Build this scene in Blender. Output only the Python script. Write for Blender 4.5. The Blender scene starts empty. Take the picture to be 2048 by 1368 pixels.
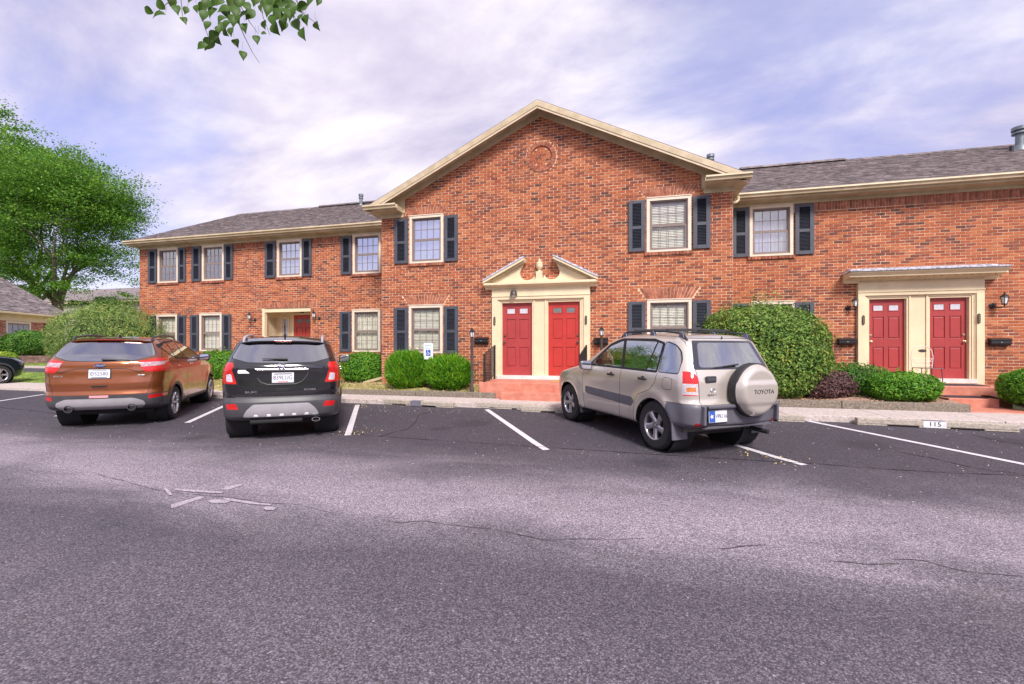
import bpy, bmesh, math, random
import numpy as np
from mathutils import Vector, Matrix
from mathutils.bvhtree import BVHTree
R = math.radians
S = bpy.context.scene
COL = S.collection
rnd = random.Random(7)

# ------------------------------------------------------------------ camera, sky, sun, exposure
CAM_H, FOC, HZ, YAW = 1.48, 910.0, 695.0, R(14.5)
cam_data = bpy.data.cameras.new('camera')
cam = bpy.data.objects.new('camera', cam_data); COL.objects.link(cam)
cam.location = (0, 0, CAM_H); cam.rotation_euler = (R(90), 0, YAW)
cam_data.sensor_width = 36; cam_data.lens = 36 * FOC / 2048
cam_data.shift_y = 11 / 2048; cam_data.clip_end = 3000; cam_data.clip_start = .05
S.camera = cam
SUN_EL, SUN_AZ = 44, 150          # degrees; azimuth clockwise from +Y, so the sun stands behind the camera
world = bpy.data.worlds.new('World'); S.world = world; world.use_nodes = True
sun_d = bpy.data.lights.new('sun', 'SUN'); sun_d.energy = 2.5; sun_d.angle = R(14); sun_d.color = (1, .95, .88)
sun = bpy.data.objects.new('sun', sun_d); COL.objects.link(sun)
sd = Vector((math.sin(R(SUN_AZ)) * math.cos(R(SUN_EL)), math.cos(R(SUN_AZ)) * math.cos(R(SUN_EL)), math.sin(R(SUN_EL))))
sun.rotation_euler = (-sd).to_track_quat('-Z', 'Y').to_euler()
S.view_settings.view_transform = 'Standard'; S.view_settings.look = 'None'
S.view_settings.exposure = .95; S.view_settings.gamma = 1; S.view_settings.use_curve_mapping = False
S.cycles.max_bounces = 8; S.cycles.transparent_max_bounces = 16

class NT:
    """small node-tree writer"""
    def __init__(s, tree): s.t = tree; s.n = tree.nodes; s.l = tree.links
    def node(s, typ, **kw):
        n = s.n.new(typ)
        for k, v in kw.items(): setattr(n, k, v)
        return n
    def put(s, sock, v):
        if hasattr(v, 'is_output') or isinstance(v, bpy.types.NodeSocket): s.l.new(v, sock)
        elif isinstance(v, tuple) and len(v) == 3 and sock.type == 'RGBA': sock.default_value = (*v, 1)
        else: sock.default_value = v
    def math(s, op, a, b=0.0, c=None, clamp=False):
        n = s.node('ShaderNodeMath', operation=op, use_clamp=clamp)
        s.put(n.inputs[0], a); s.put(n.inputs[1], b)
        if c is not None: s.put(n.inputs[2], c)
        return n.outputs[0]
    def noise(s, vec, scale, detail=3.0, rough=.55, dist=0.0):
        n = s.node('ShaderNodeTexNoise'); s.put(n.inputs['Vector'], vec)
        n.inputs['Scale'].default_value = scale; n.inputs['Detail'].default_value = detail
        n.inputs['Roughness'].default_value = rough; n.inputs['Distortion'].default_value = dist
        return n.outputs['Fac']
    def mix(s, fac, a, b, blend='MIX'):
        n = s.node('ShaderNodeMix', data_type='RGBA', blend_type=blend)
        s.put(n.inputs[0], fac); s.put(n.inputs[6], a); s.put(n.inputs[7], b)
        return n.outputs[2]
    def ramp(s, fac, stops, interp='LINEAR'):
        n = s.node('ShaderNodeValToRGB'); cr = n.color_ramp; cr.interpolation = interp
        while len(cr.elements) < len(stops): cr.elements.new(.5)
        for e, (p, c) in zip(cr.elements, stops):
            e.position = p; e.color = (*c, 1) if isinstance(c, tuple) else (c, c, c, 1)
        s.put(n.inputs[0], fac); return n.outputs[0]
    def smooth(s, v, a, b):
        n = s.node('ShaderNodeMapRange', interpolation_type='SMOOTHSTEP')
        s.put(n.inputs[0], v); n.inputs[1].default_value = a; n.inputs[2].default_value = b
        return n.outputs[0]
    def scaled(s, vec, sc, loc=(0, 0, 0), rot=(0, 0, 0)):
        n = s.node('ShaderNodeMapping'); s.put(n.inputs[0], vec)
        n.inputs[1].default_value = loc; n.inputs[2].default_value = rot; n.inputs[3].default_value = sc
        return n.outputs[0]

# overcast sky: physical sky seen through broken, lilac-tinged cloud
w = NT(world.node_tree); world.node_tree.nodes.clear()
tc = w.node('ShaderNodeTexCoord').outputs['Generated']
sky = w.node('ShaderNodeTexSky', sky_type='NISHITA', sun_disc=False, sun_elevation=R(SUN_EL), sun_rotation=R(SUN_AZ))
sky.air_density = 1.1; sky.dust_density = 2.0
sep = w.node('ShaderNodeSeparateXYZ'); w.l.new(tc, sep.inputs[0])
hgt = w.math('ADD', w.math('MAXIMUM', sep.outputs[2], 0.0), .32)
cmb = w.node('ShaderNodeCombineXYZ')
w.l.new(w.math('DIVIDE', sep.outputs[0], hgt), cmb.inputs[0]); w.l.new(w.math('DIVIDE', sep.outputs[1], hgt), cmb.inputs[1])
pl = cmb.outputs[0]
n1 = w.noise(w.scaled(pl, (.7, 1.1, 1), (3.1, .7, 0), (0, 0, R(28))), 1.0, 5, .5, .2)
n2 = w.noise(w.scaled(pl, (1.2, 2.0, 1), (7, 2, 0), (0, 0, R(35))), 1.4, 6, .58, .25)
cover = w.smooth(w.math('ADD', w.math('MULTIPLY', n1, .7), w.math('MULTIPLY', n2, .3)), .40, .56)
cover = w.math('ADD', w.math('MULTIPLY', cover, .64), .36)
tone = w.ramp(n2, [(.30, (.29, .275, .385)), (.46, (.41, .378, .46)), (.60, (.53, .50, .54))])
deep = w.node('ShaderNodeMix', data_type='RGBA', blend_type='MULTIPLY'); deep.inputs[0].default_value = 1
w.l.new(sky.outputs[0], deep.inputs[6]); deep.inputs[7].default_value = (.11, .092, .125, 1)
col = w.mix(cover, deep.outputs[2], tone)
bg = w.node('ShaderNodeBackground'); w.l.new(col, bg.inputs[0]); bg.inputs[1].default_value = 1.05
out = w.node('ShaderNodeOutputWorld'); w.l.new(bg.outputs[0], out.inputs[0])

# ------------------------------------------------------------------ placing helpers (a pixel of the 2048 px photo -> a point in the place)
FX, FY, RX, RY = -math.sin(YAW), math.cos(YAW), math.cos(YAW), math.sin(YAW)
LOT_Y0, LOT_S = 6.9, .03
def lot_z(y): return LOT_S * max(0.0, y - LOT_Y0)
def ray(u, v):
    x = (u - 1024) / FOC
    return FX + RX * x, FY + RY * x, -(v - HZ) / FOC
def on_wall(u, v, Y):
    a, b, c = ray(u, v); t = Y / b
    return a * t, CAM_H + c * t
def at_depth(u, v, t):
    a, b, c = ray(u, v); return Vector((a * t, b * t, CAM_H + c * t))
def on_level(u, v, z):
    a, b, c = ray(u, v); t = (z - CAM_H) / c
    return a * t, b * t
def on_lot(u, v):
    a, b, c = ray(u, v); t = -CAM_H / c
    if b * t > LOT_Y0: t = (CAM_H + LOT_S * LOT_Y0) / (LOT_S * b - c)
    return a * t, b * t
def to_px(X, Y, Z):
    d = X * FX + Y * FY; r = X * RX + Y * RY
    return 1024 + FOC * r / d, HZ - FOC * (Z - CAM_H) / d, d

# ------------------------------------------------------------------ materials
MATS = {}
def srgb(r, g, b):
    f = lambda c: (c / 255 / 12.92) if c <= 10 else ((c / 255 + .055) / 1.055) ** 2.4
    return f(r), f(g), f(b)
def mat(name, base, rough=.6, metal=0.0, var=.12, scale=6.0, bump=0.0, bscale=60.0, coat=0.0, spec=.5, tint=None, island=0.0, emis=None):
    if name in MATS: return MATS[name]
    m = bpy.data.materials.new(name); m.use_nodes = True; t = NT(m.node_tree)
    p = m.node_tree.nodes['Principled BSDF']
    pos = t.node('ShaderNodeNewGeometry')
    c = base
    if var or island:
        lo = tuple(x * (1 - var) for x in base); hi = tuple(min(1, x * (1 + var)) for x in (tint or base))
        c = t.mix(t.smooth(t.noise(pos.outputs['Position'], scale, 5, .6), .3, .7), lo, hi)
        if island:
            k = t.math('ADD', t.math('MULTIPLY', pos.outputs['Random Per Island'], island * 2), 1 - island)
            vm = t.node('ShaderNodeVectorMath', operation='SCALE'); t.l.new(c, vm.inputs[0]); t.l.new(k, vm.inputs[3]); c = vm.outputs[0]
    t.put(p.inputs['Base Color'], c)
    p.inputs['Roughness'].default_value = rough; p.inputs['Metallic'].default_value = metal
    p.inputs['Specular IOR Level'].default_value = spec; p.inputs['Coat Weight'].default_value = coat; p.inputs['Coat Roughness'].default_value = .03
    if bump:
        b = t.node('ShaderNodeBump'); b.inputs['Strength'].default_value = bump; b.inputs['Distance'].default_value = .01
        t.l.new(t.noise(pos.outputs['Position'], bscale, 4, .6), b.inputs['Height']); t.l.new(b.outputs[0], p.inputs['Normal'])
    if emis:
        p.inputs['Emission Color'].default_value = (*emis[0], 1); p.inputs['Emission Strength'].default_value = emis[1]
    MATS[name] = m; return m

def glass_mat(name, tintc, refl, through, rough=.01):
    """thin pane: part mirror, part see-through"""
    m = bpy.data.materials.new(name); m.use_nodes = True; t = NT(m.node_tree); m.node_tree.nodes.clear()
    tr = t.node('ShaderNodeBsdfTransparent'); tr.inputs[0].default_value = (*[c * through for c in tintc], 1)
    gl = t.node('ShaderNodeBsdfGlossy'); gl.inputs[0].default_value = (.95, .97, 1, 1); gl.inputs['Roughness'].default_value = rough
    fr = t.node('ShaderNodeFresnel'); gb = t.node('ShaderNodeNewGeometry')
    t.l.new(t.math('SUBTRACT', 1.5, t.math('MULTIPLY', gb.outputs['Backfacing'], 1.5 - 1 / 1.5)), fr.inputs[0])      # a thin pane reflects alike from both sides
    f = t.math('ADD', t.math('MULTIPLY', fr.outputs[0], 1.3), refl, clamp=True)
    geo = t.node('ShaderNodeNewGeometry')
    bp = t.node('ShaderNodeBump'); bp.inputs['Strength'].default_value = .08; bp.inputs['Distance'].default_value = .02
    t.l.new(t.noise(geo.outputs['Position'], 2.5, 2, .5), bp.inputs['Height']); t.l.new(bp.outputs[0], gl.inputs['Normal'])
    mx = t.node('ShaderNodeMixShader'); t.l.new(f, mx.inputs[0]); t.l.new(tr.outputs[0], mx.inputs[1]); t.l.new(gl.outputs[0], mx.inputs[2])
    o = t.node('ShaderNodeOutputMaterial'); t.l.new(mx.outputs[0], o.inputs[0]); MATS[name] = m
    return m

def leaf_mat(name, dark, light, trans=.3, rough=.5):
    m = bpy.data.materials.new(name); m.use_nodes = True; t = NT(m.node_tree); p = m.node_tree.nodes['Principled BSDF']
    g = t.node('ShaderNodeNewGeometry')
    f = t.math('ADD', t.math('MULTIPLY', g.outputs['Random Per Island'], .6), t.math('MULTIPLY', t.noise(g.outputs['Position'], 1.6, 3, .6), .55))
    c = t.ramp(f, [(.2, dark), (.74, light), (.93, (light[0] * 1.7 + .02, light[1] * 1.12, light[2] * 1.2)), (1.0, (light[0] * 2.0 + .05, light[1] * .8, light[2]))])
    t.l.new(c, p.inputs['Base Color']); p.inputs['Roughness'].default_value = rough; p.inputs['Specular IOR Level'].default_value = .35
    tl = t.node('ShaderNodeBsdfTranslucent'); t.l.new(c, tl.inputs[0])
    mx = t.node('ShaderNodeMixShader'); mx.inputs[0].default_value = trans
    t.l.new(p.outputs[0], mx.inputs[1]); t.l.new(tl.outputs[0], mx.inputs[2])
    o = m.node_tree.nodes['Material Output']; t.l.new(mx.outputs[0], o.inputs[0]); MATS[name] = m
    return m

# ------------------------------------------------------------------ object helpers
def wmat(o):
    return o.matrix_basis.copy() if o.parent is None else wmat(o.parent) @ o.matrix_parent_inverse @ o.matrix_basis
def link_child(o, parent):
    if parent is not None:
        o.parent = parent; o.matrix_parent_inverse = wmat(parent).inverted()
def props(o, label=None, cat=None, group=None, kind=None):
    if label: o['label'] = label
    if cat: o['category'] = cat
    if group: o['group'] = group
    if kind: o['kind'] = kind
    return o
def thing(name, label, cat, loc=(0, 0, 0), rotz=0.0, group=None):
    o = bpy.data.objects.new(name, None); COL.objects.link(o); o.empty_display_size = .2
    o.matrix_basis = Matrix.Translation(loc) @ Matrix.Rotation(rotz, 4, 'Z')
    return props(o, label, cat, group)
def copy_tree(o, parent=None):
    c = o.copy(); COL.objects.link(c)
    if parent is not None: c.parent = parent; c.matrix_parent_inverse = o.matrix_parent_inverse.copy()
    for ch in list(o.children): copy_tree(ch, c)
    return c

class MB:
    """collects shapes, then links them as ONE mesh object"""
    def __init__(s): s.v = []; s.f = []
    def add(s, vs, fs):
        k = len(s.v); s.v += [tuple(p) for p in vs]; s.f += [tuple(i + k for i in q) for q in fs]; return s
    def box(s, x0, y0, z0, x1, y1, z1, mtx=None):
        vs = [(x, y, z) for z in (z0, z1) for y in (y0, y1) for x in (x0, x1)]
        if mtx is not None: vs = [mtx @ Vector(p) for p in vs]
        return s.add(vs, [(0, 2, 3, 1), (4, 5, 7, 6), (0, 1, 5, 4), (2, 6, 7, 3), (0, 4, 6, 2), (1, 3, 7, 5)])
    def prism(s, poly, axis, a, b, mtx=None):
        """poly: 2-D points; axis 'y': (x,z) extruded in y; 'x': (y,z) extruded in x; 'z': (x,y) extruded in z"""
        mk = {'y': lambda p, q: (p[0], q, p[1]), 'x': lambda p, q: (q, p[0], p[1]), 'z': lambda p, q: (p[0], p[1], q)}[axis]
        n = len(poly); vs = [mk(p, a) for p in poly] + [mk(p, b) for p in poly]
        if mtx is not None: vs = [mtx @ Vector(p) for p in vs]
        fs = [tuple(range(n)), tuple(range(2 * n - 1, n - 1, -1))] + [(i, i + n, (i + 1) % n + n, (i + 1) % n) for i in range(n)]
        return s.add(vs, fs)
    def tube(s, pts, r, n=8, caps=True):
        pts = [Vector(p) for p in pts]; rs = r if isinstance(r, (list, tuple)) else [r] * len(pts)
        k = len(s.v); up = Vector((0, 0, 1)); last = None
        for i, p in enumerate(pts):
            d = (pts[min(i + 1, len(pts) - 1)] - pts[max(i - 1, 0)]).normalized()
            if last is None: u = d.cross(up if abs(d.z) < .9 else Vector((1, 0, 0))).normalized()
            else: u = (last - d * last.dot(d)).normalized()
            last = u; w_ = d.cross(u)
            for j in range(n):
                a = 2 * math.pi * j / n; q = p + (u * math.cos(a) + w_ * math.sin(a)) * rs[i]; s.v.append(tuple(q))
        for i in range(len(pts) - 1):
            for j in range(n):
                a, b = k + i * n + j, k + i * n + (j + 1) % n; s.f.append((a, b, b + n, a + n))
        if caps:
            s.f.append(tuple(k + j for j in range(n - 1, -1, -1))); s.f.append(tuple(k + (len(pts) - 1) * n + j for j in range(n)))
        return s
    def lathe(s, prof, c=(0, 0, 0), axis='z', n=24, mtx=None, closed=False, caps=True):
        k = len(s.v); c = Vector(c)
        for r, h in prof:
            for j in range(n):
                a = 2 * math.pi * j / n; x, y = r * math.cos(a), r * math.sin(a)
                p = Vector((x, y, h)) if axis == 'z' else (Vector((h, x, y)) if axis == 'x' else Vector((x, h, y)))
                if mtx is not None: p = mtx @ p
                s.v.append(tuple(p + c))
        m = len(prof)
        for i in range(m if closed else m - 1):
            for j in range(n):
                a, b = k + i * n + j, k + i * n + (j + 1) % n; a2, b2 = k + ((i + 1) % m) * n + j, k + ((i + 1) % m) * n + (j + 1) % n
                s.f.append((a, b, b2, a2))
        if not closed and caps:
            if prof[0][0] > 1e-6: s.f.append(tuple(k + j for j in range(n)))
            if prof[-1][0] > 1e-6: s.f.append(tuple(k + (m - 1) * n + j for j in range(n - 1, -1, -1)))
        return s
    def build(s, name, m, parent=None, smooth=False, bevel=0.0, mtx=None, label=None, kind=None):
        vs = np.array(s.v, float)
        if mtx is not None:
            M = np.array(mtx); vs = vs @ M[:3, :3].T + M[:3, 3]
        c = (vs.min(0) + vs.max(0)) / 2
        me = bpy.data.meshes.new(name); me.from_pydata((vs - c).tolist(), [], s.f); me.update()
        bm = bmesh.new(); bm.from_mesh(me); bmesh.ops.recalc_face_normals(bm, faces=bm.faces); bm.to_mesh(me); bm.free()
        if smooth is True: me.shade_smooth()
        elif smooth: me.shade_smooth(); me.set_sharp_from_angle(angle=R(smooth))
        me.materials.append(m)
        o = bpy.data.objects.new(name, me); COL.objects.link(o); o.location = c
        link_child(o, parent)
        if bevel:
            b = o.modifiers.new('bevel', 'BEVEL'); b.width = bevel; b.segments = 2; b.limit_method = 'ANGLE'
        return props(o, label, None, None, kind)
def box(name, m, parent, *c, bevel=0.0, **k): return MB().box(*c).build(name, m, parent, bevel=bevel, **k)
def fast_mesh(name, V, F, m, parent=None, smooth=False):
    """V (n,3), F (k,3|4) numpy -> object"""
    me = bpy.data.meshes.new(name); n, k = len(V), F.shape[1]
    me.vertices.add(n); me.vertices.foreach_set('co', V.astype(np.float32).ravel())
    me.loops.add(F.size); me.loops.foreach_set('vertex_index', F.astype(np.int32).ravel())
    me.polygons.add(len(F)); me.polygons.foreach_set('loop_start', np.arange(0, F.size, k, dtype=np.int32))
    me.update(calc_edges=True); me.validate()
    me.shade_smooth() if smooth else me.shade_flat()
    me.materials.append(m); o = bpy.data.objects.new(name, me); COL.objects.link(o); link_child(o, parent)
    return o
def text(name, body, size, m, parent, mtx, ext=.002, align='CENTER', sx=1.0, shear=0.0):
    c = bpy.data.curves.new(name, 'FONT'); c.body = body; c.size = size; c.extrude = ext; c.align_x = align; c.align_y = 'CENTER'; c.shear = shear
    o = bpy.data.objects.new(name, c); me = bpy.data.meshes.new_from_object(o); bpy.data.objects.remove(o); bpy.data.curves.remove(c)
    me.materials.clear(); me.materials.append(m); me.name = name
    o = bpy.data.objects.new(name, me); COL.objects.link(o)
    link_child(o, parent); o.matrix_basis = mtx @ Matrix.Diagonal((sx, 1, 1, 1)); return o
def face_cam(x, y, z):
    """matrix of an upright flat thing in a plane parallel to the facade, facing -Y"""
    return Matrix.Translation((x, y, z)) @ Matrix.Rotation(R(90), 4, 'X')
# ------------------------------------------------------------------ the apartment building
DP, DW = 12.4, 13.8                 # facade planes: gabled middle, wings
PX0, PX1, PC = -7.3, 2.5, -2.4      # gabled middle
LX0, RX1 = -18.85, 13.5
CH, BL = .0745, .2133               # brick course, brick length with joint
BZ = .28
FLOOR = .70
def brick_material():
    m = bpy.data.materials.new('red_brick'); m.use_nodes = True; t = NT(m.node_tree); p = m.node_tree.nodes['Principled BSDF']
    g = t.node('ShaderNodeNewGeometry'); s = t.node('ShaderNodeSeparateXYZ'); t.l.new(g.outputs['Position'], s.inputs[0])
    row = t.math('FLOOR', t.math('DIVIDE', t.math('SUBTRACT', s.outputs[2], BZ), CH))
    half = t.math('MULTIPLY', t.math('FLOORED_MODULO', row, 2.0), .5)
    c = t.math('FLOOR', t.math('SUBTRACT', t.math('DIVIDE', s.outputs[0], BL), half))
    cb = t.node('ShaderNodeCombineXYZ'); t.l.new(c, cb.inputs[0]); t.l.new(row, cb.inputs[1])
    wn = t.node('ShaderNodeTexWhiteNoise', noise_dimensions='2D'); t.l.new(cb.outputs[0], wn.inputs[0])
    big = t.noise(g.outputs['Position'], .9, 3, .6)
    k = t.math('ADD', t.math('MULTIPLY', wn.outputs[0], .82), t.math('MULTIPLY', t.math('SUBTRACT', big, .5), .5), clamp=True)
    col = t.ramp(k, [(0, (.11, .045, .038)), (.05, (.20, .060, .042)), (.3, (.31, .078, .038)), (.5, (.385, .102, .044)), (.7, (.43, .128, .052)), (.88, (.48, .17, .075)), (1, (.62, .36, .24))])
    fine = t.noise(g.outputs['Position'], 42, 5, .7)
    col = t.mix(t.math('MULTIPLY', t.smooth(fine, .48, .85), .7), col, (.58, .32, .20))       # lime bloom on the faces
    col = t.mix(t.math('MULTIPLY', t.smooth(t.noise(g.outputs['Position'], 1.3, 6, .75, 1.0), .62, .80), .5), col, (.68, .50, .42))
    col = t.mix(t.math('MULTIPLY', t.smooth(t.noise(g.outputs['Position'], 170, 2, .5), .62, .75), .4), col, (.10, .035, .03))
    run = t.smooth(t.noise(t.scaled(g.outputs['Position'], (3.2, 1, .35)), 1.6, 4, .6), .56, .74)
    col = t.mix(t.math('MULTIPLY', run, .30), col, (.16, .085, .06))
    t.l.new(col, p.inputs['Base Color']); p.inputs['Roughness'].default_value = .85; p.inputs['Specular IOR Level'].default_value = .2
    b = t.node('ShaderNodeBump'); b.inputs['Strength'].default_value = .7; b.inputs['Distance'].default_value = .004
    t.l.new(t.noise(g.outputs['Position'], 90, 4, .7), b.inputs['Height']); t.l.new(b.outputs[0], p.inputs['Normal'])
    MATS['red_brick'] = m; return m
M_BRICK = brick_material()
M_ARCH = mat('arch_brick', (.27, .078, .045), .85, var=.25, scale=9, island=.3, bump=.4, tint=(.36, .13, .075))
M_MORTAR = mat('mortar', (.72, .505, .355), .95, var=.22, scale=3, bump=.6, bscale=160)
M_TRIM = mat('cream_paint', (.73, .605, .405), .5, var=.07, scale=2, bump=.05)
M_TRIM2 = mat('tan_paint', (.48, .38, .235), .5, var=.10, scale=2.5, tint=(.54, .44, .30))
M_CASE = mat('window_casing_paint', (.72, .61, .49), .5, var=.06)
M_SASH = mat('taupe_sash_metal', (.23, .175, .16), .45, var=.06)
M_SHUT = mat('shutter_frame_paint', (.066, .070, .092), .5, var=.12, scale=4)
M_LOUV = mat('shutter_louver_paint', (.026, .029, .044), .45, var=.15, scale=7)
M_BLIND = mat('blind_vinyl', (.86, .81, .68), .5, var=.03)
M_CURT = mat('white_curtain', (.62, .60, .62), .8, var=.12, scale=9)
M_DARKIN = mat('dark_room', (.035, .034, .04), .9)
M_DOOR = mat('red_door_paint', (.45, .036, .028), .38, var=.07, scale=3, spec=.5)
M_DOOR2 = mat('rose_red_door_paint', (.36, .044, .045), .42, var=.07, scale=3)
M_DOOR3 = mat('dark_red_door_paint', (.42, .05, .035), .4, var=.07, scale=3)
M_BLACK = mat('black_iron', (.018, .018, .022), .4, var=.2, spec=.5)
M_BROWNP = mat('dark_bronze', (.06, .045, .04), .45, var=.2)
M_BRASS = mat('brass', (.62, .44, .26), .3, metal=.8)
M_SILVER = mat('brushed_metal', (.55, .56, .60), .35, metal=.7)
M_GALV = mat('galvanised_vent', (.20, .23, .25), .4, metal=.6, var=.2)
M_LAMPGL = mat('frosted_lamp_glass', (.72, .72, .72), .2, var=.05)
M_GLASS = glass_mat('window_glass', (.85, .88, .95), .30, .9)
M_GLASS3 = glass_mat('sky_window_glass', (.85, .88, .98), .5, .85)
M_GLASS2 = glass_mat('window_glass_calm', (.9, .92, .92), .06, .92)
M_SHING = mat('roof_shingle', (.125, .100, .104), .9, var=.25, scale=5, island=.30, bump=.6, bscale=200, tint=(.19, .155, .158))
M_SHAKE = mat('weathered_shake', (.28, .28, .35), .7, var=.3, scale=14, island=.35, bump=.4, tint=(.5, .5, .58))
M_FOUND = mat('foundation', (.30, .27, .25), .9)

bld = thing('apartment_building', 'two-storey red brick apartment building with a gabled middle, cream door surrounds and dark shutters', 'building', (PC, DW, .2))

def brick_wall(Y, x0, x1, z1, openings, top=None, name='wall', zones=lambda z: []):
    """mortar sheet with holes, plus the list of its bricks (x0,x1,zrow,Y)"""
    xs = sorted({x0, x1, *[a for o in openings for a in o[:2] if x0 < a < x1]}); zs = sorted({BZ - .2, z1, *[a for o in openings for a in o[2:] if BZ < a < z1]})
    m = MB()
    for i in range(len(xs) - 1):
        for j in range(len(zs) - 1):
            cx, cz = (xs[i] + xs[i + 1]) / 2, (zs[j] + zs[j + 1]) / 2
            if any(o[0] < cx < o[1] and o[2] < cz < o[3] for o in openings): continue
            m.add([(xs[i], Y, zs[j]), (xs[i + 1], Y, zs[j]), (xs[i + 1], Y, zs[j + 1]), (xs[i], Y, zs[j + 1])], [(0, 1, 2, 3)])
    if top: m.add([(x0, Y, z1), (x1, Y, z1), (PC + .0, Y, top)], [(0, 1, 2)])
    for o in openings:                                               # reveals
        a, b, c, d = o; r = .12
        m.add([(a, Y, c), (a, Y + r, c), (a, Y + r, d), (a, Y, d)], [(0, 1, 2, 3)]); m.add([(b, Y, c), (b, Y + r, c), (b, Y + r, d), (b, Y, d)], [(0, 1, 2, 3)])
        m.add([(a, Y, d), (a, Y + r, d), (b, Y + r, d), (b, Y, d)], [(0, 1, 2, 3)]); m.add([(a, Y, c), (a, Y + r, c), (b, Y + r, c), (b, Y, c)], [(0, 1, 2, 3)])
    # corners: short returns so that the wall has thickness
    m.box(x0 + .001, Y + .001, BZ - .2, x0 + .05, Y + (1.6 if Y == DP else .4), z1); m.box(x1 - .05, Y + .001, BZ - .2, x1 - .001, Y + (1.6 if Y == DP else .4), z1)
    bricks = []; ztop = top or z1; r = 0
    while BZ + r * CH < ztop:
        z = BZ + r * CH; zc = z + CH / 2; lo, hi = x0, x1
        if z + CH > z1:
            if not top: break
            hw = (top - zc + .05) / .48
            if hw < .1: break
            lo, hi = max(lo, PC - hw), min(hi, PC + hw)
        cuts = sorted([(o[0], o[1]) for o in openings if o[2] < zc < o[3]] + zones(zc)); spans = []; a = lo
        for c0, c1 in cuts:
            if c0 > a: spans.append((a, c0))
            a = max(a, c1)
        if a < hi: spans.append((a, hi))
        off = .5 * BL * (r % 2)
        for s0, s1 in spans:
            k = math.floor((s0 - off) / BL)
            while off + k * BL < s1:
                b0, b1 = max(off + k * BL, s0), min(off + (k + 1) * BL, s1)
                if b1 - b0 > .03: bricks.append((b0 + .008, b1 - .008, z + .008, Y, b1 - b0 > BL - 1e-4))
                k += 1
        r += 1
    return m, bricks
# window openings: x0, x1, z0, z1
WIN_P = [(-6.36, -5.28, 3.98, 5.39), (.43, 1.52, 3.96, 5.37), (-6.38, -5.30, 1.31, 2.73), (.44, 1.53, 1.31, 2.72)]
WIN_L = [(-17.9, -16.88, 4.0, 5.34), (-15.72, -14.70, 4.0, 5.34), (-12.32, -11.28, 4.01, 5.34), (-9.22, -8.15, 4.0, 5.36),
         (-17.95, -16.93, 1.33, 2.76), (-15.84, -14.80, 1.34, 2.77), (-9.24, -8.17, 1.33, 2.77)]
WIN_R = [(3.20, 4.27, 3.98, 5.36), (3.24, 4.32, 1.33, 2.735)]
PORCH = (-12.98, -10.93, BZ - .1, 2.90)
ARCH_P = [(a - .22, b + .22, d + .0, d + .27) for a, b, c, d in WIN_P]
SUR_P, SUR_R = (PC - 1.37, PC + 1.37, .3, 3.3), (5.75, 8.43, .3, 3.38)
def zones_P(z):
    out = []
    for a, b, c, d in WIN_P:
        k = (z - d) / .275
        if 0 < k < 1.04: out.append((a - .2 * k - .008, b + .2 * k + .008))
    h2 = .435 ** 2 - (z - 6.76) ** 2
    if h2 > 0: out.append((-2.37 - math.sqrt(h2), -2.37 + math.sqrt(h2)))
    if 5.33 < z < 5.53: out += [(PX0, -6.88), (1.99, 2.3)]
    return out
def zones_W(z):
    if z > 5.125: return [(-30, 30)]
    if 2.90 < z < 3.135: return [(-13.225, -10.695)]
    return []
wp, bp_ = brick_wall(DP, PX0, PX1, 5.55, WIN_P + [SUR_P], top=7.87, zones=zones_P)
wl, bl_ = brick_wall(DW, LX0, PX0, 5.36, WIN_L + [PORCH], zones=zones_W)
wr, br_ = brick_wall(DW, PX1, RX1, 5.36, WIN_R + [SUR_R], zones=zones_W)
wallP = wp.build('wall', M_MORTAR, bld, label='gabled middle wall of red brick with a round brick medallion')
wallL = wl.build('wall', M_MORTAR, bld, label='left wing wall of red brick with a recessed porch')
wallR = wr.build('wall', M_MORTAR, bld, label='right wing wall of red brick')
allb = bp_ + bl_ + br_
def size_px(b):
    u, v, d = to_px((b[0] + b[1]) / 2, b[3], b[2])
    if not (0 < u < 2040 and 0 < v < 1368) or not b[4]: return 0
    if b[2] < 2.7 and not (b[3] == DW and b[0] > 9): return 0         # low ones stand behind cars and shrubs
    return 1 / d
allb.sort(key=size_px, reverse=True)
one, rest = allb[:300], allb[300:]
bw, bh, bd = BL - .016, CH - .016, .02
mb = MB().box(-bw / 2, -bd / 2, -bh / 2, bw / 2, bd / 2, bh / 2); proto = mb.build('brick', M_BRICK)
bme = proto.data; bpy.data.objects.remove(proto)
for b in one:
    o = bpy.data.objects.new('brick', bme); COL.objects.link(o)
    o.location = ((b[0] + b[1]) / 2, b[3] + .002 + rnd.uniform(-.002, .002), b[2] + bh / 2); link_child(o, wallP if b[3] == DP else (wallL if b[0] < PX0 else wallR))
V = []; F = []
for (x0, x1, z, Y, full) in rest:
    y = Y - .008 + rnd.uniform(-.003, .003); k = len(V); j = lambda: rnd.uniform(-.0022, .0022)
    x0 += j(); x1 += j(); z0 = z + j(); z1 = z + bh + j()
    V += [(x0, y, z0), (x1, y, z0), (x1, y, z1), (x0, y, z1), (x0, Y + .01, z0), (x1, Y + .01, z0), (x1, Y + .01, z1), (x0, Y + .01, z1)]
    F += [(k, k + 1, k + 2, k + 3), (k, k + 4, k + 5, k + 1), (k + 1, k + 5, k + 6, k + 2), (k + 2, k + 6, k + 7, k + 3), (k + 3, k + 7, k + 4, k)]
o = fast_mesh('small_bricks', np.array(V), np.array(F), M_BRICK, bld); props(o, kind='stuff')
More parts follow.
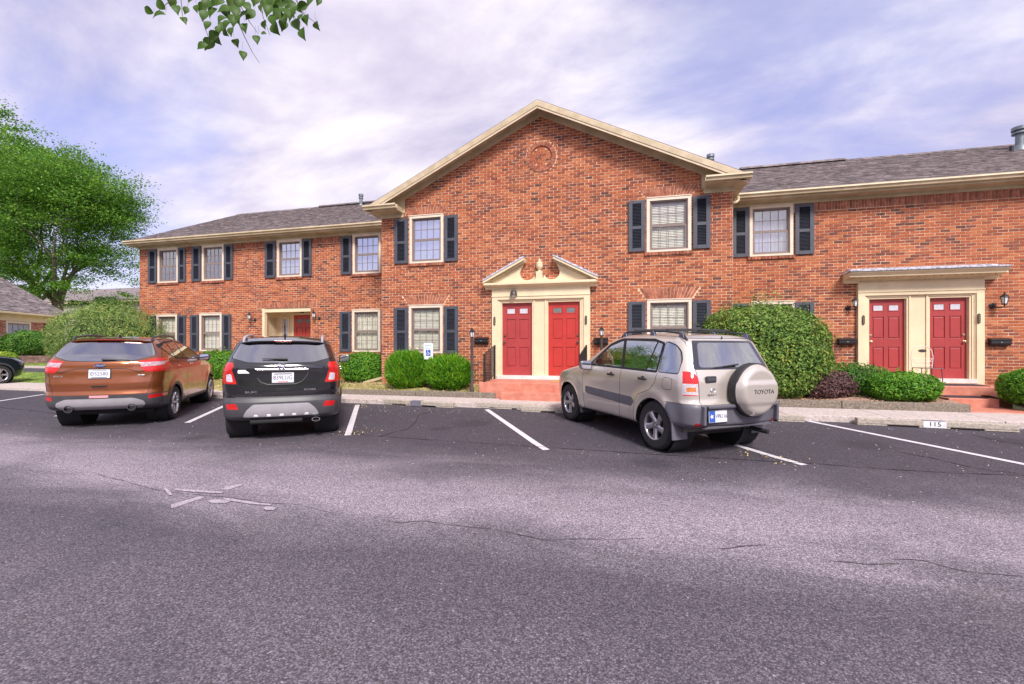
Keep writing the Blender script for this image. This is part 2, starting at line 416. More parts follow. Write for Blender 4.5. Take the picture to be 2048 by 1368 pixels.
# soldier bricks
m = MB()
def soldiers(m, x0, x1, z0, z1, Y, w_=.0677):
    n = max(1, round((x1 - x0) / w_)); s = (x1 - x0) / n
    for i in range(n): m.box(x0 + i * s + .007, Y - .009 - rnd.uniform(0, .004), z0 + .005, x0 + (i + 1) * s - .007, Y + .005, z1 - .006)
spans = [(LX0, -18.37), (-16.5, -16.2), (-14.27, -12.84), (-10.87, -9.68)]
for a, b in spans: soldiers(m, a, b, 5.13, 5.35, DW)
soldiers(m, 4.78, RX1, 5.13, 5.35, DW); soldiers(m, -13.22, -10.70, 2.90, 3.13, DW)
soldiers(m, -7.28, -6.88, 5.33, 5.53, DP); soldiers(m, 2.0, 2.28, 5.33, 5.53, DP)
m.build('soldier_course', M_ARCH, bld, kind='stuff')
# jack arches: every splayed brick a part
for (a, b, c, d) in WIN_P:
    n = 15; zt = BZ + (math.floor((d + .286 - BZ - CH / 2) / CH) + 1) * CH - .006
    for i in range(n):
        f0, f1 = i / n, (i + 1) / n
        bx0, bx1 = a + (b - a) * f0 + .006, a + (b - a) * f1 - .006
        tx0, tx1 = a - .2 + (b - a + .4) * f0 + .009, a - .2 + (b - a + .4) * f1 - .009
        MB().prism([(bx0, d + .008), (bx1, d + .008), (tx1, zt), (tx0, zt)], 'y', DP - .010 - rnd.uniform(0, .004), DP + .004).build('arch_brick', M_ARCH, wallP)
# brick medallion in the gable
mx_, mz_ = -2.37, 6.76
for i in range(26):
    a0 = 2 * math.pi * i / 26; a1 = 2 * math.pi * (i + .90) / 26
    MB().prism([(mx_ + r * math.cos(a), mz_ + r * math.sin(a)) for r, a in ((.30, a0), (.42, a0), (.42, a1), (.30, a1))], 'y', DP - .035, DP + .004).build('ring_brick', M_ARCH, wallP)
MB().lathe([(.262, -.003), (.31, -.003), (.31, .0), (.262, .0)], (mx_, DP, mz_), 'y', 40, closed=True).build('ring_bed', M_ARCH, wallP)
for r in range(-4, 5):
    zz = r * CH; h = math.sqrt(max(0, .285 ** 2 - (abs(zz) + CH / 2) ** 2)); x = -h
    while x < h - .02:
        e = min(x + .098, h)
        MB().box(mx_ + x + .004, DP - .008, mz_ + zz - CH / 2 + .005, mx_ + e - .004, DP + .004, mz_ + zz + CH / 2 - .005).build('medallion_brick', M_BRICK, wallP); x = e

# ------------------------------------------------------------------ windows
pane_me = {}
def window(Y, o, style):
    """o: x0,x1,z0,z1; style: blind, curtain, dark, half"""
    x0, x1, z0, z1 = o; c = .075
    W_ = MB()
    W_.box(x0, Y - .03, z0, x0 + c, Y + .09, z1); W_.box(x1 - c, Y - .03, z0, x1, Y + .09, z1)
    W_.box(x0 + c, Y - .031, z1 - c, x1 - c, Y + .09, z1); W_.box(x0 + c, Y - .034, z0, x1 - c, Y + .09, z0 + .05)
    W_.box(x0 - .005, Y - .045, z1 - .001, x1 + .005, Y - .012, z1 + .02)
    wd = W_.build('window', M_CASE, bld)
    ix0, ix1, iz0, iz1 = x0 + c, x1 - c, z0 + .05, z1 - c; mid = (iz0 + iz1) / 2
    J = MB(); s = .028
    J.box(ix0, Y - .005, iz0, ix0 + s, Y + .085, iz1); J.box(ix1 - s, Y - .005, iz0, ix1, Y + .085, iz1); J.box(ix0 + s, Y - .005, iz1 - s, ix1 - s, Y + .085, iz1); J.box(ix0 + s, Y - .005, iz0, ix1 - s, Y + .085, iz0 + .03)
    J.build('inner_frame', M_SASH, wd)
    for up in (0, 1):
        a0, a1 = ix0 + s, ix1 - s; b0, b1 = (mid, iz1 - s) if up else (iz0 + .03, mid)
        yy = Y + (.028 if up else .048) - (.02 if not up else 0); t = .036
        yy = Y + .018 if not up else Y + .04
        s_ = MB(); s_.box(a0, yy, b0, a0 + t, yy + .02, b1); s_.box(a1 - t, yy, b0, a1, yy + .02, b1); s_.box(a0 + t, yy, b1 - t, a1 - t, yy + .02, b1); s_.box(a0 + t, yy - (.008 if not up else 0), b0, a1 - t, yy + .02, b0 + t)
        sash = s_.build('sash', M_SASH, wd)
        p0, p1, q0, q1 = a0 + t, a1 - t, b0 + t, b1 - t; g = MB()
        for i in (1, 2, 3): x = p0 + (p1 - p0) * i / 4; g.box(x - .007, yy + .006, q0, x + .007, yy + .012, q1)
        for i in range(4): g.box(p0 + (p1 - p0) * i / 4 + (.007 if i else 0), yy + .0055, (q0 + q1) / 2 - .007, p0 + (p1 - p0) * (i + 1) / 4 - (.007 if i < 3 else 0), yy + .0115, (q0 + q1) / 2 + .007)
        g.build('muntin', M_SASH, wd)
        pw, ph = (p1 - p0) / 4, (q1 - q0) / 2; key = (round(pw, 3), round(ph, 3), style)
        if key not in pane_me:
            t_ = MB().add([(-pw / 2, 0, -ph / 2), (pw / 2, 0, -ph / 2), (pw / 2, 0, ph / 2), (-pw / 2, 0, ph / 2)], [(0, 1, 2, 3)]).build('pane', M_GLASS3 if style == 'sky' else M_GLASS if style in ('curtain', 'dark') else M_GLASS2)
            pane_me[key] = t_.data; bpy.data.objects.remove(t_)
        for i in range(4):
            for j in range(2):
                p = bpy.data.objects.new('pane', pane_me[key]); COL.objects.link(p); p.location = (p0 + pw * (i + .5), yy + .016, q0 + ph * (j + .5))
                p.rotation_euler = (rnd.uniform(-.004, .004), 0, rnd.uniform(-.004, .004)); link_child(p, wd)
    yb = Y + .10
    if style in ('blind', 'half'):
        zb = iz0 + .02 if style == 'blind' else iz0 + .35; z = iz1 - .06; n = 0
        sl = MB().box(-(ix1 - ix0) / 2 + .02, -.0015, -.019, (ix1 - ix0) / 2 - .02, .0015, .019, Matrix.Rotation(R(-24), 4, 'X')).build('blind_slat', M_BLIND); me = sl.data; bpy.data.objects.remove(sl)
        while z > zb:
            q = bpy.data.objects.new('blind_slat', me); COL.objects.link(q); q.location = ((ix0 + ix1) / 2, yb, z); link_child(q, wd); z -= .042
        box('blind_rail', M_BLIND, wd, ix0 + .02, yb - .012, z + .015, ix1 - .02, yb + .012, z + .035)
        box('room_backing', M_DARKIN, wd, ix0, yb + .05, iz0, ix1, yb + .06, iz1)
    elif style in ('curtain', 'sky', 'beige'):
        V = []; n = 60                                                # pleated curtain
        for i in range(n + 1):
            x = ix0 + (ix1 - ix0) * i / n; y = yb + .03 + .012 * math.sin(i * 1.25) + .006 * math.sin(i * .6 + 1); V += [(x, y, iz0), (x, y, iz1)]
        MB().add(V, [(2 * i, 2 * i + 2, 2 * i + 3, 2 * i + 1) for i in range(n)]).build('curtain', M_CURT if style != 'beige' else M_BLIND, wd, smooth=True)
    else:
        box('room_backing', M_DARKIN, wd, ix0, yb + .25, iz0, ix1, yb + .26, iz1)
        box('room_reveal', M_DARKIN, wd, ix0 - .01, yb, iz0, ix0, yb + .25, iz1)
    # rowlock brick sill
    s_ = MB(); n = 14; e = (x1 - x0 + .10) / n
    for i in range(n): s_.box(x0 - .05 + e * i + .005, Y - .05 - rnd.uniform(0, .006), z0 - .085, x0 - .05 + e * (i + 1) - .005, Y + .01, z0 - .012)
    s_.build('sill_bricks', M_ARCH, wd, kind='stuff')
    return wd
def shutter(Y, x0, x1, z0, z1):
    s = MB(); t = .10 if x1 - x0 > .4 else .09; y0, y1 = Y - .055, Y - .014; md = z0 + (z1 - z0) * .47
    s.box(x0, y0, z0, x0 + t, y1, z1); s.box(x1 - t, y0, z0, x1, y1, z1)
    for a, b in ((z0, z0 + .09), (md - .04, md + .04), (z1 - .08, z1)): s.box(x0 + t, y0 + .004, a, x1 - t, y1, b)
    sh = s.build('shutter', M_SHUT, bld, bevel=.004)
    L = MB()
    L.box(x0 + t, y1 - .006, z0 + .09, x1 - t, y1 - .003, z1 - .08)
    for a, b in ((z0 + .09, md - .04), (md + .04, z1 - .08)):
        n = int((b - a) / .036)
        for i in range(n):
            z = a + (i + .5) * (b - a) / n
            L.add([(x0 + t, y0 + .008, z - .014), (x1 - t, y0 + .008, z - .014), (x1 - t, y1 - .008, z + .014), (x0 + t, y1 - .008, z + .014)], [(0, 1, 2, 3)])
    L.build('louvers', M_LOUV, sh, kind='stuff')
for o, st in zip(WIN_P, ('sky', 'blind', 'blind', 'half')): window(DP, o, st)
for o, st in zip(WIN_L, ('dark', 'dark', 'sky', 'sky', 'beige', 'beige', 'beige')): window(DW, o, st)
for o, st in zip(WIN_R, ('curtain', 'blind')): window(DW, o, st)
for a, b in ((-6.85, -6.41), (-5.24, -4.82), (-.03, .39), (1.56, 1.97)):
    shutter(DP, a, b, 3.99, 5.33); shutter(DP, a - .01, b + .01, 1.30, 2.68)
for a, b in ((-18.37, -17.93), (-16.86, -16.5), (-16.2, -15.76), (-14.67, -14.27), (-12.84, -12.38), (-11.26, -10.87), (-9.68, -9.26)): shutter(DW, a, b, 4.0, 5.32)
for a, b in ((-18.4, -17.98), (-16.9, -16.5), (-16.27, -15.87), (-14.76, -14.36), (-9.72, -9.28), (-8.13, -7.72)): shutter(DW, a, b, 1.34, 2.72)
for a, b in ((2.76, 3.18), (4.31, 4.76)): shutter(DW, a, b, 3.98, 5.33); shutter(DW, a, b, 1.32, 2.70)

# ------------------------------------------------------------------ roof, eaves, gutters
SL = .48; EY = 13.38; EZ = 5.60; RY_ = 18.7; RZ = EZ + SL * (RY_ - EY)
rf = MB()
rf.prism([(EY, EZ - .03), (EY, EZ), (RY_, RZ), (2 * RY_ - EY, EZ), (2 * RY_ - EY, EZ - .03), (RY_, RZ - .05)], 'x', LX0 - .2, RX1)
rf.prism([(PC - 5.2, 5.60), (PC - 5.2, 5.65), (PC, 8.14), (PC + 5.2, 5.65), (PC + 5.2, 5.60), (PC, 8.08)], 'y', DP - .42, RY_ - .3)
roof = rf.build('roof', M_SHING, bld)
def shingles(x0, x1, y0, y1, z0):
    L = math.hypot(1, SL); V = []; F = []; r = 0; ey = .135 / L; y = y0
    while y < y1:
        x = x0 - rnd.uniform(0, .3)
        while x < x1:
            e = min(x + rnd.uniform(.10, .34), x1); a = max(x, x0)
            if e - a > .02:
                h = rnd.choice((.004, .011, .014)); k = len(V); ya, yb = y, y + ey * 1.15; za, zb = z0 + SL * (ya - y0), z0 + SL * (yb - y0)
                V += [(a, ya, za), (e, ya, za), (a, ya - .004, za + h + .006), (e, ya - .004, za + h + .006), (e, yb, zb + .003), (a, yb, zb + .003)]
                F += [(k, k + 1, k + 3, k + 2), (k + 2, k + 3, k + 4, k + 5)]
            x = e
        y += ey
    o = fast_mesh('shingles', np.array(V), np.array(F), M_SHING, roof); props(o, kind='stuff')
shingles(LX0 - .2, PC - 3.2, EY, RY_, EZ + .004); shingles(PC + 3.2, RX1, EY, RY_, EZ + .004)
cap = MB()
x = LX0 - .2
while x < RX1: cap.prism([(RY_ - .16, RZ - .06), (RY_, RZ + .045), (RY_ + .16, RZ - .06)], 'x', x, x + .29); x += .3
cap.prism([(RY_ - .25, RZ - .05), (RY_ - .18, RZ + .035), (RY_, RZ + .07), (RY_ + .2, RZ - .02)], 'x', -14.2, -8); cap.prism([(RY_ - .25, RZ - .05), (RY_ - .18, RZ + .035), (RY_, RZ + .07), (RY_ + .2, RZ - .02)], 'x', 4.0, 7.4)
cap.build('ridge_caps', M_SHING, roof, kind='stuff')
GP = [(0, .12), (-.012, .12), (-.012, .108), (-.02, .075), (.02, .045), (.03, 0), (.13, 0), (.13, .12), (.12, .12), (.12, .01), (.04, .01), (.0, .11)]
def gutter(x0, x1, y, z):
    MB().prism([(y + a, z + b) for a, b in GP], 'x', x0, x1).build('gutter', M_TRIM2, bld)
gutter(LX0 - .22, PX0 - .27, EY - .08, EZ - .11); gutter(PX1 + .29, RX1, EY - .08, EZ - .11)
for x0, x1 in ((LX0 - .18, PX0), (PX1, RX1)):
    box('fascia', M_TRIM2, bld, x0, EY + .052, EZ - .16, x1, EY + .07, EZ - .035)
    box('soffit', M_TRIM2, bld, x0, EY + .07, EZ - .165, x1, DW - .03, EZ - .15)
    box('frieze_board', M_TRIM2, bld, x0 + .15, DW - .04, 5.35, x1, DW + .02, EZ - .15)
    s = MB(); x = x0 + .1
    while x < x1: s.box(x, EY + .08, EZ - .172, x + .03, DW - .06, EZ - .166); x += .1
    s.build('soffit_vent', M_TRIM2, bld, kind='stuff')
# end gable of the left wing
MB().prism([(DW - .02, 5.3), (RY_, RZ - .12), (2 * RY_ - DW, 5.3)], 'x', LX0, LX0 + .05).build('end_gable', M_TRIM2, bld)
box('end_wall', M_BRICK, bld, LX0, DW + .4, 0, LX0 + .06, 2 * RY_ - DW, 5.35)
# gable rakes
def band(zt, zb, y0, y1, m, name, half=4.9, foot=None):
    for s in (-1, 1):
        e = PC + s * half
        MB().prism([(PC, zt), (e, zt - SL * half), (e, zb - SL * half), (PC, zb)], 'y', y0, y1).build(name, m, bld)
band(8.07, 7.87, DP - .035, DP + .01, M_TRIM2, 'rake_frieze', 4.2)
band(8.075, 8.055, DP - .40, DP - .03, M_TRIM2, 'rake_soffit', 5.0)
M_FASC = mat('pale_fascia', (.62, .50, .36), .5, var=.06)
band(8.12, 7.90, DP - .43, DP - .405, M_FASC, 'rake_fascia', 5.15)
band(8.10, 7.96, DP - .445, DP - .431, M_TRIM2, 'rake_moulding', 5.16)
for s, q in ((-1, [(-7.56, 5.50), (-6.5, 5.50), (-6.5, 6.09), (-7.56, 5.58)]), (1, [(1.76, 5.50), (2.78, 5.50), (2.78, 5.58), (1.76, 6.06)])):
    MB().prism(q, 'y', DP - .037, DP - .034).build('rake_foot', M_TRIM2, bld)
for s in (-1, 1):                                                    # boxed eave returns
    xa, xb = (PX0 - .28, -6.56) if s < 0 else (1.82, PX1 + .3)
    r = MB().box(xa + .02, DP - .43, 5.50, xb, DP - .02, 5.64)
    r.build('eave_return', M_TRIM2, bld)
    box('return_frieze', M_TRIM2, bld, min(xa + .25, xb) if s < 0 else xa, DP - .045, 5.375, xb if s < 0 else xb - .27, DP + .01, 5.50)
    MB().prism([(DP - .56 + a, 5.53 + b) for a, b in GP], 'x', xa - .03, xb + .02).build('gutter', M_TRIM2, bld)
    xs = PX0 - .27 if s < 0 else PX1 + .01
    box('side_eave', M_TRIM2, bld, xs, DP - .02, 5.50, xs + .26, EY + .3, 5.63)
    box('side_frieze', M_TRIM2, bld, PX0 - .03 if s < 0 else PX1 + .001, DP, 5.36, PX0 - .001 if s < 0 else PX1 + .03, DW, 5.50)
MB().tube([(2.80, 13.25, 5.50), (2.80, 13.2, 5.40), (2.72, 13.1, 5.31), (2.56, 13.0, 5.27)], .035, 8).build('gutter_elbow', M_TRIM2, bld, smooth=40)

# vents on the roof
def vent(name, label, u, v, Y, w_, h, cap_r):
    X, Z = on_wall(u, v, Y)
    t = thing(name, label, 'roof vent', (X, Y, Z - h - .3), 0, 'metal vents on the roof')
    MB().tube([(X, Y, Z - h - .5), (X, Y, Z - .22)], w_, 16).build('pipe', M_GALV, t, smooth=40)
    c = MB(); c.lathe([(w_, -.24), (cap_r, -.22), (cap_r, -.17), (w_ * 1.1, -.15), (w_ * 1.1, -.12), (cap_r * 1.05, -.11), (cap_r * 1.05, -.01), (cap_r * .9, 0), (0, .01)], (X, Y, Z), n=18)
    c.build('cap', M_GALV, t, smooth=40)
    MB().lathe([(w_ * 2.2, -h - .5), (w_ * 1.3, -h - .18), (w_ * 1.02, -h - .15)], (X, Y, Z), n=16).build('flashing', M_GALV, t, smooth=40)
vent('roof_vent', 'large galvanised flue cap at the right edge above the right wing roof', 2040, 254, 17.6, .11, .42, .19)
vent('roof_vent', 'small grey vent cap peeking over the gable slope on the right', 1421, 309, 17.9, .09, .35, .13)
vent('roof_vent', 'short grey vent pipe on the left wing ridge beside the gable', 722, 388, 18.2, .07, .30, .10)
X, Z = on_wall(2023, 292, 17.2); t = thing('plumbing_vent', 'short dark plumbing pipe left of the large flue cap', 'vent pipe', (X, 17.2, Z - .4))
MB().tube([(X, 17.2, Z - .6), (X, 17.2, Z)], .05, 12).build('pipe', M_BLACK, t, smooth=40); MB().tube([(X, 17.2, Z - .5), (X, 17.2, Z - .22)], .075, 12).build('collar', M_BLACK, t, smooth=40)

# ------------------------------------------------------------------ doors and surrounds
def door(name, x0, x1, Y, m, glass, knob_left, knob=M_BRASS, z0=FLOOR, z1=FLOOR + 2.03, label=None, lites=True):
    """six-panel leaf, recessed panels cut as real relief"""
    W_, H_ = x1 - x0, z1 - z0; s = MB(); st = W_ * .135
    s.box(x0, Y + .018, z0, x1, Y + .045, z1)
    cx = (x0 + x1) / 2; cols = ((x0 + st, cx - st * .42), (cx + st * .42, x1 - st))
    rows = ((z0 + H_ * .12, z0 + H_ * .39), (z0 + H_ * .50, z0 + H_ * .775), (z0 + H_ * .845, z0 + H_ * .935))
    s.box(x0, Y, z0, cols[0][0], Y + .012, z1); s.box(cols[0][1], Y, z0, cols[1][0], Y + .012, z1); s.box(cols[1][1], Y, z0, x1, Y + .012, z1)
    for a, b in cols:
        zz = [z0] + [q for r in rows for q in r] + [z1]
        for i in range(0, len(zz), 2): s.box(a, Y, zz[i], b, Y + .012, zz[i + 1])
    d = s.build(name, m, bld, bevel=.003, label=label)
    for i, (a, b) in enumerate(cols):
        for j, (c, e) in enumerate(rows):
            g = .022
            if j == 2 and lites:
                f = MB(); f.box(a + .004, Y - .008, c, a + g, Y + .010, e); f.box(b - g, Y - .008, c, b - .004, Y + .010, e); f.box(a + g, Y - .008, c, b - g, Y + .010, c + g); f.box(a + g, Y - .008, e - g, b - g, Y + .010, e)
                f.build('lite_frame', m, d); box('lite_glass', glass, d, a + g, Y + .001, c + g, b - g, Y + .006, e - g)
            else: box('panel', m, d, a + g, Y + .003, c + g, b - g, Y + .0185, e - g, bevel=.012)
    kx = x0 + .065 if knob_left else x1 - .065
    k = MB().lathe([(.028, 0), (.03, -.008), (.012, -.014), (.012, -.035), (.03, -.045), (.03, -.06), (0, -.07)], (kx, Y - .001, z0 + .93), 'y', 14).build('knob', knob, d, smooth=40)
    MB().lathe([(.03, 0), (.03, -.014), (.0, -.018)], (kx, Y - .001, z0 + 1.10), 'y', 14).build('deadbolt', knob, d, smooth=40)
    return d
M_LITE = mat('frosted_lite', (.55, .55, .62), .12, var=.1, scale=20); M_LITED = mat('dim_lite', (.16, .17, .18), .08, var=.2, scale=20)
def casing(x0, x1, Y, z1, par, w_=.09):
    """stepped casing round one door"""
    c = MB()
    for a, b, yy in ((0, w_ * .45, Y - .075), (w_ * .45, w_, Y - .095)):
        c.box(x0 - b, yy, FLOOR - .08, x0 - a, Y + .02, z1 + b); c.box(x1 + a, yy, FLOOR - .08, x1 + b, Y + .02, z1 + b)
        c.box(x0 - a, yy - .0005, z1 + a, x1 + a, Y + .02, z1 + b)
    c.build('door_casing', M_TRIM, par, bevel=.006)
def surround(cx, Y, lmat, rmat, lg, rg, dl, dr, zf, zc, cap_z, hw=1.37, d0=.225, d1=1.095):
    """cx centre; zf frieze bottom, zc cornice bottom"""
    s = MB(); yb = Y + .10
    sur = None
    s.box(cx - hw, Y - .10, .35, cx - hw + .16, Y + .14, zf + .02); s.box(cx + hw - .16, Y - .10, .35, cx + hw, Y + .14, zf + .02)
    s.box(cx - d0 + .09, Y - .03, FLOOR - .08, cx + d0 - .09, Y + .14, zf)
    s.box(cx - hw + .16, Y - .0985, FLOOR + 2.12, cx - .0, Y + .14, zf - .001); s.box(cx, Y - .0985, FLOOR + 2.12, cx + hw - .16, Y + .14, zf - .001)
    s.box(cx - hw - .01, Y - .115, zf - .0, cx + hw + .01, Y + .13, zf + .035)
    s.box(cx - hw, Y - .10, zf + .035, cx + hw, Y + .13, zc)
    s.box(cx - hw + .16, Y - .02, FLOOR - .08, cx - d1 - .09, Y + .13, FLOOR + 2.12); s.box(cx + d1 + .09, Y - .02, FLOOR - .08, cx + hw - .16, Y + .13, FLOOR + 2.12)
    sur = s.build('door_surround', M_TRIM, bld, bevel=.004)
    for a, b in ((cx - d1, cx - d0), (cx + d0, cx + d1)): casing(a, b, Y + .04, FLOOR + 2.03, sur)
    k = MB()
    for sgn in (-1, 1):
        for off in (.03, .06, .09): k.box(cx + sgn * (hw - .16) - (.0 if sgn < 0 else off) , Y - .10 + off, FLOOR, cx + sgn * (hw - .16) + (off if sgn < 0 else .0), Y - .07 + off, zf - .02)
    k.build('reveal_moulding', M_TRIM, sur)
    door('door', cx - d1, cx - d0, Y + .055, lmat, lg, True, dl); door('door', cx + d0, cx + d1, Y + .055, rmat, rg, False, dr)
    box('threshold', mat('pale_sill', (.66, .62, .60), .6), sur, cx - hw + .16, Y - .14, FLOOR - .10, cx + hw - .16, Y + .12, FLOOR)
    return sur
sp = surround(PC, DP, M_DOOR2, M_DOOR, M_LITE, M_LITED, M_BROWNP, M_BROWNP, 2.90, 3.17, 3.3)
sr = surround(7.09, DW, M_DOOR2, M_DOOR2, M_LITE, M_LITE, M_BRASS, M_BRASS, 2.90, 3.15, 3.3, 1.34, .25, 1.065)
# dentils, cornice and broken pediment over the middle doors
dn = MB(); x = PC - 1.36
while x < PC + 1.35: dn.box(x, DP - .135, 3.18, x + .022, DP - .10, 3.22); x += .038
dn.build('dentils', M_TRIM, sp, kind='stuff')
c = MB()
c.prism([(DP + .0, 3.17), (DP - .11, 3.17), (DP - .14, 3.225), (DP - .20, 3.235), (DP - .24, 3.27), (DP - .27, 3.275), (DP - .27, 3.335), (DP + .0, 3.34)], 'x', PC - 1.56, PC + 1.56)
c.build('cornice', M_TRIM, sp)
Yp = DP - .10
for sg in (-1, 1):
    tp = [(PC + sg * 1.45, 3.34), (PC + sg * .10, 3.34), (PC + sg * .10, 3.40)]
    for i in range(11):                                               # scroll cut-out beside the finial
        a = math.pi * (1.5 - i / 10 * 1.12); tp.append((PC + sg * (.35 - .21 * math.cos(a) * -1), 3.60 + .20 * math.sin(a)) if False else (PC + sg * (.34 + .22 * math.sin(-math.pi * .42 + i / 10 * math.pi * 1.05)), 3.585 - .19 * math.cos(-math.pi * .42 + i / 10 * math.pi * 1.05)))
    tp += [(PC + sg * .46, 3.84)]
    MB().prism(tp, 'y', Yp, DP + .01).build('tympanum', M_TRIM, sp)
    dx, dz = 1.18, .60; a = Vector((PC + sg * 1.58, 0, 3.325)); b = Vector((PC + sg * .40, 0, 3.325 + .605)); nrm = Vector((0, 0, 1))
    for (o0, o1, y0, nm, mm) in ((0, .07, DP - .29, 'raking_cornice', M_TRIM), (-.05, 0, DP - .22, 'raking_moulding', M_TRIM2), (.07, .088, DP - .31, 'raking_flashing', mat('blue_grey_flashing', (.5, .5, .6), .5))):
        MB().prism([(a.x, a.z + o0), (b.x, b.z + o0), (b.x, b.z + o1), (a.x, a.z + o1)], 'y', y0, DP).build(nm, mm, sp)
    n = 9
    for i in range(n):                                                # little shakes on top, each its own piece
        f0, f1 = i / n, (i + 1.12) / n; p = a.lerp(b, f0); q = a.lerp(b, min(f1, 1.02)); q.z += .0
        MB().prism([(p.x, p.z + .088), (q.x, q.z + .088), (q.x, q.z + .098), (p.x, p.z + .135)], 'y', DP - .30 + rnd.uniform(0, .02), DP - .0).build('shake', M_SHAKE, sp)
MB().prism([(PC - .13, 3.34), (PC + .13, 3.34), (PC + .085, 3.47), (PC + .085, 3.58), (PC + .10, 3.60), (PC + .10, 3.615), (PC - .10, 3.615), (PC - .10, 3.60), (PC - .085, 3.58), (PC - .085, 3.47)], 'y', DP - .19, DP + .01).build('pedestal', M_TRIM, sp, bevel=.005)
MB().lathe([(.075, 0), (.075, .015), (.04, .03), (.03, .05), (.055, .07), (.088, .12), (.098, .18), (.092, .215), (.098, .225), (.09, .245), (.05, .27), (.03, .285), (.045, .30), (.03, .325), (.008, .36), (0, .40)], (PC, DP - .10, 3.615), n=20).build('finial', M_TRIM, sp, smooth=45)
for ch in list(sp.children):
    if ch.name.split('.')[0] in ('dentils', 'cornice', 'tympanum', 'raking_cornice', 'raking_moulding', 'raking_flashing', 'shake', 'pedestal', 'finial'): ch.location.z -= .055
# cornice and little roof over the right doors
cx = 7.09; dn = MB(); x = cx - 1.33
while x < cx + 1.32: dn.box(x, DW - .14, 3.17, x + .022, DW - .10, 3.215); x += .038
dn.build('dentils', M_TRIM2, sr, kind='stuff')
c = MB(); c.prism([(DW, 3.15), (DW - .11, 3.15), (DW - .15, 3.225), (DW - .38, 3.27), (DW - .42, 3.27), (DW - .42, 3.30), (DW - .47, 3.355), (DW - .49, 3.36), (DW - .49, 3.395), (DW, 3.40)], 'x', cx - 1.66, cx + 1.60); c.build('cornice', M_TRIM, sr)
mo = MB(); x = cx - 1.5
while x < cx + 1.5: mo.lathe([(.028, 0), (.03, .02), (.0, .03)], (x, DW - .30, 3.225), 'z', 8); x += .155
mo.build('cornice_beads', M_TRIM, sr, kind='stuff')
MB().add([(cx - 1.68, DW - .51, 3.397), (cx + 1.62, DW - .51, 3.397), (cx + 1.42, DW, 3.53), (cx - 1.50, DW, 3.53), (cx - 1.68, DW, 3.397), (cx + 1.62, DW, 3.397)], [(0, 1, 2, 3), (0, 3, 4), (1, 5, 2), (0, 4, 5, 1)]).build('canopy_deck', M_SHAKE, sr)
for r, (ya, yb, za, zb) in enumerate(((DW - .53, DW - .25, 3.40, 3.47), (DW - .27, DW - .01, 3.465, 3.53))):
    x = cx - 1.68 + r * .12
    while x < cx + 1.60 - r * .12:
        e = min(x + rnd.uniform(.12, .24), cx + 1.62 - r * .12)
        MB().add([(x, ya, za), (e - .006, ya, za), (e - .006, yb, zb + .008), (x, yb, zb + .008), (x, ya, za + .025), (e - .006, ya, za + .025)], [(0, 1, 5, 4), (4, 5, 2, 3), (0, 4, 3), (1, 2, 5)]).build('shake', M_SHAKE, sr); x = e
# recessed porch of the left wing
x0, x1, z0, z1 = PORCH; pr = MB(); D = DW + .80
pr.add([(x0, DW, z0), (x0, D, z0), (x0, D, z1), (x0, DW, z1)], [(0, 1, 2, 3)])
pr.box(x0 + .0, DW - .01, z0, x0 + .10, DW + .12, z1 - .001); pr.box(x0 + .10, DW + .02, z1 - .14, x1, DW + .12, z1 + .0)
pr.add([(x0, DW, z1), (x0, D, z1), (x1, D, z1), (x1, DW, z1)], [(0, 1, 2, 3)])
pr.box(x0, D, z0, x1, D + .05, z1); pr.add([(x1, DW, z0), (x1, D, z0), (x1, D, z1), (x1, DW, z1)], [(0, 1, 2, 3)])
porch = pr.build('porch', M_TRIM, bld, label='recessed cream porch of the left wing with a red door')
box('porch_panel', M_TRIM2, porch, x0 + .002, DW + .22, .9, x0 + .02, DW + .66, z1 - .3); box('porch_floor', mat('porch_slab', (.45, .2, .14), .8), porch, x0, DW, .3, x1, D, FLOOR - .05)
xa, xb = -12.26, -11.36
for k, (a, b) in enumerate(((-12.86, -12.48),)):
    f = MB(); f.box(a, D - .03, 1.0, a + .06, D, 2.62); f.box(b - .06, D - .03, 1.0, b, D, 2.62); f.box(a + .06, D - .03, 2.56, b - .06, D, 2.62); f.box(a + .06, D - .03, 1.0, b - .06, D, 1.06); f.build('sidelight_frame', M_TRIM, porch)
    g = MB(); g.box((a + b) / 2 - .008, D - .024, 1.06, (a + b) / 2 + .008, D - .014, 2.56)
    for i in range(1, 5): g.box(a + .06, D - .023, 1.06 + i * .3 - .008, b - .06, D - .015, 1.06 + i * .3 + .008)
    g.build('sidelight_muntin', M_SASH, porch); box('sidelight_glass', M_LITE, porch, a + .06, D - .012, 1.06, b - .06, D - .008, 2.56)
box('door_jamb', M_TRIM, porch, xa - .08, D - .06, .7, xa, D, 2.78); box('door_head', M_TRIM, porch, xa, D - .06, 2.70, xb, D, 2.78)
door('door', xa, xb, D - .05, M_DOOR3, M_LITED, True, M_BRASS, .68, 2.70, label='dark red door in the recessed porch', lites=True)
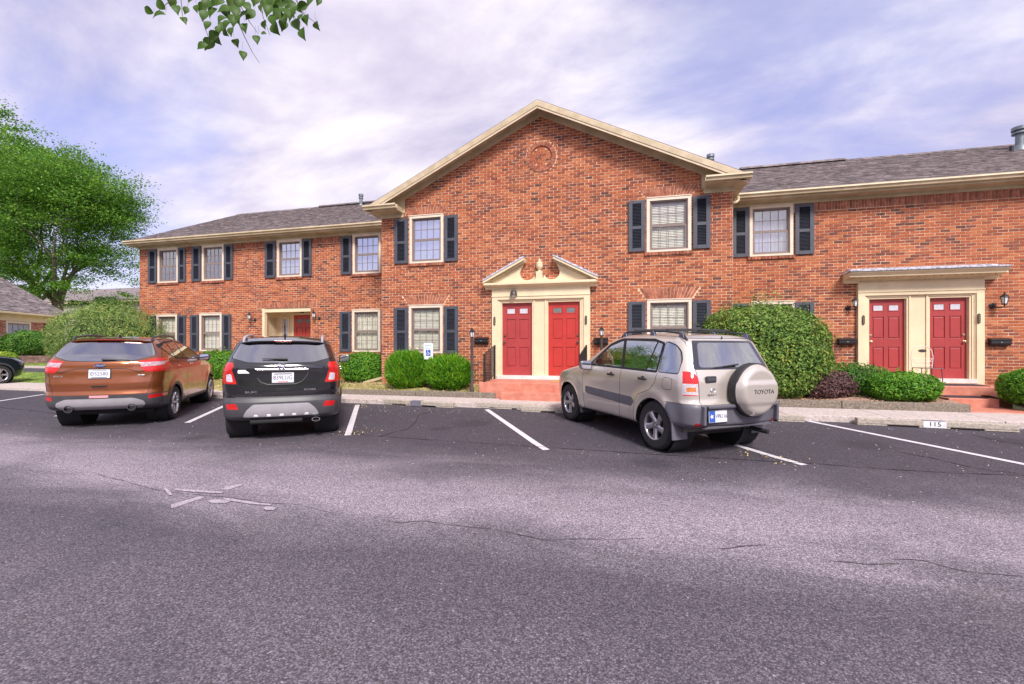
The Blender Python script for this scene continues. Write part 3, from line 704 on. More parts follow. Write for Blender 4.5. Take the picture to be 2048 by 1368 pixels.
# ------------------------------------------------------------------ ground, lot, pavement
def asphalt_material():
    m = bpy.data.materials.new('asphalt'); m.use_nodes = True; t = NT(m.node_tree); p = m.node_tree.nodes['Principled BSDF']
    g = t.node('ShaderNodeNewGeometry'); P_ = g.outputs['Position']; s = t.node('ShaderNodeSeparateXYZ'); t.l.new(P_, s.inputs[0])
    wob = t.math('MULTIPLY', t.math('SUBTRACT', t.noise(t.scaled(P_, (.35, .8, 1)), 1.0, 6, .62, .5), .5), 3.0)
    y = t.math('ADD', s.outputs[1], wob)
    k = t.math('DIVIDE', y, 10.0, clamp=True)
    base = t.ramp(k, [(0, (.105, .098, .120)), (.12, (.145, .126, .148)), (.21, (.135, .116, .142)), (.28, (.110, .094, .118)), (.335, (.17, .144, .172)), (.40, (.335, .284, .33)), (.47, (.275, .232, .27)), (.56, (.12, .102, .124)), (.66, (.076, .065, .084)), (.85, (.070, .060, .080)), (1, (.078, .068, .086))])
    v1 = t.node('ShaderNodeTexVoronoi', feature='F1'); t.l.new(P_, v1.inputs['Vector']); v1.inputs['Scale'].default_value = 105
    v2 = t.node('ShaderNodeTexVoronoi', feature='F1'); t.l.new(P_, v2.inputs['Vector']); v2.inputs['Scale'].default_value = 46
    sc = t.node('ShaderNodeSeparateColor'); t.l.new(v1.outputs['Color'], sc.inputs[0]); sc2 = t.node('ShaderNodeSeparateColor'); t.l.new(v2.outputs['Color'], sc2.inputs[0])
    gr = t.ramp(sc.outputs[0], [(0, .50), (.45, .85), (.8, 1.15), (1, 1.65)])
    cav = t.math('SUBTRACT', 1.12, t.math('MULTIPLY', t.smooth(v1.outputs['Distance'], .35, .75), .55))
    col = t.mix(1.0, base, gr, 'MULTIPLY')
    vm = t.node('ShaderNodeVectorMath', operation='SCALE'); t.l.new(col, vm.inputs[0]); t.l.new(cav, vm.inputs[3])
    col = vm.outputs[0]
    pebble = t.math('MULTIPLY', t.smooth(sc2.outputs[1], .955, .99), t.smooth(v2.outputs['Distance'], .42, .25))
    col = t.mix(t.math('MULTIPLY', pebble, .42), col, (.52, .46, .50))
    blot = t.noise(P_, .55, 6, .65, .4)
    col = t.mix(t.math('MULTIPLY', t.smooth(blot, .50, .70), .38), col, (.045, .040, .060))
    col = t.mix(t.math('MULTIPLY', t.smooth(t.noise(P_, 2.1, 5, .7), .60, .78), .22), col, (.30, .25, .27))
    patch = t.math('MULTIPLY', t.smooth(t.noise(t.scaled(P_, (1, 1, 1), (11, 4, 0)), .9, 4, .6), .62, .76), .12)
    col = t.mix(patch, col, (.20, .165, .145))
    for ox, oy, orr in ((-2.9, 8.2, .55), (-3.3, 7.6, .28), (3.4, 7.9, .5), (-6.9, 5.9, .35), (.3, 6.1, .4), (5.6, 8.6, .45)):   # oil drips in the bays
        dv = t.node('ShaderNodeVectorMath', operation='DISTANCE'); t.l.new(P_, dv.inputs[0]); dv.inputs[1].default_value = (ox, oy, .03)
        dd = t.math('ADD', dv.outputs['Value'], t.math('MULTIPLY', t.math('SUBTRACT', t.noise(P_, 5, 5, .7), .5), orr * 1.2))
        col = t.mix(t.math('MULTIPLY', t.smooth(dd, orr, orr * .25), .55), col, (.028, .024, .032))
    t.l.new(col, p.inputs['Base Color']); p.inputs['Roughness'].default_value = .78; p.inputs['Specular IOR Level'].default_value = .42
    b = t.node('ShaderNodeBump'); b.inputs['Strength'].default_value = .85; b.inputs['Distance'].default_value = .004
    t.l.new(t.math('SUBTRACT', 1.0, v1.outputs['Distance']), b.inputs['Height']); t.l.new(b.outputs[0], p.inputs['Normal'])
    MATS['asphalt'] = m; return m
M_ASPH = asphalt_material()
def paint_material(name, col, worn):
    m = bpy.data.materials.new(name); m.use_nodes = True; t = NT(m.node_tree); p = m.node_tree.nodes['Principled BSDF']
    g = t.node('ShaderNodeNewGeometry'); P_ = g.outputs['Position']
    v1 = t.node('ShaderNodeTexVoronoi', feature='F1'); t.l.new(P_, v1.inputs['Vector']); v1.inputs['Scale'].default_value = 105
    sc = t.node('ShaderNodeSeparateColor'); t.l.new(v1.outputs['Color'], sc.inputs[0])
    w_ = t.math('ADD', t.math('MULTIPLY', sc.outputs[0], .5), t.math('MULTIPLY', t.noise(P_, 7, 5, .7), .9))
    f = t.smooth(w_, worn - .12, worn + .12)
    dark = (.10, .08, .10) if worn > .55 else (.20, .17, .19)
    c = t.mix(f, dark if worn < .55 else (.31, .262, .305), col) if worn > 0 else col
    t.l.new(t.mix(t.math('MULTIPLY', t.smooth(t.noise(P_, 30, 4, .7), .5, .8), .25), c, (.35, .31, .33)), p.inputs['Base Color']); p.inputs['Roughness'].default_value = .6
    MATS[name] = m; return m
M_PAINT = paint_material('white_road_paint', (.66, .63, .68), .42)
M_OLDP = paint_material('worn_road_paint', (.52, .47, .51), .78)
M_CRACK = mat('crack_filler', (.022, .019, .026), .5, var=.3)
M_CRACK2 = mat('open_crack', (.045, .036, .038), .9, var=.3, scale=30)
M_CONC = mat('exposed_aggregate_concrete', (.50, .43, .41), .85, var=.16, scale=22, bump=.8, bscale=150, tint=(.58, .49, .46))
M_CONC2 = mat('wheel_stop_concrete', (.40, .345, .30), .9, var=.18, scale=30, bump=.9, bscale=110, tint=(.47, .41, .35))
M_TERRA = mat('terracotta_step_paint', (.52, .175, .115), .6, var=.10, scale=4, bump=.25, tint=(.57, .23, .165))
M_TIMB = mat('weathered_timber', (.155, .125, .10), .9, var=.2, scale=28, bump=.9, bscale=70, tint=(.24, .20, .16))
M_GRASS = mat('lawn', (.10, .20, .03), .9, var=.35, scale=3, bump=.6, tint=(.22, .30, .06))
M_DRYG = mat('dry_ground', (.36, .30, .12), .95, var=.35, scale=4, bump=.8, bscale=80)
M_MULCH = mat('mulch', (.30, .185, .14), .95, var=.4, scale=25, bump=1.0, bscale=90, tint=(.42, .27, .20))
M_MAT = mat('dark_doormat', (.045, .035, .05), .95, var=.3, scale=40, bump=.6, bscale=300)
def sheet(name, pts, m, kind='structure', sub=0):
    o = MB().add(pts, [tuple(range(len(pts)))]).build(name, m); props(o, kind=kind); return o
# one ground sheet to the horizon
sheet('ground', [(-700, -700, -.12), (700, -700, -.12), (700, 900, -.12), (-700, 900, -.12)], M_GRASS)
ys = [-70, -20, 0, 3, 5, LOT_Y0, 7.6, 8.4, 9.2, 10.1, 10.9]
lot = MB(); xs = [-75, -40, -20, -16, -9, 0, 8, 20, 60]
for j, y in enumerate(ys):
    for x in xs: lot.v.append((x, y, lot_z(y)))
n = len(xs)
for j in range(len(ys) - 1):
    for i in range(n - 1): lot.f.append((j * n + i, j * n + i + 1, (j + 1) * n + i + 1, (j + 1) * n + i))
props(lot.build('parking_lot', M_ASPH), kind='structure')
def strip(name, pts, w_, m, dz=.004, jitter=0.0, taper=False, kind='structure', cap=False):
    """ribbon laid on the lot along (x,y) points"""
    P_ = [Vector((x, y)) for x, y in pts]; q = []
    if jitter:
        r = random.Random(len(pts) * 31 + int(pts[0][0] * 100)); dens = []
        for a, b in zip(P_, P_[1:]):
            k = max(2, int((b - a).length / .07))
            for i in range(k): dens.append(a.lerp(b, i / k))
        dens.append(P_[-1]); off = 0.0; P2 = []
        for i, p in enumerate(dens):
            off = off * .86 + r.uniform(-jitter, jitter); d = (dens[min(i + 1, len(dens) - 1)] - dens[max(i - 1, 0)]).normalized(); P2.append(p + Vector((-d.y, d.x)) * off)
        P_ = P2
    V = []; F = []; r = random.Random(5)
    for i, p in enumerate(P_):
        d = (P_[min(i + 1, len(P_) - 1)] - P_[max(i - 1, 0)]).normalized(); nn = Vector((-d.y, d.x)); ww = w_ / 2 * (r.uniform(.25, 1.2) if jitter else 1) * (min(1, 8 * min(i + .15, len(P_) - 1 - i + .15) / len(P_)) if taper else 1)
        for s in (-1, 1): v = p + nn * ww * s; V.append((v.x, v.y, lot_z(v.y) + dz))
    for i in range(len(P_) - 1): F.append((2 * i, 2 * i + 1, 2 * i + 3, 2 * i + 2))
    o = MB().add(V, F).build(name, m); props(o, kind=kind); return o
D = Vector((.52, -.854)).normalized()
def bay(x_at9, y0=9.9, y1=6.5):
    pts = []
    for i in range(9): y = y0 + (y1 - y0) * i / 8; pts.append((x_at9 + (9 - y) * .594, y))
    strip('parking_line', pts, .105, M_PAINT)
for x9, y1 in ((-13.1, 7.0), (-9.56, 7.03), (-5.95, 6.72), (-2.66, 6.48), (.62, 6.46), (3.72, 6.2)): bay(x9, 9.75, y1)
strip('parking_line', [on_lot(-40, 808), on_lot(0, 802), on_lot(40, 796), on_lot(88, 789)], .11, M_PAINT)
px = lambda pts: [on_lot(*p) for p in pts]
for pts in ([(560, 862), (640, 864), (705, 868), (745, 872), (830, 878), (985, 888), (1120, 897), (1260, 906), (1420, 916), (1632, 928), (1790, 940), (1900, 946), (2060, 952)],
            [(757, 873), (790, 864), (815, 858), (830, 845), (838, 830), (870, 822)], [(1800, 905), (1860, 915), (1920, 930), (1985, 942), (2050, 948)], [(1945, 870), (1990, 880), (2048, 890)], [(0, 815), (70, 822), (130, 830)]):
    strip('crack_seal', px(pts), .020, M_CRACK, .006, .004)
for pts in ([(175, 945), (240, 962), (250, 966), (290, 978), (335, 984), (395, 990), (440, 994), (520, 1005), (600, 1012), (650, 1024), (705, 1040)], [(760, 1042), (800, 1048), (850, 1044), (900, 1054), (960, 1058), (1020, 1066)], [(1000, 1060), (1060, 1074), (1090, 1080), (1170, 1080), (1230, 1082), (1300, 1078)],
            [(1780, 1120), (1850, 1124), (1920, 1142), (1985, 1150), (2060, 1157)], [(1430, 1100), (1480, 1094), (1540, 1092)], [(1650, 1120), (1700, 1126), (1760, 1130), (1830, 1128)]):
    strip('pavement_crack', px(pts), .008, M_CRACK2, .005, .013, taper=True)
# faded arrow painted on the lane: ghost of the paint, brighter scraps of it left at the edges
for k, (poly, mm_) in enumerate((([(341, 1010), (343, 1017), (352, 1015), (410, 995), (400, 993)], M_OLDP), ([(442, 980), (452, 974), (487, 968), (482, 972), (458, 980)], M_OLDP), ([(412, 1003), (432, 999), (462, 1003), (452, 1007), (425, 1007)], M_OLDP), ([(445, 996), (470, 1000), (520, 1007), (545, 1009), (540, 1012), (500, 1009), (450, 1001)], M_OLDP), ([(350, 978), (420, 983), (450, 985), (440, 988), (400, 986), (350, 982)], M_OLDP), ([(526, 1018), (536, 1014), (552, 1017), (547, 1022), (532, 1022)], M_OLDP), ([(328, 980), (331, 977), (340, 984), (345, 992), (338, 992)], M_OLDP))):
    sheet('arrow_marking', [(*on_lot(*p), .004 + .001 * k) for p in poly], mm_)
M_SCUFF = mat('pale_scuff', (.42, .38, .42), .8, var=.5, scale=60)
r = random.Random(4); m = MB()                                        # crumbs, seeds and twigs scattered on the asphalt
for i in range(900):
    x, y = r.uniform(-12, 9), r.uniform(4.6, 9.6)
    if r.random() < .35: y = r.uniform(9.0, 9.7)
    s = r.uniform(.004, .013); a = r.uniform(0, 6.28); z = lot_z(y) + .001
    m.add([(x + s * math.cos(a), y + s * math.sin(a), z), (x + s * math.cos(a + 2), y + s * .6 * math.sin(a + 2), z), (x + s * math.cos(a + 4), y + s * math.sin(a + 4), z), (x, y, z + s * .7)], [(0, 1, 3), (1, 2, 3), (2, 0, 3)])
props(m.build('scattered_crumbs', M_SCUFF), 'pale seeds and crumbs scattered over the dark asphalt', 'debris', kind='stuff')

# sidewalk in slabs
m = MB(); x = -17.5; joints = [-17.5, -15.2, -13.0, -10.8, -8.6, -6.3, -4.3, -1.9, .5, 2.9, 4.6, 6.3, 8.6, 11, 14]
fr = lambda x: 9.98 - max(0, min(1, (x + 5) / 8)) * .22
walk = MB().box(-17.5, 10.05, -.1, 14, 10.9, .185).build('sidewalk', M_CONC2); props(walk, kind='structure')
for a, b in zip(joints, joints[1:]):
    MB().prism([(a + .006, fr(a)), (b - .006, fr(b)), (b - .006, 10.96), (a + .006, 10.96)], 'z', .02, .20).build('paving_slab', M_CONC, walk, bevel=.012)
props(MB().prism([(-60, 10.75), (-17.5, 10.2), (-17.5, 11.9), (-60, 12.2)], 'z', -.1, .17).build('side_pavement', M_CONC), kind='structure')
# beds behind the timber edging
def bed(name, x0, x1, y0, y1, z0, z1, m, seed=0, kind='structure', nx=60, ny=14):
    r = random.Random(seed); M_ = MB()
    for j in range(ny + 1):
        for i in range(nx + 1):
            f = j / ny; x = x0 + (x1 - x0) * i / nx; y = y0 + (y1 - y0) * f
            M_.v.append((x, y, z0 + (z1 - z0) * min(1, f * 2.2) + .03 * math.sin(x * 3.1) * math.sin(y * 4) + r.uniform(-.012, .012)))
    for j in range(ny):
        for i in range(nx): k = j * (nx + 1) + i; M_.f.append((k, k + 1, k + nx + 2, k + nx + 1))
    o = M_.build(name, m, smooth=True); props(o, kind=kind); return o
bed('planting_bed', -17.4, -8.0, 10.97, DW + .05, .20, .36, M_DRYG, 1); bed('planting_bed', -8.0, -3.7, 11.08, DW + .05, .31, .40, M_DRYG, 2)
bed('planting_bed', -1.0, 6.5, 11.08, DW + .05, .31, .42, M_MULCH, 3); bed('planting_bed', 7.62, 14, 11.0, DW + .05, .25, .40, M_MULCH, 4)
sheet('side_lawn', [(-80, 12.0, .16), (-17.4, 11.9, .16), (-17.4, 12.9, .23), (-80, 12.9, .23)], M_GRASS)
sheet('side_lawn', [(-80, 12.9, .23), (-17.4, 12.9, .23), (-17.4, 13.72, .42), (-80, 13.72, .42)], M_GRASS)
sheet('side_drive', [(-80, 13.72, .40), (-19.2, 13.72, .40), (-19.2, 14.42, .56), (-80, 14.42, .56)], M_ASPH)
props(MB().prism([(14.40, .3), (14.40, .64), (14.55, .65), (14.55, .3)], 'x', -80, -19.2).build('side_kerb', M_CONC), kind='structure')
sheet('side_lawn', [(-80, 14.54, .60), (-19, 14.54, .60), (-19, 15.9, .76), (-80, 15.9, .76)], M_GRASS)
sheet('back_lawn', [(-90, 16.0, .95), (-18.9, 16.0, .95), (-18.9, 70, .95), (-90, 70, .95)], M_GRASS)
r = random.Random(9); V = []; F = []
def tuft(x, y, z, h, w_):
    a = r.uniform(0, 6.28); dx, dy = math.cos(a) * w_, math.sin(a) * w_; lx, ly = r.uniform(-.5, .5) * h, r.uniform(-.5, .5) * h; k = len(V)
    V.extend([(x - dx, y - dy, z), (x + dx, y + dy, z), (x + lx, y + ly, z + h)]); F.append((k, k + 1, k + 2))
for i in range(26000):
    x = r.uniform(-38, -17.5); b = r.random()
    if b < .6: y = r.uniform(12.0, 13.7); z = .16 + (y - 12) * .07 if y < 12.9 else .23 + (y - 12.9) * .23
    else: y = r.uniform(14.6, 15.8); z = .60 + (y - 14.54) * .117
    tuft(x, y, z - .01, r.uniform(.04, .09), .006)
for i in range(5000): tuft(r.uniform(-17, -4), r.uniform(11.1, 13.6), .33, r.uniform(.03, .10), .006)
M_BLADE = leaf_mat('grass_blade', (.07, .17, .02), (.30, .38, .08), .3)
o = fast_mesh('grass', np.array(V), np.array(F), M_BLADE); props(o, 'short bright green grass on the strips beside the side drive', 'grass', kind='stuff')
# litter: wood chips and dry leaves in the beds and along the kerb
V = []; F = []
def chip(x, y, z, s):
    a, b, c = r.uniform(0, 6.28), r.uniform(-.5, .5), r.uniform(.25, .6); k = len(V); ux, uy = math.cos(a) * s, math.sin(a) * s
    V.extend([(x - ux, y - uy, z + b * s), (x + uy * c, y - ux * c, z + .3 * s), (x + ux, y + uy, z - b * s), (x - uy * c, y + ux * c, z + .2 * s)]); F.append((k, k + 1, k + 2, k + 3))
for i in range(9000):
    q = r.random()
    if q < .55: x, y = r.uniform(-1, 6.4), r.uniform(11.05, 12.9)
    elif q < .75: x, y = r.uniform(8.0, 10), r.uniform(11.0, 12.6)
    else: x, y = r.uniform(-17, -3.7), r.uniform(11.1, 12.6)
    chip(x, y, .30 + .05 * min(1, (y - 11) * 1.2) + (.09 if q < .55 else .05) * min(1, max(0, y - 11.1)), r.uniform(.015, .045))
M_CHIP = mat('wood_chip', (.34, .20, .14), .9, var=.3, island=.6, tint=(.58, .44, .26))
o = fast_mesh('mulch_chips', np.array(V), np.array(F), M_CHIP); props(o, 'brown wood chips and dry leaves loose in the planting beds', 'mulch', kind='stuff')
V = []; F = []
for i in range(260):
    c = r.choice(((.2, 0), (-4.62, 6.9), (-6.2, 9.7), (-5.4, 9.75), (2.0, 6.6), (1.7, 6.9), (-4.55, 7.1), (5.2, 9.6), (-1.5, 10.5), (-2.2, 10.8)))
    if c[1] == 0: x, y = r.uniform(-8, 8), r.uniform(9.3, 9.75)
    else: x, y = r.gauss(c[0], .16), r.gauss(c[1], .16)
    chip(x, y, (lot_z(y) if y < 9.8 else .20) + .012, r.uniform(.010, .026))
M_DLEAF = mat('dry_leaf', (.46, .40, .10), .8, var=.3, island=.4, tint=(.62, .45, .2))
o = fast_mesh('fallen_leaves', np.array(V), np.array(F), M_DLEAF); props(o, 'small yellow leaves fallen on the parking lot and sidewalk', 'leaves', kind='stuff')

# wheel stops
def wheel_stop(xa, ya, xb, yb, label, num=None):
    L = math.hypot(xb - xa, yb - ya); a = math.atan2(yb - ya, xb - xa); cx, cy = (xa + xb) / 2, (ya + yb) / 2
    t = thing('wheel_stop', label, 'wheel stop', (cx, cy, lot_z(cy)), a, 'concrete wheel stops along the sidewalk')
    M_ = Matrix.Translation((cx, cy, lot_z(cy))) @ Matrix.Rotation(a, 4, 'Z'); m = MB(); h = L / 2; z1 = .125
    m.box(-h, 0, .03, h, .15, z1 - .0, M_)
    for p, q in ((-h, -h + .45), (-.22, .22), (h - .45, h)): m.box(p + .001, .002, 0, q - .001, .148, .0299, M_)
    m.build('beam', M_CONC2, t, bevel=.012)
    if num:
        box_m = MB().box(-.16, -.004, .012, .16, 0.0, z1 + .0, M_); box_m.build('number_patch', mat('white_patch_paint', (.74, .72, .76), .6), t)
        MB().box(-.15, .001, z1 + .001, .15, .12, z1 + .004, M_).build('top_patch', mat('grey_patch_paint', (.15, .145, .19), .7), t)
        text('stencil_number', num, .105, mat('stencil_black', (.02, .02, .03), .7), t, M_ @ Matrix.Translation((0, -.006, .072)) @ Matrix.Rotation(R(90), 4, 'X'), .001, sx=1.15)
    return t
wheel_stop(-6.02, 10.0, -3.92, 9.72, 'wheel stop with a grey painted patch, in front of the accessible parking sign')
box('painted_patch', mat('grey_patch_paint', (.15, .145, .19), .7), bpy.data.objects['wheel_stop'], -5.03, 9.83, .10, -4.76, 9.99, .216)
wheel_stop(-3.55, 9.95, -2.0, 9.80, 'wheel stop left of the middle steps, flush with the kerb')
wheel_stop(-2.3, 9.64, -.35, 9.60, 'wheel stop in front of the silver SUV')
wheel_stop(1.15, 9.66, 3.16, 9.56, 'wheel stop beyond the spare wheel of the silver SUV')
wheel_stop(4.00, 9.56, 6.22, 9.34, 'wheel stop with a white patch stencilled 115', '115')
wheel_stop(-13.4, 10.1, -11.4, 10.0, 'wheel stop hidden in front of the orange SUV')
wheel_stop(-18.7, 10.75, -17.0, 10.6, 'wheel stop at the far left beside the dark blue car')
# landscaping timbers
def timber(x0, x1, y, z0, z1, label, tilt=0.0):
    m = MB().box(x0, y, z0, x1, y + .14, z1); o = m.build('landscape_timber', M_TIMB, bevel=.012); o.rotation_euler.z = tilt
    props(o, label, 'timber', 'weathered timbers edging the planting beds')
timber(-8.9, -5.47, 10.97, .19, .33, 'grey landscape timber left of the pair of round shrubs')
timber(-5.46, -3.28, 10.96, .19, .34, 'grey landscape timber under the round shrubs, ending at the middle steps', R(-1.2))
timber(.9, 3.2, 10.98, .19, .33, 'grey landscape timber under the big round bush')
timber(2.95, 4.30, 10.96, .195, .355, 'short landscape timber in front of the purple-leaved shrub')
timber(4.31, 6.5, 10.94, .195, .36, 'landscape timber under the bright green shrub at the right steps', R(-.8))

# steps
stp = thing('front_steps', 'terracotta painted steps under the two middle red doors', 'steps', (PC, 11.5, .2))
box('landing', M_TERRA, stp, -3.72, 11.02, .1, -1.06, DP - .14, .595, bevel=.012)
box('step', M_TERRA, stp, -3.05, 10.70, .19, -1.4, 11.019, .385, bevel=.012)
st2 = thing('side_steps', 'terracotta painted steps under the right pair of red doors', 'steps', (7.3, 12.2, .2))
box('landing', M_TERRA, st2, 5.9, 12.5, .1, 8.2, DW - .145, .595, bevel=.012)
box('step', M_TERRA, st2, 6.62, 11.78, .1, 7.5, 12.499, .395, bevel=.012)
MB().prism([(6.52, 10.965), (7.85, 10.965), (7.6, 11.9), (6.6, 11.9)], 'z', .0, .215).build('walkway', M_TERRA, st2, bevel=.01)
def dmat(x0, y0, x1, y1, z, label): o = box('doormat', M_MAT, None, x0, y0, z, x1, y1, z + .012); props(o, label, 'doormat')
dmat(6.98, 12.75, 7.95, 13.3, .596, 'dark doormat on the right landing'); dmat(6.68, 11.92, 7.4, 12.38, .396, 'dark doormat on the lower right step')
MB()
o = MB().prism([(-1.95, 11.6), (-1.35, 11.6), (-1.45, 11.95), (-1.9, 12.0)], 'z', .597, .606).build('doormat', mat('yellow_mat', (.5, .32, .07), .9)); props(o, 'yellow doormat before the right-hand middle door', 'doormat')

# ------------------------------------------------------------------ street and wall furniture
def lantern_wall(name, u, v, Y, label, side, sc=1.0):
    X, Z = on_wall(u, v, Y); t = thing(name, label, 'wall lantern', (X, Y, Z), 0, 'black wall lanterns')
    T = Matrix.Translation((X, Y, Z)) @ Matrix.Scale(sc, 4)
    b = MB(); b.lathe([(.0, -.02), (.045, -.015), (.06, .0), (.06, .012)], (0, 0, 0), 'y', 14); b.build('backplate', M_BLACK, t, smooth=40, mtx=T @ Matrix.Translation((side * .09, -.0, -.09)) )
    MB().tube([(side * .09, -.02, -.09), (side * .07, -.10, -.13), (side * .0, -.15, -.12), (0, -.15, -.08)], .011, 8).build('arm', M_BLACK, t, smooth=40, mtx=T)
    MB().lathe([(.0, -.085), (.03, -.08), (.042, -.07), (.042, -.06)], (0, -.15, 0), 'z', 6).build('base_cup', M_BLACK, t, mtx=T)
    MB().lathe([(.036, -.06), (.055, .055)], (0, -.15, 0), 'z', 6).build('lamp_glass', M_LAMPGL, t, mtx=T)
    c = MB()
    for i in range(6): a = math.pi * i / 3; c.tube([(.037 * math.cos(a), -.15 + .037 * math.sin(a), -.062), (.057 * math.cos(a), -.15 + .057 * math.sin(a), .058)], .005, 5)
    c.build('cage', M_BLACK, t, mtx=T)
    MB().lathe([(.075, .055), (.072, .065), (.03, .10), (.012, .115), (.018, .13), (.0, .15)], (0, -.15, 0), 'z', 6).build('cap', M_BLACK, t, mtx=T)
lantern_wall('wall_lantern', 506, 634, DW, 'black wall lantern left of the recessed porch', 1, 1.15)
lantern_wall('wall_lantern', 634, 631, DW, 'black wall lantern right of the recessed porch', 1, 1.15)
lantern_wall('wall_lantern', 1704, 608, DW, 'black wall lantern left of the right pair of doors', -1, 1.15)
lantern_wall('wall_lantern', 1996, 602, DW, 'black wall lantern right of the right pair of doors', -1, 1.35)
def lamp_post(u, v0, v1, t_, label):
    top = at_depth(u, v0, t_); g = at_depth(u, v1, t_); x, y, z1 = top; z0 = g.z
    t = thing('lamp_post', label, 'lamp post', (x, y, z0), 0, 'black lamp posts by the middle doors')
    T = Matrix.Translation((x, y, 0))
    MB().lathe([(.05, z0 - .1), (.05, z0 + .02), (.036, z0 + .06), (.034, z1 - .34), (.045, z1 - .33), (.045, z1 - .31), (.03, z1 - .30), (.02, z1 - .28)], (0, 0, 0), 'z', 14).build('post', M_BROWNP, t, smooth=40, mtx=T)
    MB().lathe([(.02, z1 - .28), (.05, z1 - .27), (.055, z1 - .255)], (0, 0, 0), 'z', 6).build('base_cup', M_BLACK, t, mtx=T)
    MB().lathe([(.042, z1 - .255), (.066, z1 - .13)], (0, 0, 0), 'z', 6).build('lamp_glass', M_LAMPGL, t, mtx=T)
    c = MB()
    for i in range(6): a = math.pi * i / 3; c.tube([(.045 * math.cos(a), .045 * math.sin(a), z1 - .257), (.069 * math.cos(a), .069 * math.sin(a), z1 - .128)], .006, 5)
    c.build('cage', M_BLACK, t, mtx=T)
    MB().lathe([(.085, z1 - .13), (.08, z1 - .115), (.045, z1 - .075), (.018, z1 - .05), (.024, z1 - .035), (.012, z1 - .015), (0, z1)], (0, 0, 0), 'z', 6).build('cap', M_BLACK, t, mtx=T)
lamp_post(944, 654, 778, 11.75, 'black lamp post between the round shrub and the middle steps')
lamp_post(1203, 651, 782, 11.9, 'black lamp post behind the front fender of the silver SUV')
def mailbox(u0, u1, v0, v1, Y, label):
    x0, z1 = on_wall(u0, v0, Y - .08); x1, z0 = on_wall(u1, v1, Y - .08); w_ = x1 - x0
    t = thing('mailbox', label, 'mailbox', ((x0 + x1) / 2, Y, z0), 0, 'black wall mailboxes')
    h = min(.2, z1 - z0)
    MB().prism([(Y - .01, z0), (Y - .10, z0 + .01), (Y - .13, z0 + .06), (Y - .13, z0 + h * .72), (Y - .01, z0 + h * .72)], 'x', x0, x1).build('box', M_BLACK, t, bevel=.006)
    MB().prism([(Y - .01, z0 + h * .725), (Y - .145, z0 + h * .70), (Y - .15, z0 + h * .76), (Y - .10, z0 + h * .93), (Y - .01, z0 + h)], 'x', x0 - .01, x1 + .01).build('lid', M_BLACK, t, bevel=.005)
    for f in (.25, .75):
        x = x0 + w_ * f; MB().tube([(x, Y - .04, z0 + .01), (x, Y - .05, z0 - .05), (x, Y - .07, z0 - .075), (x, Y - .10, z0 - .06), (x, Y - .105, z0 - .04)], .006, 6).build('hook', M_BLACK, t, smooth=40)
    MB().lathe([(.0, -.004), (.012, -.003), (.012, .001)], ((x0 + x1) / 2, Y - .133, z0 + h * .45), 'y', 10).build('emblem', M_SILVER, t)
mailbox(950, 976, 674, 688, DP, 'black mailbox just left of the middle doors, behind the lamp post')
mailbox(1188, 1216, 674, 690, DP, 'black mailbox right of the middle doors, above the silver SUV hood')
mailbox(1677, 1711, 676, 690, DW, 'black mailbox left of the right pair of doors')
mailbox(1980, 2021, 676, 692, DW, 'black mailbox right of the right pair of doors')
def plaque(u, v, Y, label, name='number_plaque'):
    X, Z = on_wall(u, v, Y - .11); t = thing(name, label, 'number plaque', (X, Y - .11, Z), 0, 'dark oval number plaques')
    pts = [(X - .026, Z - .10), (X, Z - .13), (X + .026, Z - .10), (X + .03, Z), (X + .026, Z + .10), (X, Z + .13), (X - .026, Z + .10), (X - .03, Z)]
    MB().prism(pts, 'y', Y - .125, Y - .101).build('plate', M_BROWNP, t, bevel=.004)
    for i in range(4): MB().lathe([(.013, -.003), (.013, .001)], (X, Y - .126, Z + .065 - i * .043), 'y', 10).build('numeral_boss', mat('dull_brass', (.33, .25, .15), .4, metal=.5), t)
plaque(989, 642, DP, 'dark plaque on the cream post left of the middle doors'); plaque(1172, 640, DP, 'dark plaque on the cream post right of the middle doors')
plaque(1727, 640, DW, 'dark plaque on the post left of the right pair of doors'); plaque(1958, 637, DW, 'dark plaque on the post right of the right pair of doors')
X, Z = on_wall(604.5, 625.5, DW + .78); o = box('number_plaque', M_BLACK, None, X - .075, DW + .755, Z - .035, X + .075, DW + .795, Z + .035); props(o, 'black horizontal number plate over the porch door', 'number plaque')
X, Z = on_wall(1028, 591, DP - .1)                                    # half-round lamp over the left middle door
t = thing('porch_lamp', 'small dark half-round porch lamp over the left middle door', 'porch lamp', (X, DP - .1, Z))
MB().lathe([(.0, .15), (.05, .14), (.09, .09), (.10, .0)], (X, DP - .14, Z), 'z', 16).build('shade', M_BROWNP, t, smooth=50); MB().lathe([(.05, -.04), (.06, 0), (.06, .05)], (X, DP - .15, Z), 'z', 12).build('bulb_cover', M_LAMPGL, t, smooth=50); box('bracket', M_BROWNP, t, X - .03, DP - .14, Z + .02, X + .03, DP - .10, Z + .10)
def railing(pa, pb, za, zb, h, label, n=8):
    """pickets between two posts; pa/pb are (x,y)"""
    t = thing('hand_railing', label, 'railing', (pa[0], pa[1], za), 0, 'black iron railings of the middle steps'); A, B = Vector((*pa, 0)), Vector((*pb, 0))
    for p, z in ((A, za), (B, zb)): MB().tube([(p.x, p.y, z - .02), (p.x, p.y, z + h)], .025, 4).build('post', M_BLACK, t)
    for k, f in ((h - .01, .016), (.12, .012)): MB().tube([(A.x, A.y, za + k), (B.x, B.y, zb + k)], f, 6).build('rail', M_BLACK, t)
    for i in range(1, n):
        p = A.lerp(B, i / n); z = za + (zb - za) * i / n; MB().tube([(p.x, p.y, z + .12), (p.x, p.y, z + h - .01)], .0115, 5).build('picket', M_BLACK, t)
railing((-3.60, 11.08), (-3.66, 12.22), .38, .62, .93, 'black iron railing on the left of the middle steps', 9)
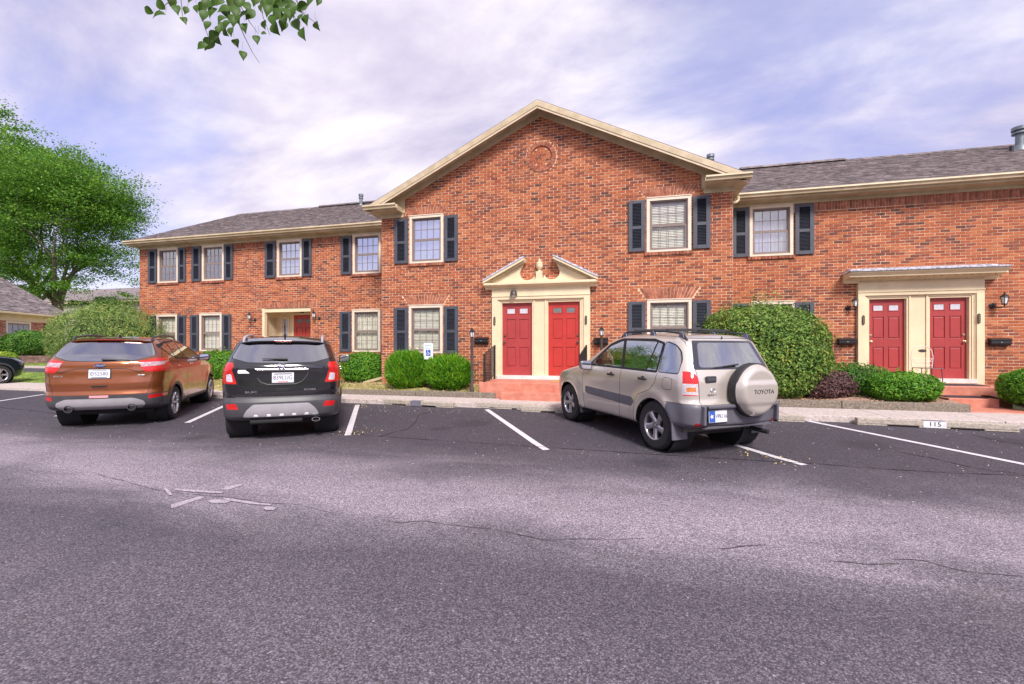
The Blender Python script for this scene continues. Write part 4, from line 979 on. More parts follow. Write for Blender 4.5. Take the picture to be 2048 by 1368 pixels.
railing((-1.16, 11.08), (-1.12, 12.22), .38, .62, .93, 'black iron railing on the right of the middle steps, mostly behind the silver SUV', 9)
# accessible parking sign
a = at_depth(856.5, 702.5, 12.55); X, Y, Z = a; w_, h_ = .135, .225
t = thing('parking_sign', 'white and green reserved parking sign with a blue wheelchair symbol above the round shrubs', 'sign', (X, Y, .35))
rr = lambda w, h, c: [(X + sx * (w - (c if k else 0)), Z + sz * (h - (0 if k else c))) for sx, sz, k0 in ((1, -1, 1), (1, 1, 0), (-1, 1, 1), (-1, -1, 0)) for k in ((k0, 1 - k0))]
rr = lambda w, h, c: [(X - w + c, Z - h), (X + w - c, Z - h), (X + w, Z - h + c), (X + w, Z + h - c), (X + w - c, Z + h), (X - w + c, Z + h), (X - w, Z + h - c), (X - w, Z - h + c)]
M_WHT = mat('sign_white', (.78, .80, .82), .35, var=.02); M_GRN = mat('sign_green', (.09, .34, .26), .4); M_BLU = mat('sign_blue', (.02, .09, .42), .4, var=0)
MB().prism(rr(w_ + .006, h_ + .006, .02), 'y', Y, Y + .004).build('backing', mat('sign_rim', (.45, .62, .60), .4), t); face = MB().prism(rr(w_, h_, .018), 'y', Y - .003, Y).build('sign_face', M_WHT, t)
text('lettering', 'RESERVED', .048, M_GRN, t, face_cam(X, Y - .005, Z + .150), .001, sx=.9); text('lettering', 'PARKING', .048, M_GRN, t, face_cam(X, Y - .005, Z + .085), .001, sx=1.0)
box('blue_square', M_BLU, t, X - .07, Y - .0055, Z - .125, X + .07, Y - .003, Z + .04)
s = MB(); s.lathe([(.012, -.002), (.012, 0)], (X - .008, Y - .006, Z + .018), 'y', 12)
s.prism([(X - .018, Z + .0), (X - .004, Z + .0), (X + .0, Z - .035), (X + .028, Z - .035), (X + .044, Z - .082), (X + .030, Z - .086), (X + .018, Z - .050), (X - .014, Z - .050)], 'y', Y - .0085, Y - .0055)
for i in range(16):
    a0, a1 = R(140 + i * 13.5), R(140 + (i + 1) * 13.5); s.prism([(X - .008 + q * math.cos(a), Z - .062 + q * math.sin(a)) for q, a in ((.030, a0), (.040, a0), (.040, a1), (.030, a1))], 'y', Y - .0086, Y - .0055)
s.build('wheelchair_symbol', M_WHT, t)
MB().lathe([(.006, -.004), (.006, 0)], (X, Y - .003, Z - .195), 'y', 8).build('bolt', M_BLACK, t)
MB().prism([(X - .02, Y + .005), (X + .02, Y + .005), (X + .012, Y + .03), (X - .012, Y + .03)], 'z', .25, Z + .1).build('post', mat('green_channel_post', (.03, .07, .05), .5), t)
# white wire chair on the right landing
X, Z = on_wall(1845, 757, 12.95); X = 6.72; Yc = 12.9; t = thing('wire_chair', 'white wire garden chair with an oval plaque, on dark legs beside the right-hand door', 'chair', (X, Yc, .6))
M_WW = mat('white_wire', (.72, .66, .60), .5)
bk = [(X - .20, Yc, 1.0), (X - .22, Yc, 1.25), (X - .19, Yc, 1.42), (X - .10, Yc, 1.50), (X, Yc, 1.52), (X + .10, Yc, 1.50), (X + .19, Yc, 1.42), (X + .22, Yc, 1.25), (X + .20, Yc, 1.0)]
fr_ = MB().tube(bk, .009, 6); fr_.build('back_frame', M_WW, t, smooth=40)
for z in (1.06, 1.15, 1.22): MB().tube([(X - .21, Yc, z), (X, Yc + .02, z - .01), (X + .21, Yc, z)], .006, 6).build('back_bar', M_WW, t, smooth=40)
MB().tube([(X - .19, Yc, 1.20), (X - .08, Yc, 1.08), (X, Yc, 1.14), (X + .08, Yc, 1.08), (X + .19, Yc, 1.20)], .006, 6).build('back_scroll', M_WW, t, smooth=40)
MB().lathe([(0, -.012), (.085, -.01), (.085, 0), (0, 0.002)], (0, 0, 0), 'y', 20).build('oval_plaque', M_BROWNP, t, mtx=Matrix.Translation((X, Yc - .01, 1.40)) @ Matrix.Diagonal((1, 1, .45, 1)))
sb = MB()
for i in range(7): sb.tube([(X - .19 + i * .063, Yc - .36, 1.0), (X - .19 + i * .063, Yc, 1.0)], .005, 5)
sb.tube([(X - .2, Yc - .37, 1.0), (X + .2, Yc - .37, 1.0), (X + .2, Yc, 1.0), (X - .2, Yc, 1.0), (X - .2, Yc - .37, 1.0)], .008, 6); sb.build('seat', M_BROWNP, t, smooth=40)
for dx in (-.19, .19):
    for dy in (-.36, 0): MB().tube([(X + dx, Yc + dy, 1.0), (X + dx * 1.1, Yc + dy * 1.05, .60)], .009, 6).build('leg', M_BROWNP, t, smooth=40)
o = MB().prism([(on_wall(727, 766, 12.6)[0], .34), (-7.34, .52), (-7.34, .60), (on_wall(727, 766, 12.6)[0] + .02, .42)], 'y', 12.55, 12.64).build('downspout_extension', M_TRIM2, bevel=.006); props(o, 'beige downspout extension lying at the foot of the gabled wall corner', 'downspout')
# ------------------------------------------------------------------ vegetation
def spot(u, v, t): q = at_depth(u, v, t); return (q.x, q.y, q.z)
def leaf_cloud(C, Nrm, size, asp=.45, up=.25, fold=.25, seed=1):
    """one folded two-triangle leaf at every centre C, facing roughly Nrm; size (n,) lengths"""
    g = np.random.default_rng(seed); n = len(C)
    N = Nrm + g.normal(0, .55, (n, 3)); N[:, 2] += up; N /= np.linalg.norm(N, axis=1)[:, None] + 1e-9
    T = g.normal(0, 1, (n, 3)); T -= (T * N).sum(1)[:, None] * N; T /= np.linalg.norm(T, axis=1)[:, None] + 1e-9
    B = np.cross(N, T); s = size[:, None]
    a = C - T * s * .5; b = C + B * s * asp * .5 + N * s * fold * .3; c = C + T * s * .5; d = C - B * s * asp * .5 + N * s * fold * .3
    V = np.stack([a, b, c, d], 1).reshape(-1, 3); k = np.arange(n)[:, None] * 4
    F = np.concatenate([np.concatenate([k, k + 1, k + 2], 1), np.concatenate([k, k + 2, k + 3], 1)], 1).reshape(-1, 3)
    return V, F
def fib(n, g):
    v = g.normal(0, 1, (n, 3)); return v / np.linalg.norm(v, axis=1)[:, None]
def lump(d, g_seed, amp, freq=2.6):
    r = np.random.default_rng(g_seed); out = np.zeros(len(d))
    for k in range(9):
        w_ = r.normal(0, freq * (1 + k * .35), 3); out += np.sin(d @ w_ + r.uniform(0, 6.28)) / (1 + k * .3)
    return 1 + amp * out / 2.2
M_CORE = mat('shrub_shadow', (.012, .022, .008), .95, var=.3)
def shrub(name, label, cat, c, rad, n, leaf, m, seed, flat=.72, amp=.09, asp=.45, up=.25, group=None, sprig=0, core=.76, blade=False, shell=.30):
    """c: base centre; rad: (rx,ry,height)"""
    g = np.random.default_rng(seed); rx, ry, h = rad
    t = thing(name, label, cat, c, 0, group)
    zz = g.uniform(-.93, 1, n); ph = g.uniform(0, 2 * math.pi, n); q_ = (1 - np.abs(zz) ** 2.4) ** (1 / 2.4)
    d = np.stack([q_ * np.cos(ph), q_ * np.sin(ph), zz], 1)
    rr = lump(d, seed, amp) * (1 - shell * g.random(n) ** 1.8)
    zc = h * .46; e = np.abs(d) ** (1.0)
    Pn = np.stack([d[:, 0] * rx * rr, d[:, 1] * ry * rr, zc + d[:, 2] * np.where(d[:, 2] > 0, h - zc, zc) * rr], 1)
    sz = leaf * g.uniform(.6, 1.3, n)
    Nn = d * np.array([1, 1, .8])
    if blade:
        V, F = leaf_cloud(Pn, Nn, sz, asp, up, .2, seed)
        T = Nn * .55 + g.normal(0, .33, (n, 3)) + np.array([0, 0, .75]); T /= np.linalg.norm(T, axis=1)[:, None]
        B = np.cross(T, g.normal(0, 1, (n, 3))); B /= np.linalg.norm(B, axis=1)[:, None]; s = sz[:, None]
        a = Pn - T * s * .3; b = Pn + B * s * asp * .5; cc = Pn + T * s * .7; dd = Pn - B * s * asp * .5
        V = np.stack([a, b, cc, dd], 1).reshape(-1, 3)
    else: V, F = leaf_cloud(Pn, Nn, sz, asp, up, .25, seed)
    V += np.array(c); fo = fast_mesh('foliage', V, F, m, t)
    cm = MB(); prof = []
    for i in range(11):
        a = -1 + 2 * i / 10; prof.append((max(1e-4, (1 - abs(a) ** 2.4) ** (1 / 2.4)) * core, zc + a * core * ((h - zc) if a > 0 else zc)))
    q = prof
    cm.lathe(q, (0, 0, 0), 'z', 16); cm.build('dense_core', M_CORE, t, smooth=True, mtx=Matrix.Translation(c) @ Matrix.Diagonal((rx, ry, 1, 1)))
    MB().tube([(c[0], c[1], c[2] - .1), (c[0] + .02, c[1], c[2] + h * .4)], [.04, .02], 7).build('stem', M_BARK, t)
    if sprig:                                                         # loose shoots breaking the outline
        C = []; N_ = []
        for i in range(sprig):
            dd = fib(1, g)[0]; dd[2] = abs(dd[2]) * .9 + .15; dd /= np.linalg.norm(dd); L = g.uniform(.06, .2) * h
            p0 = np.array([dd[0] * rx, dd[1] * ry, zc + dd[2] * (h - zc)]) * .97; q = dd * .6 + np.array([0, 0, .6])
            for k in range(8): C.append(p0 + q * L * k / 8 + g.normal(0, .012, 3)); N_.append(dd)
        C = np.array(C); V, F = leaf_cloud(C, np.array(N_), leaf * g.uniform(.6, 1.1, len(C)), asp, up, .25, seed + 5); V += np.array(c)
        props(fast_mesh('loose_shoots', V, F, m, t), kind='stuff')
    return t
M_BARK = mat('bark', (.11, .085, .07), .95, var=.4, scale=14, bump=1.0, bscale=40)
L_YEW = leaf_mat('yew_leaf', (.016, .11, .006), (.17, .43, .02), .3)
L_BOX = leaf_mat('broadleaf', (.025, .08, .010), (.20, .34, .06), .25)
L_BRT = leaf_mat('bright_leaf', (.02, .11, .008), (.15, .38, .025), .28)
L_PUR = leaf_mat('purple_leaf', (.035, .018, .022), (.19, .10, .10), .2)
L_WIL = leaf_mat('pale_willow_leaf', (.045, .11, .02), (.30, .44, .12), .3)
L_DKG = leaf_mat('dark_hedge_leaf', (.015, .07, .008), (.10, .26, .03), .22)
L_MAP = leaf_mat('maple_leaf', (.02, .085, .012), (.19, .41, .05), .38)
L_BRN = leaf_mat('brown_shrub_leaf', (.05, .04, .03), (.20, .15, .10), .2)
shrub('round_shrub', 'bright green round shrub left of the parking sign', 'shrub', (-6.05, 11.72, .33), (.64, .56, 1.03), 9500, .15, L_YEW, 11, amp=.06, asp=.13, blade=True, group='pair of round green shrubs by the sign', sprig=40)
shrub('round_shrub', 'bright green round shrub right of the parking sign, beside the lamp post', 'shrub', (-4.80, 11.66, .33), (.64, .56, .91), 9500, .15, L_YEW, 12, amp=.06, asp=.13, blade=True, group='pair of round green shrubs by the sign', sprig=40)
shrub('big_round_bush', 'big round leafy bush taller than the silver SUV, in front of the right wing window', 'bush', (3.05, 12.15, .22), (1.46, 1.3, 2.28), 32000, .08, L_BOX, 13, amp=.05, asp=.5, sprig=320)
shrub('purple_shrub', 'low purple-leaved shrub at the foot of the big round bush', 'shrub', (4.30, 11.75, .30), (.55, .45, .66), 6500, .05, L_PUR, 14, amp=.12, asp=.5, sprig=60)
shrub('low_shrub', 'dark green low shrub behind the purple-leaved shrub', 'shrub', (5.05, 12.30, .30), (.80, .6, .80), 8000, .065, L_DKG, 15, amp=.09, asp=.4, sprig=60)
shrub('low_shrub', 'bright green mounded shrub left of the right steps', 'shrub', (5.72, 11.75, .30), (.72, .62, .66), 9000, .075, L_BRT, 16, amp=.06, asp=.35, sprig=60)
shrub('low_shrub', 'bright green shrub cut by the right edge of the photo', 'shrub', (8.12, 11.6, .28), (.72, .6, .78), 9000, .075, L_BRT, 17, amp=.06, asp=.35, sprig=50)
shrub('low_shrub', 'dark green shrub against the wall at the right edge', 'shrub', (8.9, 12.9, .35), (.55, .5, .62), 5000, .07, L_DKG, 18, amp=.08, asp=.35, sprig=40)
shrub('hedge_shrub', 'green shrub under the wing window, right of the black SUV', 'shrub', (-8.35, 13.05, .30), (.78, .55, 1.02), 8500, .085, L_BRT, 19, amp=.07, asp=.35, sprig=40)
shrub('hedge_shrub', 'green shrub between the orange SUV and the black SUV', 'shrub', (-14.0, 13.0, .25), (1.15, .6, 1.12), 9000, .085, L_BRT, 20, amp=.07, asp=.35, sprig=40)
shrub('willow_bush', 'tall pale green feathery bush at the left end of the brick building', 'bush', (-19.25, 13.0, .15), (2.0, 1.6, 2.95), 26000, .115, L_WIL, 21, amp=.10, asp=.22, sprig=520, shell=.4, core=.7)
shrub('garden_shrub', 'dark green rounded shrub in front of the small house window', 'shrub', (-29.4, 16.2, 1.0), (1.22, 1.0, 1.32), 12000, .11, L_DKG, 22, amp=.06, asp=.4, sprig=60)
shrub('garden_shrub', 'brownish clipped shrub at the left edge behind the planter', 'shrub', (-31.1, 15.7, 1.0), (1.0, .9, 1.15), 6000, .10, L_BRN, 23, amp=.06, asp=.4)
shrub('garden_shrub', 'low yellow-green plant on the planter at the left edge', 'shrub', (-28.7, 14.8, .92), (.7, .4, .36), 3000, .09, leaf_mat('lime_leaf', (.08, .20, .01), (.35, .50, .06), .3), 24, amp=.1, asp=.4)
# planter wall, small bricks past telling apart
pw = thing('planter_wall', 'low brown brick planter wall behind the side drive', 'low wall', (-27, 15.2, .6))
o_ = spot(-80, 700, 22); T = Matrix(((RX, FX, 0, o_[0]), (RY, FY, 0, o_[1]), (0, 0, 1, 0), (0, 0, 0, 1))); m = MB()
for rr_ in range(6):
    x = (rr_ % 2) * .107
    while x < 6.6: m.box(x, -rnd.uniform(0, .01), .62 + rr_ * .078, x + .2, .2, .69 + rr_ * .078, T); x += .213
m.build('wall_bricks', mat('brown_brick', (.20, .12, .11), .9, var=.3, island=.3), pw, kind='stuff')
MB().box(0, .02, .5, 6.6, .19, 1.075, T).build('wall_core', M_MORTAR, pw)
MB().add([T @ Vector(p) for p in ((-2, .2, 1.06), (6.5, .2, 1.06), (8.5, 5.5, 1.15), (-2, 5.5, 1.15))], [(0, 1, 2, 3)]).build('planter_soil', M_MULCH, pw)

def limb(m, p, d, L, r, depth, g, tips, spread):
    pts = [p]; rs = [r]; q = p.copy(); dd = d.copy()
    for i in range(5):
        dd = (dd + Vector(g.normal(0, .12, 3).tolist()) + Vector((0, 0, .05))).normalized(); q = q + dd * L / 5; pts.append(q.copy()); rs.append(r * (1 - .12 * (i + 1)))
    m.tube(pts, rs, 7 if r > .05 else 5, caps=False)
    if depth == 0: tips.append(q); return
    n = 3 if depth > 1 else 3
    for i in range(n):
        a = g.uniform(.25, spread); s = dd.cross(Vector(g.normal(0, 1, 3).tolist())).normalized(); nd = (dd * math.cos(a) + s * math.sin(a)).normalized()
        limb(m, pts[-1 - (i % 2)], nd, L * g.uniform(.62, .85), rs[-1] * .72, depth - 1, g, tips, spread)
    if depth <= 3: tips.append(q)
def tree(name, label, base, H, trunkL, r0, crown_c, crown_r, n, leaf, m_, seed, group=None, lean=(0, 0), cone=None, depth=5):
    g = np.random.default_rng(seed); t = thing(name, label, 'tree', base, 0, group); b = Vector(base); m = MB(); tips = []
    top = b + Vector((lean[0], lean[1], trunkL)); m.tube([b - Vector((0, 0, .3)), b + Vector((0, 0, .2)), b + (top - b) * .5, top], [r0 * 1.35, r0 * 1.05, r0 * .9, r0 * .8], 12, caps=False)
    for i in range(6):
        a = i * 1.05 + g.uniform(-.2, .2); e = g.uniform(.25, .85) if i else .05
        limb(m, b + (top - b) * g.uniform(.72, 1.0), Vector((math.cos(a) * math.sin(e), math.sin(a) * math.sin(e), math.cos(e))), (H - trunkL) * g.uniform(.23, .30), r0 * .5, depth - 2, g, tips, .75)
    m.build('trunk', M_BARK, t, smooth=True)
    cc, cr = np.array(crown_c), np.array(crown_r); clumps = []; lobes = []
    while len(lobes) < 20:                                            # boughs: uneven lobes that leave gaps between them
        p = g.uniform(-1, 1, 3); L = np.linalg.norm(p)
        if L > 1 or (cone is not None and np.hypot(p[0], p[1]) > cone(p[2])): continue
        q = p * .78
        if all(np.linalg.norm(q - o_[0]) > .25 for o_ in lobes): lobes.append((q, g.uniform(.22, .35)))
    while len(clumps) < n // 210:
        lc, lr = lobes[g.integers(len(lobes))]; dv = g.normal(0, 1, 3); dv /= np.linalg.norm(dv); dv[2] = dv[2] * .8 + .1
        p = lc + dv * lr * g.uniform(.45, 1.05); L = np.linalg.norm(p)
        if L > 1.02: continue
        if cone is not None and np.hypot(p[0], p[1]) > cone(p[2]): continue
        p *= lump((p / L)[None], seed, .13, 2.2)[0]; clumps.append(p * cr + cc)
    tp = np.array([list(q) for q in tips]); inside = (((tp - cc) / cr) ** 2).sum(1) < .8
    C = np.concatenate([np.array(clumps), tp[inside]]); k = max(1, n // len(C)); s = cr.max() * .075
    P_ = np.repeat(C, k, 0) + np.clip(g.normal(0, 1, (len(C) * k, 3)), -1.7, 1.7) * np.array([s, s, s * .36]) * np.repeat(g.uniform(.5, 1.35, len(C)), k)[:, None]
    V, F = leaf_cloud(P_, np.tile([0, 0, .6], (len(P_), 1)), leaf * g.uniform(.6, 1.3, len(P_)), .6, .3, .3, seed)
    fast_mesh('crown', V, F, m_, t)
    return t
b = spot(115, 640, 32); c = spot(92, 430, 32)
tree('maple_tree', 'tall green maple tree with a thick forked trunk, left of the brick building', (b[0], b[1], .9), 18.6, 4.0, .37, (c[0], c[1], 10.4), (6.8, 6.2, 8.1), 125000, .15, L_MAP, 31, cone=lambda z: 1.0 if z < .0 else 1.0 - z * .80, depth=6)
b = spot(72, 620, 37); c = spot(-30, 380, 37)
tree('maple_tree', 'second, slimmer tree further left, its top cut by the left edge', (b[0], b[1], .9), 21, 5.5, .34, (c[0], c[1], 13.4), (5.8, 5.0, 8.4), 60000, .20, L_MAP, 32, depth=6)
b = spot(215, 620, 46)
tree('distant_tree', 'small darker tree low behind the maple trunk', (b[0], b[1], .9), 7, 2.0, .2, (b[0], b[1], 5.4), (3.4, 3.0, 2.0), 9000, .22, L_DKG, 33, depth=4)
b = spot(20, 640, 70); tree('distant_tree', 'far green tree showing above the small house roof', (b[0], b[1], .9), 10, 2.5, .25, (b[0], b[1], 7.2), (5, 4, 3.4), 9000, .3, L_MAP, 40, depth=4)

# overhanging branch, close to the camera
tb = thing('overhanging_branch', 'leafy twigs hanging into the top of the photo, close to the camera', 'branch', spot(480, -60, 2.7))
tw = MB(); DEP = 2.7
def twig(pts, r): tw.tube([at_depth(u, v, t) for u, v, t in pts], r, 5)
twig([(430, -260, 2.9), (455, -60, 2.75), (470, 30, 2.7), (490, 75, 2.68), (505, 105, 2.66), (519, 126, 2.66)], [.006, .004, .003, .0022, .0016, .001])
twig([(455, -60, 2.75), (480, 10, 2.7), (500, 45, 2.68), (517, 68, 2.66)], [.004, .0025, .002, .001]); twig([(470, -20, 2.72), (400, 20, 2.7), (415, 70, 2.68), (425, 88, 2.68)], [.003, .002, .0018, .001])
twig([(450, -80, 2.8), (370, -20, 2.75), (330, 10, 2.72), (310, 28, 2.7)], [.004, .0025, .002, .001]); twig([(500, -120, 2.8), (520, -20, 2.75), (525, 30, 2.72), (540, 70, 2.7)], [.004, .003, .002, .001])
twig([(520, -90, 2.8), (580, -20, 2.74), (610, 30, 2.7), (640, 52, 2.7)], [.004, .0025, .0018, .001]); twig([(560, -60, 2.8), (575, 0, 2.72), (600, 60, 2.7), (608, 76, 2.7)], [.003, .002, .0015, .001])
twig([(370, -60, 2.8), (362, 0, 2.74), (366, 40, 2.7)], [.003, .002, .001])
LV = [(317, 30, 26, 200), (296, 20, 20, 150), (320, 8, 24, 120), (345, 2, 22, 60), (353, 18, 22, 280), (368, 40, 18, 290), (372, 20, 16, 260), (393, 16, 18, 270), (412, 4, 22, 250), (408, 30, 24, 250), (425, 24, 24, 240), (436, 6, 26, 200), (448, 18, 28, 190), (462, 4, 26, 250), (444, 40, 22, 230), (470, 22, 28, 280), (480, 38, 26, 260), (456, 50, 24, 230), (440, 62, 22, 240),
      (428, 72, 24, 225), (418, 88, 28, 240), (404, 92, 22, 200), (436, 80, 22, 290), (450, 64, 20, 300), (462, 62, 20, 280), (472, 85, 20, 290), (486, 110, 20, 265), (490, 55, 22, 285), (500, 28, 26, 240), (492, 12, 26, 300), (513, 78, 20, 270), (527, 66, 12, 350), (528, 48, 20, 270), (523, 14, 20, 265), (537, 20, 26, 250), (545, 38, 26, 280), (550, 56, 30, 290), (556, 18, 26, 220), (568, 36, 26, 290), (562, 4, 26, 180), (580, 10, 24, 200),
      (590, 22, 26, 260), (592, 48, 28, 300), (606, 66, 28, 285), (600, 34, 22, 250), (612, 38, 24, 280), (635, 50, 22, 285), (605, 12, 22, 200), (620, 2, 20, 240), (638, 4, 16, 250), (480, -2, 30, 240), (510, -4, 30, 270), (540, 0, 28, 250), (455, -6, 30, 210), (430, -8, 28, 240), (575, -8, 28, 220), (380, -6, 20, 250), (465, 12, 28, 215), (452, 26, 24, 300), (478, 4, 30, 260), (488, 30, 24, 220), (467, 40, 26, 255), (445, 52, 22, 265), (548, 8, 28, 240), (555, 28, 26, 255), (572, 22, 26, 300), (566, 50, 24, 265), (584, 32, 24, 230), (415, 50, 20, 250), (405, 14, 22, 230), (420, 10, 24, 280), (530, 6, 26, 230), (598, 14, 24, 285)]
L_NEAR = leaf_mat('near_leaf', (.010, .040, .006), (.07, .15, .014), .35)
right_ = Vector((RX, RY, 0)); up_ = Vector((0, 0, 1)); fwd = Vector((FX, FY, 0))
for (u, v, s, ang) in LV:
    t_ = 2.68 + rnd.uniform(-.12, .12); c = at_depth(u, v, t_); L = s / FOC * t_; a = R(ang + rnd.uniform(-12, 12)); tip = right_ * math.cos(a) + up_ * math.sin(a); side = (right_ * -math.sin(a) + up_ * math.cos(a)) * math.cos(R(35)) + fwd * rnd.uniform(-.6, .6); side.normalize(); nn = tip.cross(side)
    b0_ = c - tip * (L * .5); tw.tube([b0_, b0_ - tip * .012 + up_ * .008, b0_ - tip * .014 + up_ * .035], [.0007, .0007, .0009], 4)
    prof = [(-.5, 0), (-.38, .22), (-.18, .36), (.05, .36), (.25, .24), (.40, .10), (.58, 0)]; V = []; F = []
    rc_ = rnd.uniform(.1, .7)
    for p, w_ in prof:
        for sg in (-1, 0, 1): V.append(c + tip * (p * L) + side * (w_ * L * sg) + nn * (abs(sg) * w_ * L * rc_ - p * p * L * .45 + p * L * .1))
    for i in range(6):
        for j in range(2): F.append((3 * i + j, 3 * i + j + 1, 3 * i + j + 4, 3 * i + j + 3))
    MB().add(V, F).build('leaf', L_NEAR, tb, smooth=True)
tw.build('twigs', MATS['bark'], tb, smooth=True)

# ------------------------------------------------------------------ neighbours in the background
Cx, Cy = -33.6, 19.8
hb = thing('small_brick_house', 'single-storey brick house with a grey shingle roof at the left edge', 'house', (Cx, Cy, .9))
e1 = Vector((.413, -.911, 0)); e2 = Vector((-.911, -.413, 0)); T = Matrix(((e1.x, e2.x, 0, Cx), (e1.y, e2.y, 0, Cy), (0, 0, 1, 0), (0, 0, 0, 1)))   # local x runs along the front towards the camera, y goes back
MB().box(0, 0, .5, 12, 10, 3.0, T).build('wall', M_MORTAR, hb)
m = MB(); r_ = 0; WX0, WX1 = 2.0, 3.32
while .9 + r_ * CH < 2.92:
    x = (r_ % 2) * .107
    while x < 11.8:
        z = .9 + r_ * CH
        if not (WX0 - .12 < x + .1 < WX1 + .12 and 1.2 < z): m.add([T @ Vector(p) for p in ((x, -.008, z), (x + .2, -.008, z), (x + .2, -.008, z + .061), (x, -.008, z + .061))], [(0, 1, 2, 3)])
        x += BL
    r_ += 1
m.build('wall_bricks', mat('house_brick', (.32, .10, .075), .9, var=.25, island=.35, tint=(.40, .16, .12)), hb, kind='stuff')
MB().box(-.02, -.04, 2.92, 12, 10, 3.26, T).build('frieze_board', M_TRIM, hb); MB().box(-.42, -.5, 3.27, 12, -.34, 3.39, T).build('gutter', M_TRIM, hb, bevel=.02); MB().box(-.42, -.34, 3.24, 12, 10.3, 3.28, T).build('soffit', M_TRIM, hb)
h_, s = 3.39, .62; rz_ = h_ + 5.5 * s
MB().prism([(-.45, h_ - .06), (-.45, h_), (5, rz_), (10.4, h_), (10.4, h_ - .06)], 'x', -.42, 12, T).build('roof', mat('house_shingle', (.16, .135, .145), .9, var=.35, scale=9, bump=.8, bscale=90), hb)
sh = MB()
for i in range(0, 36):
    f = i / 36; z = h_ + (rz_ - h_) * f; y = -.5 + 5.5 * f; x = -.45
    while x < 12:
        e = x + rnd.uniform(.15, .5); hh = rnd.choice((.012, .02, .03)); sh.add([T @ Vector(p) for p in ((x, y, z + hh), (e, y, z + hh), (e, y + .16, z + .16 * s + .006), (x, y + .16, z + .16 * s + .006))], [(0, 1, 2, 3)]); x = e
sh.build('shingles', mat('house_shingle_tab', (.165, .135, .14), .9, var=.3, scale=6, island=.3, tint=(.24, .20, .21)), hb, kind='stuff')
wn = MB(); wn.box(WX0 - .1, -.06, 1.5, WX0, .02, 2.9, T); wn.box(WX1, -.06, 1.5, WX1 + .1, .02, 2.9, T); wn.box(WX0, -.061, 2.80, WX1, .02, 2.9, T); wn.box(WX0, -.061, 1.5, WX1, .02, 1.58, T); wn = wn.build('window', M_CASE, hb)
MB().box(WX0, -.02, 1.58, WX1, -.01, 2.80, T).build('pane', mat('pale_reflecting_glass', (.30, .34, .42), .08, var=.2, scale=2), wn)
mm = MB()
for i in (1, 2, 3): x = WX0 + (WX1 - WX0) * i / 4; mm.box(x - .012, -.032, 1.58, x + .012, -.021, 2.8, T)
mm.box(WX0, -.035, 2.15, WX1, -.0215, 2.20, T); mm.box(WX0, -.0345, 2.72, WX1, -.0215, 2.8, T); mm.build('muntin', M_SASH, wn)
lx = T @ Vector((.85, -.1, 2.72)); t = thing('wall_lantern', 'small dark wall lantern on the small brick house', 'wall lantern', tuple(lx), 0, 'black wall lanterns')
MB().lathe([(.0, -.2), (.06, -.16), (.09, .05), (.12, .06), (.05, .16), (0, .2)], tuple(lx), 'z', 6).build('lamp_body', M_BLACK, t)
MB().tube([tuple(T @ Vector((.85, 0, 2.67))), tuple(T @ Vector((.85, -.1, 2.57)))], .03, 6).build('arm', M_BLACK, t)
fb = thing('far_apartment_block', 'pale two-storey block with a long grey roof seen behind the maple tree', 'building', spot(190, 690, 52))
c0, c1 = Vector(spot(40, 640, 56)), Vector(spot(330, 640, 50)); dx = (c1 - c0); dx.z = 0; Lb = dx.length; dx.normalize(); dy = Vector((-dx.y, dx.x, 0)); T = Matrix(((dx.x, dy.x, 0, c0.x), (dx.y, dy.y, 0, c0.y), (0, 0, 1, 0), (0, 0, 0, 1)))
MB().box(0, 0, .5, Lb, 9, 6.6, T).build('wall', mat('pale_siding', (.42, .38, .36), .8, var=.1), fb); MB().box(-.3, -.5, 6.6, Lb + .3, 0, 6.9, T).build('eave', M_TRIM2, fb)
MB().prism([(-.6, 6.85), (4.5, 9.0), (9.6, 6.85)], 'x', -.4, Lb + .4, T).build('roof', mat('far_roof', (.21, .17, .18), .9, var=.2, scale=2), fb)
for i in range(5):
    x = 1.2 + i * (Lb - 2.4) / 4
    for z in (2.0, 4.6):
        w_ = MB().box(x - .55, -.05, z, x + .55, .0, z + 1.5, T).build('window', M_CASE, fb); MB().box(x - .45, -.06, z + .1, x + .45, -.051, z + 1.4, T).build('pane', MATS['pale_reflecting_glass'], w_)

# trees across the lot: behind the camera, seen only as reflections in glass and paint
g = np.random.default_rng(77); C = []; 
for k in range(520):
    x = g.uniform(-60, 60); h = 7.5 + 2.2 * math.sin(x * .21) + 1.3 * math.sin(x * .53 + 1); C.append((x, -34 + g.normal(0, 1.6), g.uniform(.5, max(2, h))))
C = np.repeat(np.array(C), 42, 0) + g.normal(0, 1, (520 * 42, 3)) * np.array([1.2, 1.0, .7])
Vv, Ff = leaf_cloud(C, np.tile([0, .5, .5], (len(C), 1)), g.uniform(.3, .6, len(C)), .7, .3, .2, 78)
o = fast_mesh('treeline', Vv, Ff, L_MAP); props(o, 'row of green trees across the lot, reflected in the car windows', 'trees', kind='stuff')
